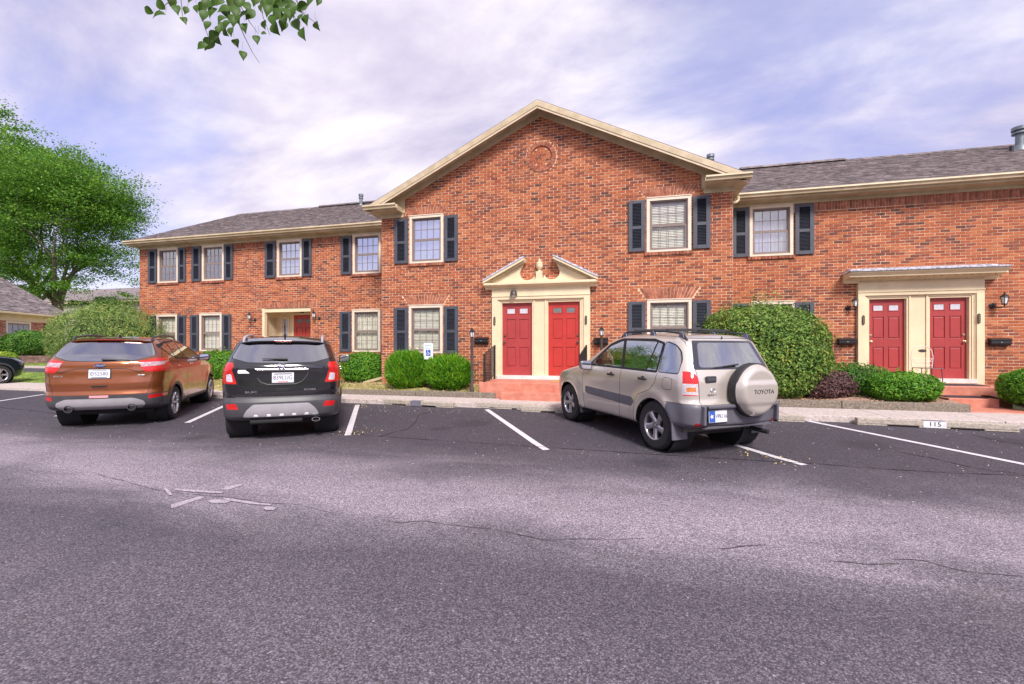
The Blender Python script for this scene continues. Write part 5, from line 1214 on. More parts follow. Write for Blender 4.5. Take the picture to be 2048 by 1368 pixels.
# ------------------------------------------------------------------ cars (built at the origin, rear axle at y=0 pointing +Y, then parked)
def interp(pts, x):
    if x <= pts[0][0]: return pts[0][1]
    for (a, fa), (b, fb) in zip(pts, pts[1:]):
        if x <= b:
            t = (x - a) / (b - a); return fa + (fb - fa) * t
    return pts[-1][1]
def smooth_fn(pts, s=.03):
    xs = np.linspace(pts[0][0] - .3, pts[-1][0] + .3, 500); ys = np.array([interp(pts, x) for x in xs]); dx = xs[1] - xs[0]; k = max(1, int(s / dx))
    ker = np.hanning(2 * k + 3); ker /= ker.sum(); pad = np.pad(ys, (k + 1, k + 1), mode='edge'); ys = np.convolve(pad, ker, 'valid')
    return lambda x: float(np.interp(x, xs, ys))
def axis_steps(L, r, n):
    """fine near both ends (the rounded zone), even between"""
    a = [r * (1 - math.tan(R(45 - 45 * i / 5))) for i in range(6)]
    mid = [r + (L - 2 * r) * i / n for i in range(1, n)]
    return a + mid + [L - q for q in reversed(a)]
def in_poly(p, poly):
    x, y = p; c = False; n = len(poly)
    for i in range(n):
        x1, y1 = poly[i]; x2, y2 = poly[(i + 1) % n]
        if (y1 > y) != (y2 > y) and x < (x2 - x1) * (y - y1) / (y2 - y1) + x1: c = not c
    return c
def fillet(pts, r, n=3):
    out = []
    for i, p in enumerate(pts):
        p = Vector(p); a = Vector(pts[i - 1]); b = Vector(pts[(i + 1) % len(pts)]); da, db = (a - p), (b - p)
        k = min(r, da.length * .45, db.length * .45); A = p + da.normalized() * k; B = p + db.normalized() * k
        for j in range(n + 1): t = j / n; q = A * (1 - t) ** 2 + p * 2 * t * (1 - t) + B * t * t; out.append((q.x, q.y))
    return out
def grow(poly, d):
    c = Vector((sum(p[0] for p in poly) / len(poly), sum(p[1] for p in poly) / len(poly))); out = []
    n = len(poly)
    for i in range(n):
        a, p, b = Vector(poly[i - 1]), Vector(poly[i]), Vector(poly[(i + 1) % n]); t = (b - a)
        if t.length < 1e-6: out.append(tuple(p)); continue
        nn = Vector((t.y, -t.x)).normalized()
        if nn.dot(p - c) < 0: nn = -nn
        out.append(tuple(p + nn * d))
    return out
class CarBody:
    def __init__(s, W, L, H, zb, top, rear, front, wz, wy, r=(.16, .20, .09), crown=.035, rb=.09, flare=(), y_off=0.0):
        """top(y) roofline, rear(z)/front(z) end profiles, wz(z)/wy(y) half-width factors; y measured from the rear end"""
        s.y_off = y_off; xs = axis_steps(W, r[0], 22); yy = axis_steps(L, r[1], 84); zs = axis_steps(H, r[2], 26)
        bm = bmesh.new(); cache = {}
        def warp(px_, py_, pz_):
            p = Vector((px_, py_, pz_)); lo = Vector(r); hi = Vector((W, L, H)) - lo
            q = Vector([min(max(p[i], lo[i]), hi[i]) for i in range(3)]); d = Vector([(p[i] - q[i]) / r[i] for i in range(3)])
            if d.length > 1e-9: d.normalize()
            p = Vector([q[i] + r[i] * d[i] for i in range(3)])
            xn = p.x / (W / 2) - 1; sy = p.y / L; t = p.z / H; y = sy * L
            for _ in range(8):
                b_ = zb(y); z = b_ + t * (top(y) - b_); y = rear(z) + sy * (front(z) - rear(z))
            hw = W / 2 * wz(z) * wy(y)
            for (yc, ra, am) in flare:
                d2 = math.hypot(y - yc, (z - .36) * 1.0); hw += am * math.exp(-((d2 - ra) / .09) ** 2) * (1 if z < 1.0 else 0)
            x = xn * hw; e = abs(xn)
            y += rb * e ** 3 * (1 - sy) ** 6; y -= .28 * e ** 3 * sy ** 6
            z -= crown * xn * xn * max(0, t) ** 6
            return Vector((x, y - y_off, z))
        def vert(a, b, c):
            k = (round(a, 5), round(b, 5), round(c, 5))
            if k not in cache: cache[k] = bm.verts.new(warp(a, b, c))
            return cache[k]
        def face(*q):
            vs = [vert(*p) for p in q]
            if len(set(vs)) == 4:
                try: bm.faces.new(vs)
                except ValueError: pass
        for X in (0, W):
            for i in range(len(yy) - 1):
                for j in range(len(zs) - 1):
                    q = [(X, yy[i], zs[j]), (X, yy[i + 1], zs[j]), (X, yy[i + 1], zs[j + 1]), (X, yy[i], zs[j + 1])]; face(*(q if X else q[::-1]))
        for Y in (0, L):
            for i in range(len(xs) - 1):
                for j in range(len(zs) - 1):
                    q = [(xs[i], Y, zs[j]), (xs[i + 1], Y, zs[j]), (xs[i + 1], Y, zs[j + 1]), (xs[i], Y, zs[j + 1])]; face(*(q if not Y else q[::-1]))
        for Z in (0, H):
            for i in range(len(xs) - 1):
                for j in range(len(yy) - 1):
                    q = [(xs[i], yy[j], Z), (xs[i + 1], yy[j], Z), (xs[i + 1], yy[j + 1], Z), (xs[i], yy[j + 1], Z)]; face(*(q if Z else q[::-1]))
        bm.normal_update(); s.bm = bm; s.tag = bm.faces.layers.int.new('tag'); s.names = ['body']; s.bvh = BVHTree.FromBMesh(bm); s.mats = {}
    def id(s, name):
        if name not in s.names: s.names.append(name)
        return s.names.index(name)
    def cut(s, name, poly, view, cond, only=None, keep=()):
        """faces under the 2-D polygon (view 'side': (y,z); 'rear': (x,z); 'top': (x,y)) become part `name`"""
        ax = {'side': (1, 2), 'rear': (0, 2), 'top': (0, 1)}[view]; k = s.id(name); bm = s.bm
        lo = [min(p[i] for p in poly) for i in (0, 1)]; hi = [max(p[i] for p in poly) for i in (0, 1)]
        fs = []
        for f in bm.faces:
            c = f.calc_center_median()
            if not cond(c, f.normal): continue
            if only is not None and s.names[f[s.tag]] not in only: continue
            if s.names[f[s.tag]] in keep: continue
            a = [v.co[ax[0]] for v in f.verts]; b = [v.co[ax[1]] for v in f.verts]
            if max(a) < lo[0] or min(a) > hi[0] or max(b) < lo[1] or min(b) > hi[1]: continue
            fs.append(f)
        n = len(poly)
        for i in range(n):
            p, q = poly[i], poly[(i + 1) % n]; dx, dy = q[0] - p[0], q[1] - p[1]
            if math.hypot(dx, dy) < 1e-5: continue
            co = [0, 0, 0]; no = [0, 0, 0]; co[ax[0]], co[ax[1]] = p; no[ax[0]], no[ax[1]] = dy, -dx
            L = math.hypot(dx, dy); near = []; far = []
            for f in fs:
                c = f.calc_center_median(); t = ((c[ax[0]] - p[0]) * dx + (c[ax[1]] - p[1]) * dy) / L
                (near if -.16 < t < L + .16 else far).append(f)
            if not near: continue
            g = near + list({e for f in near for e in f.edges}) + list({v for f in near for v in f.verts})
            res = bmesh.ops.bisect_plane(bm, geom=g, dist=1e-5, plane_co=co, plane_no=no)
            fs = far + [f for f in res['geom'] if isinstance(f, bmesh.types.BMFace)]
        hit = 0
        for f in fs:
            if f.is_valid:
                c = f.calc_center_median()
                if in_poly((c[ax[0]], c[ax[1]]), poly): f[s.tag] = k; hit += 1
        return hit
    def point(s, view, a, b, sign=1):
        if view == 'rear': o, d = Vector((a, -3, b)), Vector((0, 1, 0))
        elif view == 'side': o, d = Vector((3 * sign, a, b)), Vector((-sign, 0, 0))
        else: o, d = Vector((a, b, 4)), Vector((0, 0, -1))
        h = s.bvh.ray_cast(o, d); return (h[0], h[1]) if h[0] is not None else (o, -d)
    def emit(s, parent, mats, labels=None):
        s.bm.normal_update(); s.bm.verts.ensure_lookup_table(); s.bm.verts.index_update(); out = {}
        nv = [v.normal.copy() for v in s.bm.verts]
        for k, nm in enumerate(s.names):
            base, side = nm.split('#')[0], nm
            if base == 'hole': continue
            fs = [f for f in s.bm.faces if f[s.tag] == k]
            if not fs: continue
            ids = {}; V = []; N = []; F = []
            for f in fs:
                q = []
                for v in f.verts:
                    if v.index not in ids: ids[v.index] = len(V); V.append(tuple(v.co)); N.append(nv[v.index])
                    q.append(ids[v.index])
                F.append(q)
            me = bpy.data.meshes.new(base); me.from_pydata(V, [], F); me.update(); me.shade_smooth(); me.materials.append(mats[base])
            me.normals_split_custom_set_from_vertices([tuple(n) for n in N])
            o = bpy.data.objects.new(base, me); COL.objects.link(o); link_child(o, parent); out[side] = o
            if base == 'seam_or_shade': o['kind'] = 'stuff'
            if labels and side in labels: o['label'] = labels[side]
        return out
sideR = lambda c, n: c.x > 0 and abs(n.x) > .30
sideL = lambda c, n: c.x < 0 and abs(n.x) > .30
def both(cb, name, poly, **k):
    for sg, cond in (('R', sideR), ('L', sideL)): cb.cut(f'{name}#{sg}', poly, 'side', cond, **k)
rearf = lambda c, n: n.y < -.25
def band_poly(pts, w_):
    """closed strip polygon round a polyline"""
    P_ = [Vector(p) for p in pts]; up_ = []; dn = []
    for i, p in enumerate(P_):
        d = (P_[min(i + 1, len(P_) - 1)] - P_[max(i - 1, 0)]).normalized(); nn = Vector((-d.y, d.x)) * w_ / 2; up_.append(tuple(p + nn)); dn.append(tuple(p - nn))
    return up_ + dn[::-1]
def seam_or_shade(cb, pts, view, cond, w_=.009, only=('body',)):
    for a, b in zip(pts, pts[1:]): cb.cut('seam_or_shade', band_poly([a, b], w_), view, cond, only=only)
M_TYRE = mat('tyre_rubber', (.022, .021, .024), .75, var=.25, scale=20, bump=.3, bscale=60)
M_RIM = mat('alloy_rim', (.52, .51, .54), .28, metal=.85, var=.05)
M_PLAST = mat('black_plastic', (.030, .030, .035), .55, var=.15)
M_GPLAS = mat('grey_bumper_plastic', (.115, .11, .135), .45, var=.08)
M_DPLAS = mat('dark_grey_bumper_plastic', (.062, .06, .068), .45, var=.1)
M_CARIN = mat('car_interior', (.10, .092, .09), .8, var=.2)
M_SEAT = mat('car_seat_cloth', (.16, .15, .15), .85, var=.2)
M_RED = mat('red_lens', (.55, .012, .012), .12, var=.12, scale=40, coat=.6)
M_DRED = mat('dark_red_lens', (.26, .008, .012), .15, var=.15, scale=40, coat=.6)
M_CLEAR = mat('clear_lens', (.55, .50, .55), .12, var=.25, scale=45, coat=.6)
M_AMB = mat('amber_lens', (.62, .20, .05), .15, var=.2, scale=50, coat=.5)
M_CHR = mat('chrome', (.75, .75, .78), .22, metal=1.0, var=0)
M_SILVP = mat('silver_skid_plastic', (.46, .44, .47), .38, metal=.35, var=.06)
M_PLATE = mat('plate_white', (.70, .70, .76), .4, var=.04)
M_INK = mat('plate_ink', (.035, .04, .10), .5)
M_CARG = glass_mat('car_glass', (.80, .84, .86), .38, .75)
M_CARGD = glass_mat('privacy_glass', (.25, .25, .30), .34, .12)
M_MIRH = mat('grey_mirror_housing', (.20, .195, .205), .35, metal=.4)
M_SEAM = mat('panel_gap', (.008, .008, .010), .6, var=0)
M_UNDER = mat('underbody', (.012, .012, .014), .8)
def lined(m):
    t = NT(m.node_tree); p = m.node_tree.nodes['Principled BSDF']; g = t.node('ShaderNodeNewGeometry')
    for nm, v in (('Base Color', (.05, .05, .05)), ('Metallic', 0.0), ('Coat Weight', 0.0)):
        k = p.inputs[nm]; src = k.links[0].from_socket if k.is_linked else (tuple(k.default_value)[:3] if nm == 'Base Color' else k.default_value)
        if nm == 'Base Color': t.l.new(t.mix(g.outputs['Backfacing'], src, v), k)
        else: t.l.new(t.math('MULTIPLY', t.math('SUBTRACT', 1.0, g.outputs['Backfacing']), src), k)
    return m
def wheel(par, x, y, dia, width, rim_r, spokes, side, style, steer=0.0):
    """x: outer face; side +1 right, -1 left"""
    T = Matrix.Translation((x, y, dia / 2)) @ Matrix.Rotation(R(90 if side > 0 else -90), 4, 'Y') @ Matrix.Rotation(steer, 4, 'X')
    ro = dia / 2; w_ = width; nseg = 48; pr = [(rim_r, 0), (rim_r + .012, .0), (rim_r + (ro - rim_r) * .35, .010), (rim_r + (ro - rim_r) * .75, .004), (ro - .012, -.018), (ro - .002, -.035)]
    for i in range(4): a = -.045 - i * (w_ - .09) / 4; b_ = a - (w_ - .09) / 4 + .010; pr += [(ro, a), (ro, b_), (ro - .009, b_ - .001), (ro - .009, b_ - .009)]
    pr += [(ro - .002, -(w_ - .035)), (ro - .012, -(w_ - .018)), (rim_r + .03, -w_), (rim_r, -w_)]
    wh = MB().lathe(pr, n=nseg, caps=False).build('wheel', M_TYRE, par, smooth=35, mtx=T)
    MB().lathe([(rim_r, -w_ * .9), (rim_r - .012, -.08), (rim_r - .012, -.02), (rim_r - .004, -.004), (rim_r + .004, .002), (rim_r + .004, -.01)], n=nseg, caps=False).build('rim_barrel', M_RIM, wh, smooth=35, mtx=T)
    MB().lathe([(0, -.095), (rim_r * .62, -.095), (rim_r * .66, -.10), (rim_r * .66, -.12), (0, -.125)], n=32, caps=False).build('brake_disc', mat('brake_disc', (.10, .095, .095), .45, metal=.5), wh, smooth=35, mtx=T)
    sp = MB(); hub = rim_r * .25
    for i in range(spokes):
        a = 2 * math.pi * i / spokes + .3; tw_ = {'swirl': .30, 'split': 0, 'plain': 0}[style]
        for off in ((-.11, .11) if style == 'split' else (0,)):
            hw0, hw1 = (.022, .020) if style == 'split' else (.046, .042)
            ca, sa = math.cos(a), math.sin(a); b_ = a + tw_ + off; cb_, sb_ = math.cos(b_), math.sin(b_)
            p0 = Vector((ca * hub * .7, sa * hub * .7)); p1 = Vector((cb_, sb_)) * (rim_r - .004); d = (p1 - p0).normalized(); nn = Vector((-d.y, d.x)); V = []
            for (p, hw, z) in ((p0, hw0, -.028), (p0.lerp(p1, .5), (hw0 + hw1) * .42, -.020), (p1, hw1 * (1.35 if style != 'split' else 1), -.010)):
                for sg, dz in ((-1, -.014), (-.55, 0), (.55, 0), (1, -.014)): q = p + nn * hw * sg; V.append((q.x, q.y, z + dz))
                for sg in (1, -1): q = p + nn * hw * sg; V.append((q.x, q.y, z - .04))
            F = []
            for k in (0, 6):
                for j in range(6): F.append((k + j, k + (j + 1) % 6, k + 6 + (j + 1) % 6, k + 6 + j))
            sp.add(V, F)
    sp.build('spokes', M_RIM, wh, smooth=40, mtx=T, kind='stuff')
    MB().lathe([(0, -.012), (hub * .45, -.014), (hub * .5, -.02), (hub, -.024), (hub * 1.05, -.034), (hub * 1.05, -.07)], n=24, caps=False).build('hub_cap', M_RIM, wh, smooth=35, mtx=T)
    nb = MB()
    for i in range(5): a = 2 * math.pi * i / 5; nb.lathe([(.010, -.026), (.010, -.018), (0, -.017)], (hub * .72 * math.cos(a), hub * .72 * math.sin(a), 0), n=6)
    nb.build('wheel_nuts', M_PLAST, wh, mtx=T, kind='stuff')
    return wh
def wheels(par, W, wb, dia, width, rim_r, spokes, style, inset=.035):
    for y in (0, wb):
        for sd in (-1, 1):
            wheel(par, sd * (W / 2 - inset), y, dia, width, rim_r, spokes, sd, style)
            MB().lathe([(dia / 2 + .055, 0), (dia / 2 + .055, -.34), (.05, -.34)], n=28, caps=False).build('wheel_well', M_UNDER, par, smooth=35, mtx=Matrix.Translation((sd * (W / 2 - .075), y, dia / 2 + .0)) @ Matrix.Rotation(R(90 * sd), 4, 'Y'))
def interior(par, W, y0, y1, zf, zs, ztop, seats=M_SEAT):
    c = MB().box(-W / 2 + .16, y0 + .1, .33, W / 2 - .16, y1 + .35, zf); c.build('cabin_floor', M_CARIN, par)
    for (yy, xs_) in ((y0 + .62, (-.42, 0, .42)), (y0 + 1.5, (-.38, .38))):
        for x in xs_:
            w_ = .24 if len(xs_) == 2 else .20
            s = MB().box(x - w_, yy, zf, x + w_, yy + .52, zs - .12).build('seat', seats, par, bevel=.05)
            T = Matrix.Translation((x, yy + .02, zs - .15)) @ Matrix.Rotation(R(12), 4, 'X')
            MB().box(-w_ * .95, -.08, 0, w_ * .95, .06, .52, T).build('seat_back', seats, s, bevel=.045)
            MB().box(-.13, -.06, .55, .13, .04, .72, T).build('headrest', seats, s, bevel=.035)
    MB().prism([(y1 - .05, zf), (y1 - .05, zs + .1), (y1 + .3, zs + .18), (y1 + .6, zs + .05), (y1 + .6, zf)], 'x', -W / 2 + .18, W / 2 - .18).build('dashboard', M_CARIN, par)
    a = MB(); T = Matrix.Translation((-.38, y1 - .2, zs + .12)) @ Matrix.Rotation(R(65), 4, 'X')
    a.lathe([(.17, 0), (.185, .012), (.20, 0), (.185, -.012)], n=24, closed=True); a.box(-.17, -.015, -.008, .17, .015, .008); a.build('steering_wheel', M_CARIN, par, smooth=40, mtx=T)
def plate(cb, par, x, z, txt, w_=.31, h_=.155, art=None, tilt=4, txts=.085):
    p, n = cb.point('rear', x, z); T = Matrix.Translation((x, p.y - .018, z)) @ Matrix.Rotation(R(90 - tilt), 4, 'X')
    m = MB().box(-w_ / 2, -h_ / 2, -.003, w_ / 2, h_ / 2, .0, T).build('licence_plate', M_PLATE, par, bevel=.004)
    MB().box(-w_ / 2 - .01, -h_ / 2 - .01, -.012, w_ / 2 + .01, h_ / 2 + .01, -.004, T).build('plate_frame', M_PLAST, m, bevel=.004)
    text('plate_number', txt, txts, M_INK, m, T @ Matrix.Translation((.0 if art != 'blue' else .055, -.002, .0015)), .0008, sx=.80 if art == 'blue' else .9)
    if art == 'blue': MB().box(-w_ / 2 + .004, -h_ / 2 + .004, .0004, -w_ / 2 + .105, h_ / 2 - .004, .0012, T).build('blue_field', mat('plate_blue', (.03, .10, .42), .4), m); MB().prism([(-w_ / 2 + .05 + (.036 if i % 2 else .016) * math.cos(i * math.pi / 5), (.036 if i % 2 else .016) * math.sin(i * math.pi / 5)) for i in range(10)], 'z', .0012, .002, T).build('plate_star', M_PLATE, m)
    if art == 'top': MB().box(-w_ / 2 + .03, h_ / 2 - .026, .0004, w_ / 2 - .03, h_ / 2 - .012, .0012, T).build('plate_band', M_INK, m); MB().box(-w_ / 2 + .08, -h_ / 2 + .008, .0004, w_ / 2 - .08, -h_ / 2 + .018, .0012, T).build('plate_band', M_RED, m)
    if art == 'plain': MB().box(-w_ / 2 + .04, -h_ / 2 + .006, .0004, w_ / 2 - .04, -h_ / 2 + .018, .0012, T).build('plate_band', M_INK, m); MB().box(-w_ / 2 + .05, h_ / 2 - .020, .0004, w_ / 2 - .05, h_ / 2 - .012, .0012, T).build('plate_band', M_INK, m); MB().prism([(-w_ / 2 + .025, -.015), (-w_ / 2 + .05, -.02), (-w_ / 2 + .055, .0), (-w_ / 2 + .07, .018), (-w_ / 2 + .035, .03), (-w_ / 2 + .02, .015)], 'z', .0004, .0012, T).build('plate_emblem', mat('faint_print', (.40, .42, .50), .5), m)
    return m
def lettering(cb, par, body, x, z, size, m, tilt=5, sx=1.0, lift=.004):
    p, n = cb.point('rear', x, z); a = math.atan2(n.z, -n.y)
    return text('lettering', body, size, m, par, Matrix.Translation((x, p.y - lift, z)) @ Matrix.Rotation(R(90) - a, 4, 'X'), .0015, sx=sx)
def circ(c, r, n=28, a0=0, a1=360): return [(c[0] + r * math.cos(R(a0 + (a1 - a0) * i / n)), c[1] + r * math.sin(R(a0 + (a1 - a0) * i / n))) for i in range(n + (0 if a1 - a0 == 360 else 1))]
def arches(cb, wb, dia, r_hole, ring=None):
    for yc in (0, wb):
        for sg, cond in (('R', lambda c, n: c.x > .55), ('L', lambda c, n: c.x < -.55)):
            if ring: cb.cut(f'arch_cladding#{sg}{yc}', circ((yc, dia / 2), ring, 26), 'side', cond, keep=())
            cb.cut('hole', circ((yc, dia / 2), r_hole, 30), 'side', cond)
def spoiler(cb, par, m, hw, z0, out, depth):
    V = []; F = []; n = 24
    for i in range(n + 1):
        x = -hw + 2 * hw * i / n; z = z0 - .035 * (x / hw) ** 4; p, _ = cb.point('rear', x, z); f = min(1, (1 - abs(x) / hw) * 8)
        q, _ = cb.point('top', x, p.y + depth)
        V += [(x, p.y - out * f, z), (x, p.y - out * f - .004, z + .022), (x, p.y + depth * .5, (z + .022 + q.z) / 2 + .012), (x, q.y, q.z + .003), (x, p.y + .03, z - .004)]
    for i in range(n):
        for j in range(5): F.append((5 * i + j, 5 * i + (j + 1) % 5, 5 * i + 5 + (j + 1) % 5, 5 * i + 5 + j))
    F += [(0, 1, 2, 3, 4), tuple(5 * n + k for k in (4, 3, 2, 1, 0))]
    return MB().add(V, F).build('roof_spoiler', m, par, smooth=40)
def mirror_part(par, sd, x, y, z, m_body, sc=1.0):
    """boxy rounded shell, its glass facing back"""
    T = Matrix.Translation((sd * x, y, z)) @ Matrix.Rotation(R(-6 * sd), 4, 'Z') @ Matrix.Scale(sc, 4)
    pr = fillet([(-.115, -.075), (.115, -.06), (.115, .06), (.085, .085), (-.10, .085)], .045, 5); V = []; F = []; n = len(pr)
    for k, (yy, f) in enumerate(((0, .93), (.006, 1), (.05, .98), (.09, .82), (.115, .5), (.122, .05))): V += [(sd * a * f, yy, b * f) for a, b in pr]
    for k in range(5):
        for i in range(n): F.append((k * n + i, k * n + (i + 1) % n, (k + 1) * n + (i + 1) % n, (k + 1) * n + i))
    F += [tuple(range(n)), tuple(range(6 * n - 1, 5 * n - 1, -1))]
    o = MB().add(V, F).build('mirror_housing', m_body, par, smooth=50, mtx=T)
    MB().prism([(sd * a * .84, b * .84) for a, b in pr], 'y', -.006, .0).build('mirror_glass', mat('mirror_glass', (.8, .82, .88), .03, metal=1.0, var=0), o, mtx=T)
    MB().box(-.02 if sd < 0 else -.16, .02, -.075, .16 if sd < 0 else .02, .06, -.045, T).build('mirror_arm', M_PLAST, par, bevel=.01)
def wiper(cb, par, x0, x1, z0, z1, w_=.022):
    pts = []
    for i in range(6): f = i / 5; x = x0 + (x1 - x0) * f; z = z0 + (z1 - z0) * f; p, n = cb.point('rear', x, z); pts.append((x, p.y - .03, z))
    MB().tube(pts, [w_, w_ * .95, w_ * .7, w_ * .5, w_ * .4, w_ * .3], 6).build('rear_wiper', M_PLAST, par, smooth=40)

# ---- silver compact SUV with a covered spare wheel
def silver_suv():
    t = thing('silver_suv', 'silver-beige compact SUV with a covered spare wheel on its tailgate and grey bumpers', 'car')
    W, H, L, wb, dia = 1.735, 1.36, 4.05, 2.49, .705; yo = .72
    top = smooth_fn([(0, 1.60), (.35, 1.655), (1.1, 1.69), (1.7, 1.67), (2.0, 1.60), (2.80, 1.15), (3.15, 1.08), (3.7, .98), (4.05, .82)], .10)
    zb = smooth_fn([(0, .40), (.25, .40), (.6, .30), (3.3, .27), (3.7, .25), (4.05, .30)], .1)
    rear = smooth_fn([(.25, .10), (.40, .00), (.46, -.04), (.70, -.055), (.735, -.04), (.765, .015), (1.05, .025), (1.12, .05), (1.58, .27), (1.70, .36)], .012)
    front = smooth_fn([(.25, 3.98), (.45, 4.06), (.75, 4.07), (.95, 3.98), (1.1, 3.9)], .05)
    wz = smooth_fn([(.25, .90), (.34, .955), (.60, .985), (.75, .985), (.95, 1.0), (1.08, .985), (1.13, .955), (1.60, .80), (1.75, .74)], .03)
    wy = smooth_fn([(-.1, .965), (.4, 1), (3.2, 1), (3.7, .965), (4.1, .90)], .15)
    cb = CarBody(W, L, H, zb, top, rear, front, wz, wy, r=(.15, .16, .10), rb=.075, flare=((yo, .44, .028), (yo + wb, .44, .028)), y_off=yo)
    Y = lambda y: y - yo
    # grey lower bodywork
    low = [(Y(-.3), .20), (Y(.62), .20), (Y(.46), .58), (Y(.42), .735), (Y(-.3), .735)]
    cb.cut('rear_bumper', low, 'side', lambda c, n: c.y < Y(.75) and c.z < .80)
    both(cb, 'side_moulding', fillet([(Y(1.22), .555), (Y(2.50), .60), (Y(2.58), .63), (Y(2.58), .735), (Y(1.22), .70), (Y(1.13), .64)], .03))
    both(cb, 'sill', [(Y(.9), .2), (Y(3.0), .2), (Y(3.0), .315), (Y(.9), .335)], keep=('hole',))
    # glass: black surround first, panes inside it
    zl = 1.13
    dg = [(Y(.67), zl), (Y(.67), 1.53), (Y(.9), 1.575), (Y(1.72), 1.575), (Y(1.98), 1.49), (Y(2.52), zl)]
    both(cb, 'window_surround', fillet(grow(dg, .022), .03))
    both(cb, 'front_side_glass', fillet([(Y(1.53), zl + .012), (Y(1.64), 1.555), (Y(1.95), 1.465), (Y(2.44), zl + .012)], .02))
    both(cb, 'rear_side_glass', fillet([(Y(.93), zl + .012), (Y(.83), 1.55), (Y(1.57), 1.56), (Y(1.45), zl + .012)], .02))
    both(cb, 'vent_glass', fillet([(Y(.70), zl + .012), (Y(.70), 1.52), (Y(.80), 1.54), (Y(.90), zl + .012)], .015))
    qg = [(Y(.26), zl), (Y(.275), 1.30), (Y(.33), 1.42), (Y(.42), 1.50), (Y(.60), 1.545), (Y(.64), 1.53), (Y(.64), zl)]
    both(cb, 'window_surround', fillet(grow(qg, .016), .04)); both(cb, 'quarter_glass', fillet(qg, .04))
    rg = [(-.675, 1.185), (-.55, 1.575), (.55, 1.575), (.675, 1.185)]
    cb.cut('rear_window_band', fillet(rg, .03), 'rear', rearf); cb.cut('rear_glass', fillet([(-.585, 1.215), (-.485, 1.545), (.485, 1.545), (.585, 1.215)], .05), 'rear', rearf)
    cb.cut('windshield', fillet([(-.70, Y(2.72)), (-.60, Y(2.06)), (.60, Y(2.06)), (.70, Y(2.72))], .05), 'top', lambda c, n: c.z > 1.0 and n.z > .3)
    # lamps wrap the corner: cut from behind and from the side
    for sg in (-1, 1):
        pl_ = lambda pts: [(sg * a, b) for a, b in pts]
        cond = lambda c, n, s_=sg: c.x * s_ > .3 and c.y < Y(.35) and (n.y < -.42)
        cb.cut(f'tail_light#{sg}', fillet(pl_([(.665, .845), (.90, .845), (.90, 1.10), (.80, 1.165), (.70, 1.16), (.655, 1.09)]), .03), 'rear', cond)
        cb.cut(f'reversing_lens#{sg}', pl_([(.665, .858), (.90, .858), (.90, 1.005), (.665, 1.005)]), 'rear', lambda c, n, s_=sg: c.x * s_ > .3 and c.y < Y(.35), only=(f'tail_light#{sg}',))
        cb.cut(f'indicator_lens#{sg}', pl_([(.695, .90), (.80, .90), (.80, .955), (.695, .955)]), 'rear', lambda c, n, s_=sg: c.x * s_ > .3 and c.y < Y(.35), only=(f'reversing_lens#{sg}',))
        cb.cut(f'reflector#{sg}', fillet(pl_([(.58, .435), (.74, .435), (.74, .495), (.58, .495)]), .02), 'rear', rearf)
    arches(cb, wb, dia, .395)
    for sd in (sideR, sideL):
        seam_or_shade(cb, [(Y(.65), 1.115), (Y(.68), .97), (Y(.78), .86), (Y(1.05), .76), (Y(1.14), .60), (Y(1.16), .335)], 'side', sd, only=('body', 'side_moulding#L', 'side_moulding#R')); seam_or_shade(cb, [(Y(1.50), 1.115), (Y(1.56), .32)], 'side', sd, only=('body', 'side_moulding#L', 'side_moulding#R')); seam_or_shade(cb, [(Y(2.62), 1.08), (Y(2.68), .80), (Y(2.62), .32)], 'side', sd)
        seam_or_shade(cb, [(Y(.0), .735), (Y(.44), .735)], 'side', sd)
    fl = fillet([(.34, .90), (.52, .90), (.52, 1.06), (.34, 1.06)], .04); seam_or_shade(cb, [(Y(a), b) for a, b in fl + fl[:1]], 'side', sideL, .006)
    seam_or_shade(cb, [(-.635, 1.60), (-.66, 1.10), (-.645, .735)], 'rear', rearf, .008); seam_or_shade(cb, [(.64, 1.60), (.66, 1.10), (.645, .735)], 'rear', rearf, .008); seam_or_shade(cb, [(-.6, 1.605), (.6, 1.605)], 'rear', lambda c, n: True, .008)
    B = lined(mat('champagne_silver_paint', (.62, .56, .505), .28, metal=.5, var=.03, scale=1.5, coat=.8, spec=.5))
    gl = M_CARG
    ms = dict(body=B, rear_bumper=M_GPLAS, side_moulding=M_GPLAS, sill=M_PLAST, window_surround=M_SEAM, front_side_glass=gl, rear_side_glass=gl, vent_glass=gl, quarter_glass=gl, rear_window_band=mat('glass_border', (.03, .03, .04), .06, var=0, coat=.5), rear_glass=gl, windshield=gl, tail_light=M_RED, reversing_lens=M_CLEAR, indicator_lens=M_AMB, reflector=M_DRED, seam_or_shade=M_SEAM)
    ob = cb.emit(t, ms); wheels(t, W, wb, dia, .215, .205, 5, 'swirl')
    interior(t, W, Y(.15), Y(2.1), .55, .95, 1.5, mat('beige_seat', (.24, .22, .20), .85, var=.15))
    # spare wheel: tyre ring and moulded cover
    sx_, sz, sr = .145, .915, .366; yb = cb.point('rear', sx_, sz)[0].y; T = Matrix.Translation((sx_, yb - .02, sz))
    MB().lathe([(sr - .06, .02), (sr - .015, .0), (sr, -.04), (sr, -.125), (sr - .012, -.14), (sr - .04, -.15)], (0, 0, 0), 'y', 48, caps=False).build('spare_tyre', M_TYRE, t, smooth=35, mtx=T)
    V = []; F = []; nr, na = 16, 72
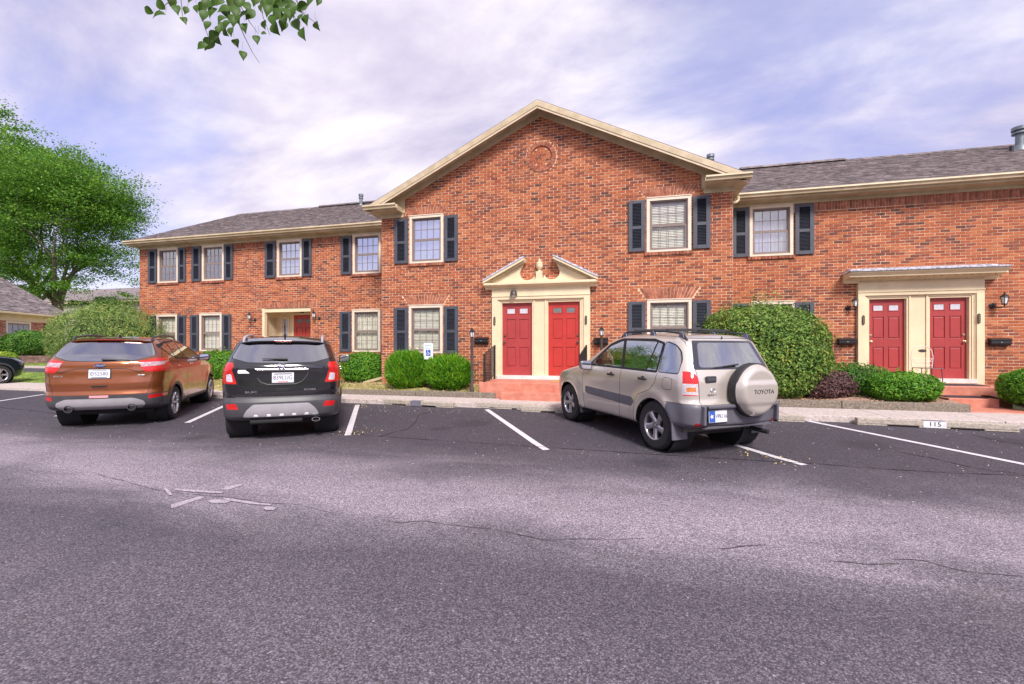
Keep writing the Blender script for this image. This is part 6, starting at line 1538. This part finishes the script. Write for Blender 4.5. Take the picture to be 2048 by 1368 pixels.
    for i in range(nr + 1):
        r_ = (sr - .004) * i / nr
        for j in range(na):
            a = 2 * math.pi * j / na; x, z = r_ * math.cos(a), r_ * math.sin(a); y = -.235 + .115 * max(0, (r_ / sr - .74) / .26) ** 2.2
            band_ = -.115 + .03 * (x / sr); up_ = .13 - .035 * max(0, 1 - abs(x) / .2)
            if z > .10: y += .018 * min(1, (z - .10) / .03) * (1 if abs(x) < .3 else .5)
            if z < -.16 : y += .016 * min(1, (-.16 - z) / .03)
            V.append((x, y, z))
    for i in range(nr):
        for j in range(na): F.append((i * na + j, i * na + (j + 1) % na, (i + 1) * na + (j + 1) % na, (i + 1) * na + j))
    cv = MB().add(V, F).build('spare_wheel_cover', B, t, smooth=True, mtx=T)
    text('lettering', 'TOYOTA', .078, mat('cover_lettering', (.13, .12, .115), .4, metal=.6), t, T @ Matrix.Translation((.03, -.238, -.01)) @ Matrix.Rotation(R(90), 4, 'X'), .002, sx=1.12)
    # tailgate handle, badges, plate
    p, n = cb.point('rear', -.47, 1.06); hd = MB().box(-.09, -.022, -.045, .09, .01, .045, Matrix.Translation((-.47, p.y, 1.06))).build('tailgate_handle', M_PLAST, t, bevel=.018)
    MB().box(-.07, -.026, -.02, .07, -.018, .02, Matrix.Translation((-.47, p.y, 1.06))).build('handle_pull', M_DPLAS, hd, bevel=.006)
    e = MB(); e.lathe([(.030, 0), (.036, -.005), (.042, 0)], axis='y', n=20, closed=True); p, n = cb.point('rear', -.44, .915); e.build('emblem', M_CHR, t, smooth=40, mtx=Matrix.Translation((-.44, p.y - .004, .915)) @ Matrix.Diagonal((1, 1, .7, 1)))
    MB().lathe([(.012, 0), (.015, -.005), (.018, 0)], axis='y', n=16, closed=True).build('emblem_inner', M_CHR, t, smooth=40, mtx=Matrix.Translation((-.44, p.y - .005, .922)) @ Matrix.Diagonal((1.3, 1, .8, 1)))
    lettering(cb, t, 'RAV4', -.45, .855, .042, mat('badge_dark', (.10, .09, .09), .4), sx=1.5)
    plate(cb, t, -.43, .585, 'VPK116', art='blue', txts=.075)
    wiper(cb, t, .05, -.40, 1.25, 1.215, .014)
    st = MB(); st.prism([(-.60, .415), (.60, .415), (.55, .455), (.3, .44), (.0, .43), (-.55, .45)], 'y', cb.point('rear', 0, .44)[0].y - .012, cb.point('rear', 0, .44)[0].y + .05); st.build('bumper_lip', M_GPLAS, t)
    MB().box(-.62, Y(-.095), .69, .62, Y(.02), .735).build('bumper_step', M_GPLAS, t, bevel=.015)
    for sx in (-.655, .655): MB().box(sx - .02, Y(-.075), .47, sx + .02, Y(.05), .728).build('bumper_rib', M_GPLAS, t, bevel=.015)
    # roof rails with dark bars
    for sd in (-1, 1):
        pts = []
        for y in (.34, .42, .7, 1.0, 1.3, 1.6, 1.75, 1.84): p, n = cb.point('top', sd * .60, Y(y)); pts.append((sd * .60, Y(y), p.z + (.008 if y in (.34, 1.84) else .06)))
        MB().tube(pts, .015, 8).build('roof_rail', M_PLAST, t, smooth=40)
        for y in (.44, 1.05, 1.74): p, n = cb.point('top', sd * .60, Y(y)); MB().prism([(Y(y) - .06, p.z - .01), (Y(y) + .06, p.z - .01), (Y(y) + .03, p.z + .06), (Y(y) - .03, p.z + .06)], 'x', sd * .60 - .02, sd * .60 + .02).build('rail_foot', mat('rail_grey', (.10, .11, .17), .4), t, bevel=.006)
    for y in (.75, 1.5): p, n = cb.point('top', 0, Y(y)); MB().tube([(-.6, Y(y), p.z + .055), (0, Y(y), p.z + .065), (.6, Y(y), p.z + .055)], .013, 8).build('cross_bar', M_PLAST, t, smooth=40)
    # door handles, mirror, mud flaps, exhaust, hitch
    for y in (.95, 1.76):
        for sg in (-1, 1):
            p, n = cb.point('side', Y(y), 1.005, sg); h = MB().box(-.016, -.095, -.016, .016, .095, .016, Matrix.Translation((p.x + sg * .012, Y(y), 1.005))).build('door_handle', M_PLAST, t, bevel=.012)
            MB().lathe([(0, 0), (.045, 0), (.047, -.003)], axis='x', n=18).build('handle_recess', M_DPLAS, h, mtx=Matrix.Translation((p.x + sg * .002, Y(y), 1.0)) @ Matrix.Diagonal((sg, 1, 1, 1)))
    for sg in (-1, 1):
        mirror_part(t, sg, .965, Y(2.36), 1.11, M_MIRH)
        for y in (Y(.30), Y(2.72)): MB().prism([(y - .0, .22), (y + .02, .22), (y + .05, .50), (y + .02, .50)], 'x', sg * .60, sg * .86).build('mud_flap', M_GPLAS if y < 0 else M_PLAST, t, bevel=.006)
    MB().tube([(.45, .05, .33), (.50, -.35, .32), (.56, -.72, .30)], .032, 12).build('exhaust_pipe', M_UNDER, t, smooth=40)
    MB().box(-.62, Y(.35), .26, .62, Y(3.3), .42).build('underbody', M_UNDER, t); MB().tube([(-.7, 0, .33), (.7, 0, .33)], .05, 8).build('rear_axle', M_UNDER, t)
    MB().lathe([(0, 0), (.012, 0), (.009, .03), (0, .035)], tuple(cb.point('rear', -.02, 1.60)[0] + Vector((0, -.005, 0))), 'z', 8).build('washer_nozzle', M_PLAST, t)
    return t

# ---- orange crossover, tailgate with a wide dark glass, silver skid plate and twin exhausts
def orange_suv():
    t = thing('orange_suv', 'copper-orange crossover with a wide dark rear window, silver skid plate and twin exhausts', 'car')
    W, H, L, wb, dia = 1.84, 1.38, 4.52, 2.69, .70; yo = .94
    top = smooth_fn([(0, 1.62), (.45, 1.665), (1.2, 1.70), (1.8, 1.67), (2.2, 1.58), (3.1, 1.18), (3.5, 1.09), (4.2, .98), (4.5, .82)], .12)
    zb = smooth_fn([(0, .36), (.3, .34), (.8, .26), (3.6, .24), (4.5, .25)], .1)
    rear = smooth_fn([(.25, .16), (.36, .07), (.50, .02), (.60, .01), (.655, .00), (.69, .045), (.77, .03), (.84, .02), (.90, .035), (1.0, .05), (1.08, .05), (1.14, .065), (1.22, .06), (1.26, .10), (1.34, .16), (1.62, .46), (1.72, .52)], .014)
    front = smooth_fn([(.25, 4.40), (.5, 4.52), (.8, 4.5), (1.0, 4.38)], .05)
    wz = smooth_fn([(.25, .90), (.34, .95), (.55, .975), (.80, .975), (1.05, 1.0), (1.15, .99), (1.25, .95), (1.63, .77), (1.75, .72)], .03)
    wy = smooth_fn([(-.1, .955), (.5, 1), (3.4, 1), (4.1, .955), (4.5, .88)], .15)
    cb = CarBody(W, L, H, zb, top, rear, front, wz, wy, r=(.15, .20, .10), rb=.15, flare=((yo, .45, .018), (yo + wb, .45, .015)), y_off=yo); Y = lambda y: y - yo
    cb.cut('lower_bumper', [(Y(-.3), .18), (Y(1.0), .18), (Y(.72), .60), (Y(.5), .645), (Y(.2), .64), (Y(-.3), .64)], 'side', lambda c, n: c.y < Y(.95) and c.z < .75)
    both(cb, 'sill_cladding', [(Y(.9), .18), (Y(3.8), .18), (Y(3.8), .36), (Y(.9), .42)])
    sk = fillet([(-.66, .44), (-.58, .36), (.58, .36), (.66, .44), (.64, .51), (.50, .575), (-.50, .575), (-.64, .51)], .05); cb.cut('skid_plate', sk, 'rear', lambda c, n: c.y < Y(.4))
    for sg in (-1, 1):
        pl_ = lambda pts: [(sg * a, b) for a, b in pts]
        cb.cut(f'reflector#{sg}', fillet(pl_([(.70, .545), (.915, .57), (.915, .625), (.71, .615)]), .015), 'rear', lambda c, n: c.y < Y(.5) and n.y < -.05)
    gl = [(-.76, 1.345), (-.62, 1.60), (-.30, 1.615), (.30, 1.615), (.62, 1.60), (.76, 1.345), (.50, 1.265), (.0, 1.245), (-.50, 1.265)]
    cb.cut('window_surround', fillet(grow(gl, .012), .05), 'rear', rearf); cb.cut('rear_glass', fillet(gl, .05), 'rear', rearf)
    for sg in (-1, 1):
        pl_ = lambda pts: [(sg * a, b) for a, b in pts]
        cond = lambda c, n, s_=sg: c.x * s_ > .3 and c.y < Y(.62) and n.y < .1
        lamp = fillet(pl_([(.54, 1.245), (.64, 1.06), (.70, 1.045), (.95, 1.055), (.95, 1.28), (.80, 1.30), (.72, 1.275)]), .015)
        cb.cut(f'tail_light#{sg}', lamp, 'rear', cond)
        cb.cut(f'tail_light#{sg}', fillet([(Y(.0), 1.06), (Y(.28), 1.075), (Y(.36), 1.14), (Y(.46), 1.26), (Y(.34), 1.275), (Y(.0), 1.285)], .02), 'side', lambda c, n, s_=sg: c.x * s_ > .5 and c.y < Y(.6) and abs(n.x) > .35)
        cb.cut(f'reversing_lens#{sg}', pl_([(.60, 1.145), (.80, 1.155), (.88, 1.17), (.88, 1.235), (.56, 1.225)]), 'rear', cond, only=(f'tail_light#{sg}',))
    q1 = [(Y(.78), 1.36), (Y(.52), 1.50), (Y(.56), 1.54), (Y(.9), 1.59), (Y(1.40), 1.61), (Y(1.95), 1.55), (Y(2.25), 1.45), (Y(2.74), 1.20), (Y(2.6), 1.185), (Y(1.05), 1.26)]
    both(cb, 'window_surround', fillet(grow(q1, .016), .03))
    both(cb, 'quarter_glass', fillet([(Y(.80), 1.37), (Y(.57), 1.50), (Y(.86), 1.565), (Y(.96), 1.57), (Y(1.04), 1.28)], .02)); both(cb, 'rear_side_glass', fillet([(Y(1.08), 1.275), (Y(1.00), 1.575), (Y(1.46), 1.59), (Y(1.62), 1.235)], .02)); both(cb, 'front_side_glass', fillet([(Y(1.66), 1.23), (Y(1.52), 1.585), (Y(1.93), 1.53), (Y(2.22), 1.43), (Y(2.66), 1.205)], .02))
    cb.cut('windshield', fillet([(-.74, Y(2.98)), (-.58, Y(2.30)), (.58, Y(2.30)), (.74, Y(2.98))], .05), 'top', lambda c, n: c.z > 1.0 and n.z > .3)
    arches(cb, wb, dia, .385, .445)
    for sd in (sideR, sideL):
        seam_or_shade(cb, [(Y(1.06), 1.25), (Y(1.06), 1.0), (Y(1.36), .80), (Y(1.42), .42)], 'side', sd); seam_or_shade(cb, [(Y(1.65), 1.22), (Y(1.72), .40)], 'side', sd); seam_or_shade(cb, [(Y(2.85), 1.14), (Y(2.90), .38)], 'side', sd)
    seam_or_shade(cb, [(-.80, 1.30), (-.76, .98), (-.69, .66)], 'rear', rearf, .008); seam_or_shade(cb, [(.80, 1.30), (.76, .98), (.69, .66)], 'rear', rearf, .008)
    cr = [(-.66, 1.06), (-.56, 1.04), (-.46, 1.09), (-.34, 1.115), (.34, 1.115), (.46, 1.09), (.56, 1.04), (.66, 1.06)]; seam_or_shade(cb, cr, 'rear', rearf, .012)  # dark line paints the crease shade above the plate recess; no panel gap
    B = lined(mat('copper_orange_paint', (.28, .082, .026), .24, metal=.55, var=.03, scale=1.5, coat=1.0))
    ms = dict(body=B, lower_bumper=M_DPLAS, sill_cladding=M_DPLAS, skid_plate=M_SILVP, reflector=M_RED, rear_glass=M_CARGD, window_surround=M_SEAM, tail_light=M_RED, reversing_lens=mat('pink_clear_lens', (.46, .33, .37), .12, var=.4, scale=30, coat=.6), quarter_glass=M_CARGD, rear_side_glass=M_CARGD, front_side_glass=M_CARG, windshield=M_CARG, arch_cladding=M_DPLAS, seam_or_shade=M_SEAM)
    cb.emit(t, ms); wheels(t, W, wb, dia, .23, .225, 5, 'split'); interior(t, W, Y(.35), Y(2.3), .5, .92, 1.5)
    # spoiler, brake light, emblem, wording, wiper
    spoiler(cb, t, B, .63, 1.625, .045, .24)
    MB().box(-.20, cb.point('rear', 0, 1.625)[0].y - .052, 1.630, .20, cb.point('rear', 0, 1.625)[0].y - .03, 1.648).build('high_brake_light', M_DRED, t, bevel=.004)
    p, n = cb.point('rear', -.0, 1.175); T = Matrix.Translation((0, p.y - .012, 1.175)) @ Matrix.Rotation(R(90 - 12), 4, 'X')
    e = MB().lathe([(0, .002), (.9, .002), (1.0, 0)], n=32).build('oval_emblem', mat('emblem_blue', (.02, .035, .13), .25, coat=.5), t, mtx=T @ Matrix.Diagonal((.078, .032, 1, 1)))
    MB().lathe([(.93, -.001), (1.0, .004), (1.07, -.001)], n=32, closed=True).build('emblem_ring', M_CHR, e, smooth=40, mtx=T @ Matrix.Diagonal((.080, .034, 1, 1)))
    text('lettering', 'Ford', .042, M_CHR, e, T @ Matrix.Translation((0, 0, .004)), .0008, sx=1.25, shear=.25)
    lettering(cb, t, 'ESCAPE', -.57, .985, .036, M_CHR, sx=1.6); MB().box(-.075, -.006, -.012, .075, .0, .012, Matrix.Translation((.58, cb.point('rear', .58, .985)[0].y - .001, .985))).build('trim_badge', M_CHR, t, bevel=.003)
    plate(cb, t, -.0, 1.025, 'DS2580', art='plain', txts=.09, tilt=6)
    wiper(cb, t, .02, .42, 1.285, 1.272, .022)
    p, n = cb.point('rear', 0, .79); MB().prism([(-.13, .815), (.13, .815), (.10, .78), (-.10, .78)], 'y', p.y - .004, p.y + .02).build('tailgate_grip', M_SEAM, t, bevel=.004)
    MB().prism([(-.12, .775), (.12, .775), (.09, .765), (-.09, .765)], 'y', p.y - .008, p.y + .02).build('grip_edge', B, t)
    p, n = cb.point('rear', .0, .625); MB().box(-.14, -.008, -.022, .14, .0, .022, Matrix.Translation((0, p.y - .001, .612))).build('bumper_sticker', mat('pink_sticker', (.66, .30, .33), .5, var=.2, scale=60), t, bevel=.004)
    for sx in (-.46, .46):
        p, n = cb.point('rear', sx, .42); c_ = (sx, p.y - .03, .40)
        MB().lathe([(.045, .25), (.062, .02), (.066, 0), (.056, 0), (.05, .12)], c_, 'y', 20, caps=False).build('exhaust_tip', mat('dark_chrome', (.20, .19, .20), .2, metal=.9), t, smooth=40, mtx=None)
        MB().lathe([(.0, .06), (.055, .05)], c_, 'y', 20).build('exhaust_bore', M_UNDER, t)
    for sd in (-1, 1):
        pts = []
        for y in (.55, .65, 1.0, 1.35, 1.65, 1.85, 1.98): p, n = cb.point('top', sd * .60, Y(y)); pts.append((sd * .60, Y(y), p.z + (.004 if y in (.55, 1.98) else .05)))
        MB().tube(pts, [.012, .02, .02, .02, .02, .018, .01], 8).build('roof_rail', mat('rail_charcoal', (.06, .06, .075), .35, metal=.4), t, smooth=40)
        mirror_part(t, sd, 1.02, Y(2.50), 1.21, M_PLAST)
        for y in (1.16, 1.90): p, n = cb.point('side', Y(y), 1.10, sd); MB().box(-.012, -.09, -.013, .012, .09, .013, Matrix.Translation((p.x + sd * .012, Y(y), 1.10))).build('door_handle', B, t, bevel=.01)
    p, n = cb.point('top', 0, Y(.85)); MB().prism([(Y(.78), p.z), (Y(.93), p.z), (Y(.84), p.z + .05), (Y(.80), p.z + .05)], 'x', -.015, .015).build('antenna_fin', M_PLAST, t)
    MB().box(-.68, Y(.45), .24, .68, Y(3.8), .40).build('underbody', M_UNDER, t); MB().tube([(-.75, 0, .34), (.75, 0, .34)], .05, 8).build('rear_axle', M_UNDER, t)
    return t

# ---- black crossover
def black_suv():
    t = thing('black_suv', 'small black crossover with red tail lights, grey lower bumper and a silver skid panel', 'car')
    W, H, L, wb, dia = 1.775, 1.38, 4.28, 2.56, .69; yo = .80
    top = smooth_fn([(0, 1.61), (.4, 1.655), (1.1, 1.685), (1.7, 1.65), (2.1, 1.56), (2.9, 1.18), (3.3, 1.09), (4.0, .98), (4.28, .82)], .12)
    zb = smooth_fn([(0, .34), (.3, .32), (.8, .25), (3.4, .23), (4.28, .25)], .1)
    rear = smooth_fn([(.25, .14), (.36, .05), (.50, .01), (.62, .0), (.665, .01), (.69, .055), (.80, .04), (1.0, .05), (1.12, .05), (1.18, .035), (1.24, .07), (1.30, .12), (1.60, .34), (1.70, .42)], .014)
    front = smooth_fn([(.25, 4.18), (.5, 4.28), (.8, 4.26), (1.0, 4.15)], .05)
    wz = smooth_fn([(.25, .90), (.34, .955), (.6, .985), (.95, 1.0), (1.14, .985), (1.24, .94), (1.62, .775), (1.75, .71)], .03)
    wy = smooth_fn([(-.1, .95), (.45, 1), (3.2, 1), (3.9, .95), (4.28, .88)], .15)
    cb = CarBody(W, L, H, zb, top, rear, front, wz, wy, r=(.15, .20, .10), rb=.15, flare=((yo, .44, .025), (yo + wb, .44, .022)), y_off=yo); Y = lambda y: y - yo
    cb.cut('lower_bumper', [(Y(-.3), .18), (Y(.9), .18), (Y(.62), .58), (Y(.4), .70), (Y(-.3), .725)], 'side', lambda c, n: c.y < Y(.85) and c.z < .75)
    cb.cut('lower_bumper', [(-.62, .64), (.62, .64), (.66, .725), (-.66, .725)], 'rear', rearf)
    both(cb, 'sill_cladding', [(Y(.8), .18), (Y(3.6), .18), (Y(3.6), .35), (Y(.8), .38)])
    cb.cut('skid_plate', fillet([(-.55, .405), (.55, .405), (.50, .51), (.40, .61), (-.40, .61), (-.50, .51)], .04), 'rear', lambda c, n: c.y < Y(.4))
    gl = [(-.73, 1.33), (-.62, 1.565), (.62, 1.565), (.73, 1.33), (.48, 1.265), (0, 1.25), (-.48, 1.265)]
    cb.cut('window_surround', fillet(grow(gl, .014), .04), 'rear', rearf); cb.cut('rear_glass', fillet(gl, .04), 'rear', rearf)
    for sg in (-1, 1):
        pl_ = lambda pts: [(sg * a, b) for a, b in pts]
        cond = lambda c, n, s_=sg: c.x * s_ > .3 and c.y < Y(.5) and n.y < .1
        cb.cut(f'tail_light#{sg}', fillet(pl_([(.63, .925), (.92, .935), (.92, 1.20), (.80, 1.265), (.72, 1.21)]), .02), 'rear', cond)
        cb.cut(f'tail_light#{sg}', fillet([(Y(.0), .945), (Y(.20), .95), (Y(.33), 1.08), (Y(.40), 1.25), (Y(.22), 1.26), (Y(.0), 1.23)], .02), 'side', lambda c, n, s_=sg: c.x * s_ > .5 and c.y < Y(.5) and abs(n.x) > .35)
        cb.cut(f'reversing_lens#{sg}', fillet(pl_([(.685, .96), (.78, .96), (.79, 1.07), (.71, 1.085)]), .02), 'rear', cond, only=(f'tail_light#{sg}',))
        cb.cut(f'reflector#{sg}', fillet(pl_([(.60, .535), (.78, .535), (.79, .615), (.64, .625)]), .02), 'rear', lambda c, n: c.y < Y(.4))
    q1 = [(Y(.50), 1.37), (Y(.54), 1.50), (Y(.9), 1.57), (Y(1.4), 1.59), (Y(1.88), 1.53), (Y(2.18), 1.42), (Y(2.60), 1.20), (Y(2.5), 1.185), (Y(1.0), 1.24)]
    both(cb, 'window_surround', fillet(grow(q1, .016), .03))
    both(cb, 'quarter_glass', fillet([(Y(.55), 1.37), (Y(.58), 1.485), (Y(.90), 1.55), (Y(.96), 1.26)], .02)); both(cb, 'rear_side_glass', fillet([(Y(1.0), 1.255), (Y(.94), 1.555), (Y(1.44), 1.57), (Y(1.56), 1.23)], .02)); both(cb, 'front_side_glass', fillet([(Y(1.60), 1.225), (Y(1.50), 1.565), (Y(1.86), 1.51), (Y(2.16), 1.40), (Y(2.54), 1.20)], .02))
    cb.cut('windshield', fillet([(-.70, Y(2.8)), (-.56, Y(2.2)), (.56, Y(2.2)), (.70, Y(2.8))], .05), 'top', lambda c, n: c.z > 1.0 and n.z > .3)
    arches(cb, wb, dia, .38, .425)
    for sd in (sideR, sideL):
        seam_or_shade(cb, [(Y(.98), 1.23), (Y(.98), .95), (Y(1.22), .76), (Y(1.26), .38)], 'side', sd); seam_or_shade(cb, [(Y(1.58), 1.21), (Y(1.64), .38)], 'side', sd); seam_or_shade(cb, [(Y(2.66), 1.14), (Y(2.70), .36)], 'side', sd)
    seam_or_shade(cb, [(-.64, 1.24), (-.62, .92), (-.52, .745)], 'rear', rearf, .009); seam_or_shade(cb, [(.64, 1.24), (.62, .92), (.52, .745)], 'rear', rearf, .009)
    B = lined(mat('black_car_paint', (.006, .006, .008), .12, metal=.0, var=0, coat=1.0, spec=.7))
    ms = dict(body=B, lower_bumper=M_DPLAS, sill_cladding=M_DPLAS, skid_plate=M_SILVP, reflector=M_RED, rear_glass=M_CARGD, window_surround=M_SEAM, tail_light=M_RED, reversing_lens=M_CLEAR, quarter_glass=M_CARGD, rear_side_glass=M_CARGD, front_side_glass=M_CARG, windshield=M_CARG, arch_cladding=M_DPLAS, seam_or_shade=M_SEAM)
    cb.emit(t, ms); wheels(t, W, wb, dia, .22, .225, 5, 'split'); interior(t, W, Y(.3), Y(2.15), .5, .92, 1.5)
    spoiler(cb, t, B, .61, 1.58, .05, .24); MB().box(-.13, cb.point('rear', 0, 1.58)[0].y - .057, 1.583, .13, cb.point('rear', 0, 1.58)[0].y - .03, 1.605).build('high_brake_light', M_DRED, t, bevel=.004)
    p, n = cb.point('rear', 0, 1.145)
    MB().prism([(-.34, 1.13), (.38, 1.13), (.40, 1.155), (.36, 1.165), (-.38, 1.165)], 'y', p.y - .022, p.y + .02).build('chrome_strip', M_CHR, t, bevel=.008)
    MB().tube([(x, cb.point('rear', x, z)[0].y - .004, z) for x, z in ((.40, 1.15), (.37, 1.05), (.30, .955), (.20, .915), (-.20, .915), (-.30, .955), (-.34, 1.02))], .008, 6).build('plate_recess_edge', M_DPLAS, t, smooth=40)
    T = Matrix.Translation((0, p.y - .03, 1.205)) @ Matrix.Rotation(R(80), 4, 'X')
    e = MB().lathe([(.045, -.003), (.053, .006), (.060, -.003)], n=28, closed=True).build('emblem', M_CHR, t, smooth=40, mtx=T)
    for k in (-1, 0, 1): MB().prism([(k * .027 - .012, .022), (k * .027 + .012, .022), (k * .027 + .012, -.006), (k * .027, -.022), (k * .027 - .012, -.006)], 'z', 0, .006, T @ Matrix.Rotation(R(-18), 4, 'Z')).build('emblem_shield', M_CHR, e)
    lettering(cb, t, 'BUICK', -.40, .80, .046, M_CHR, sx=1.7); lettering(cb, t, 'ENCORE', .38, .82, .038, M_CHR, sx=1.6)
    plate(cb, t, .02, 1.02, '839LUG', art='top', txts=.09, tilt=4)
    wiper(cb, t, .08, -.28, 1.315, 1.32, .026)
    p, n = cb.point('rear', -.47, 1.03); st = MB().prism([(-.085, -.028), (.085, -.028), (.095, 0), (.085, .028), (-.085, .028), (-.095, 0)], 'z', 0, .002, Matrix.Translation((-.52, cb.point('rear', -.52, 1.12)[0].y - .006, 1.12)) @ Matrix.Rotation(R(86), 4, 'X')).build('white_oval', M_PLATE, t)  # plain white oval laid on the left of the tailgate
    p, n = cb.point('rear', 0, .81); MB().prism([(-.10, .845), (.11, .845), (.09, .80), (-.07, .79)], 'y', p.y - .003, p.y + .02).build('tailgate_grip', M_SEAM, t, bevel=.004)
    for i in range(5):
        x = -.36 + i * .18; p, n = cb.point('rear', x, .43); MB().prism([(x - .035, .412), (x - .025, .445), (x + .025, .445), (x + .035, .412)], 'y', p.y - .006, p.y + .02).build('skid_notch', mat('skid_edge', (.62, .60, .64), .35, metal=.3), t, bevel=.004)
    MB().lathe([(.030, .3), (.036, .0), (.042, 0), (.042, .02)], (0, 0, 0), 'y', 20, caps=False).build('exhaust_tip', M_CHR, t, smooth=40, mtx=Matrix.Translation((.50, Y(.02), .335)) @ Matrix.Diagonal((1.5, 1, .8, 1)))
    MB().lathe([(0, .03), (.034, .03)], (0, 0, 0), 'y', 20).build('exhaust_bore', M_UNDER, t, mtx=Matrix.Translation((.50, Y(.02), .335)) @ Matrix.Diagonal((1.5, 1, .8, 1)))
    for sd in (-1, 1):
        pts = []
        for y in (.42, .52, .8, 1.1, 1.4, 1.6, 1.72): p, n = cb.point('top', sd * .585, Y(y)); pts.append((sd * .585, Y(y), p.z + (.004 if y in (.42, 1.72) else .035)))
        MB().tube(pts, [.012, .024, .022, .02, .02, .018, .01], 8).build('roof_rail', M_SILVP, t, smooth=40)
        mirror_part(t, sd, .99, Y(2.5), 1.20, B)
        for y in (1.10, 1.80): p, n = cb.point('side', Y(y), 1.08, sd); MB().box(-.012, -.09, -.013, .012, .09, .013, Matrix.Translation((p.x + sd * .012, Y(y), 1.08))).build('door_handle', M_CHR, t, bevel=.01)
    p, n = cb.point('top', 0.0, Y(.62)); MB().tube([(0.0, Y(.62), p.z), (0.0, Y(.58), p.z + .07), (0, Y(.42), p.z + .30)], [.022, .009, .003], 7).build('antenna', M_PLAST, t)
    MB().box(-.66, Y(.4), .23, .66, Y(3.5), .38).build('underbody', M_UNDER, t); MB().box(-.45, Y(.06), .30, .30, Y(.3), .36).build('muffler', M_UNDER, t, bevel=.02); MB().tube([(-.7, 0, .34), (.7, 0, .34)], .05, 8).build('rear_axle', M_UNDER, t)
    return t
def park(t, x, y, head):
    """rear-axle centre on the lot, heading in degrees left of +Y; the lot climbs towards the kerb"""
    r1 = Matrix.Rotation(R(head), 4, 'Z'); f = r1 @ Vector((0, 1, 0)); z0 = lot_z(y); z1 = lot_z(y + f.y * 2.6); pit = math.atan2(z1 - z0, 2.6)
    t.matrix_basis = Matrix.Translation((x, y, z0)) @ r1 @ Matrix.Rotation(pit, 4, 'X')
A = silver_suv(); park(A, 1.0, 7.33, 36.3)
B_ = orange_suv(); park(B_, -9.82, 6.86, 35)
C_ = black_suv(); park(C_, -5.80, 6.70, 36)
# the car cut by the left edge: same kind of body as the orange one, dark blue
Dk = copy_tree(B_); props(Dk, 'dark blue car at the left edge, only its front corner and wheel in the photo', 'car'); Dk.name = 'dark_blue_car'
nb_ = mat('dark_blue_paint', (.014, .020, .036), .2, metal=.3, var=0, coat=1.0)
for ch in Dk.children:
    if ch.type == 'MESH' and ch.material_slots and ch.material_slots[0].material and ch.material_slots[0].material.name == 'copper_orange_paint':
        ch.data = ch.data.copy(); ch.data.materials[0] = nb_
park(Dk, -23.3, 8.75, -8)
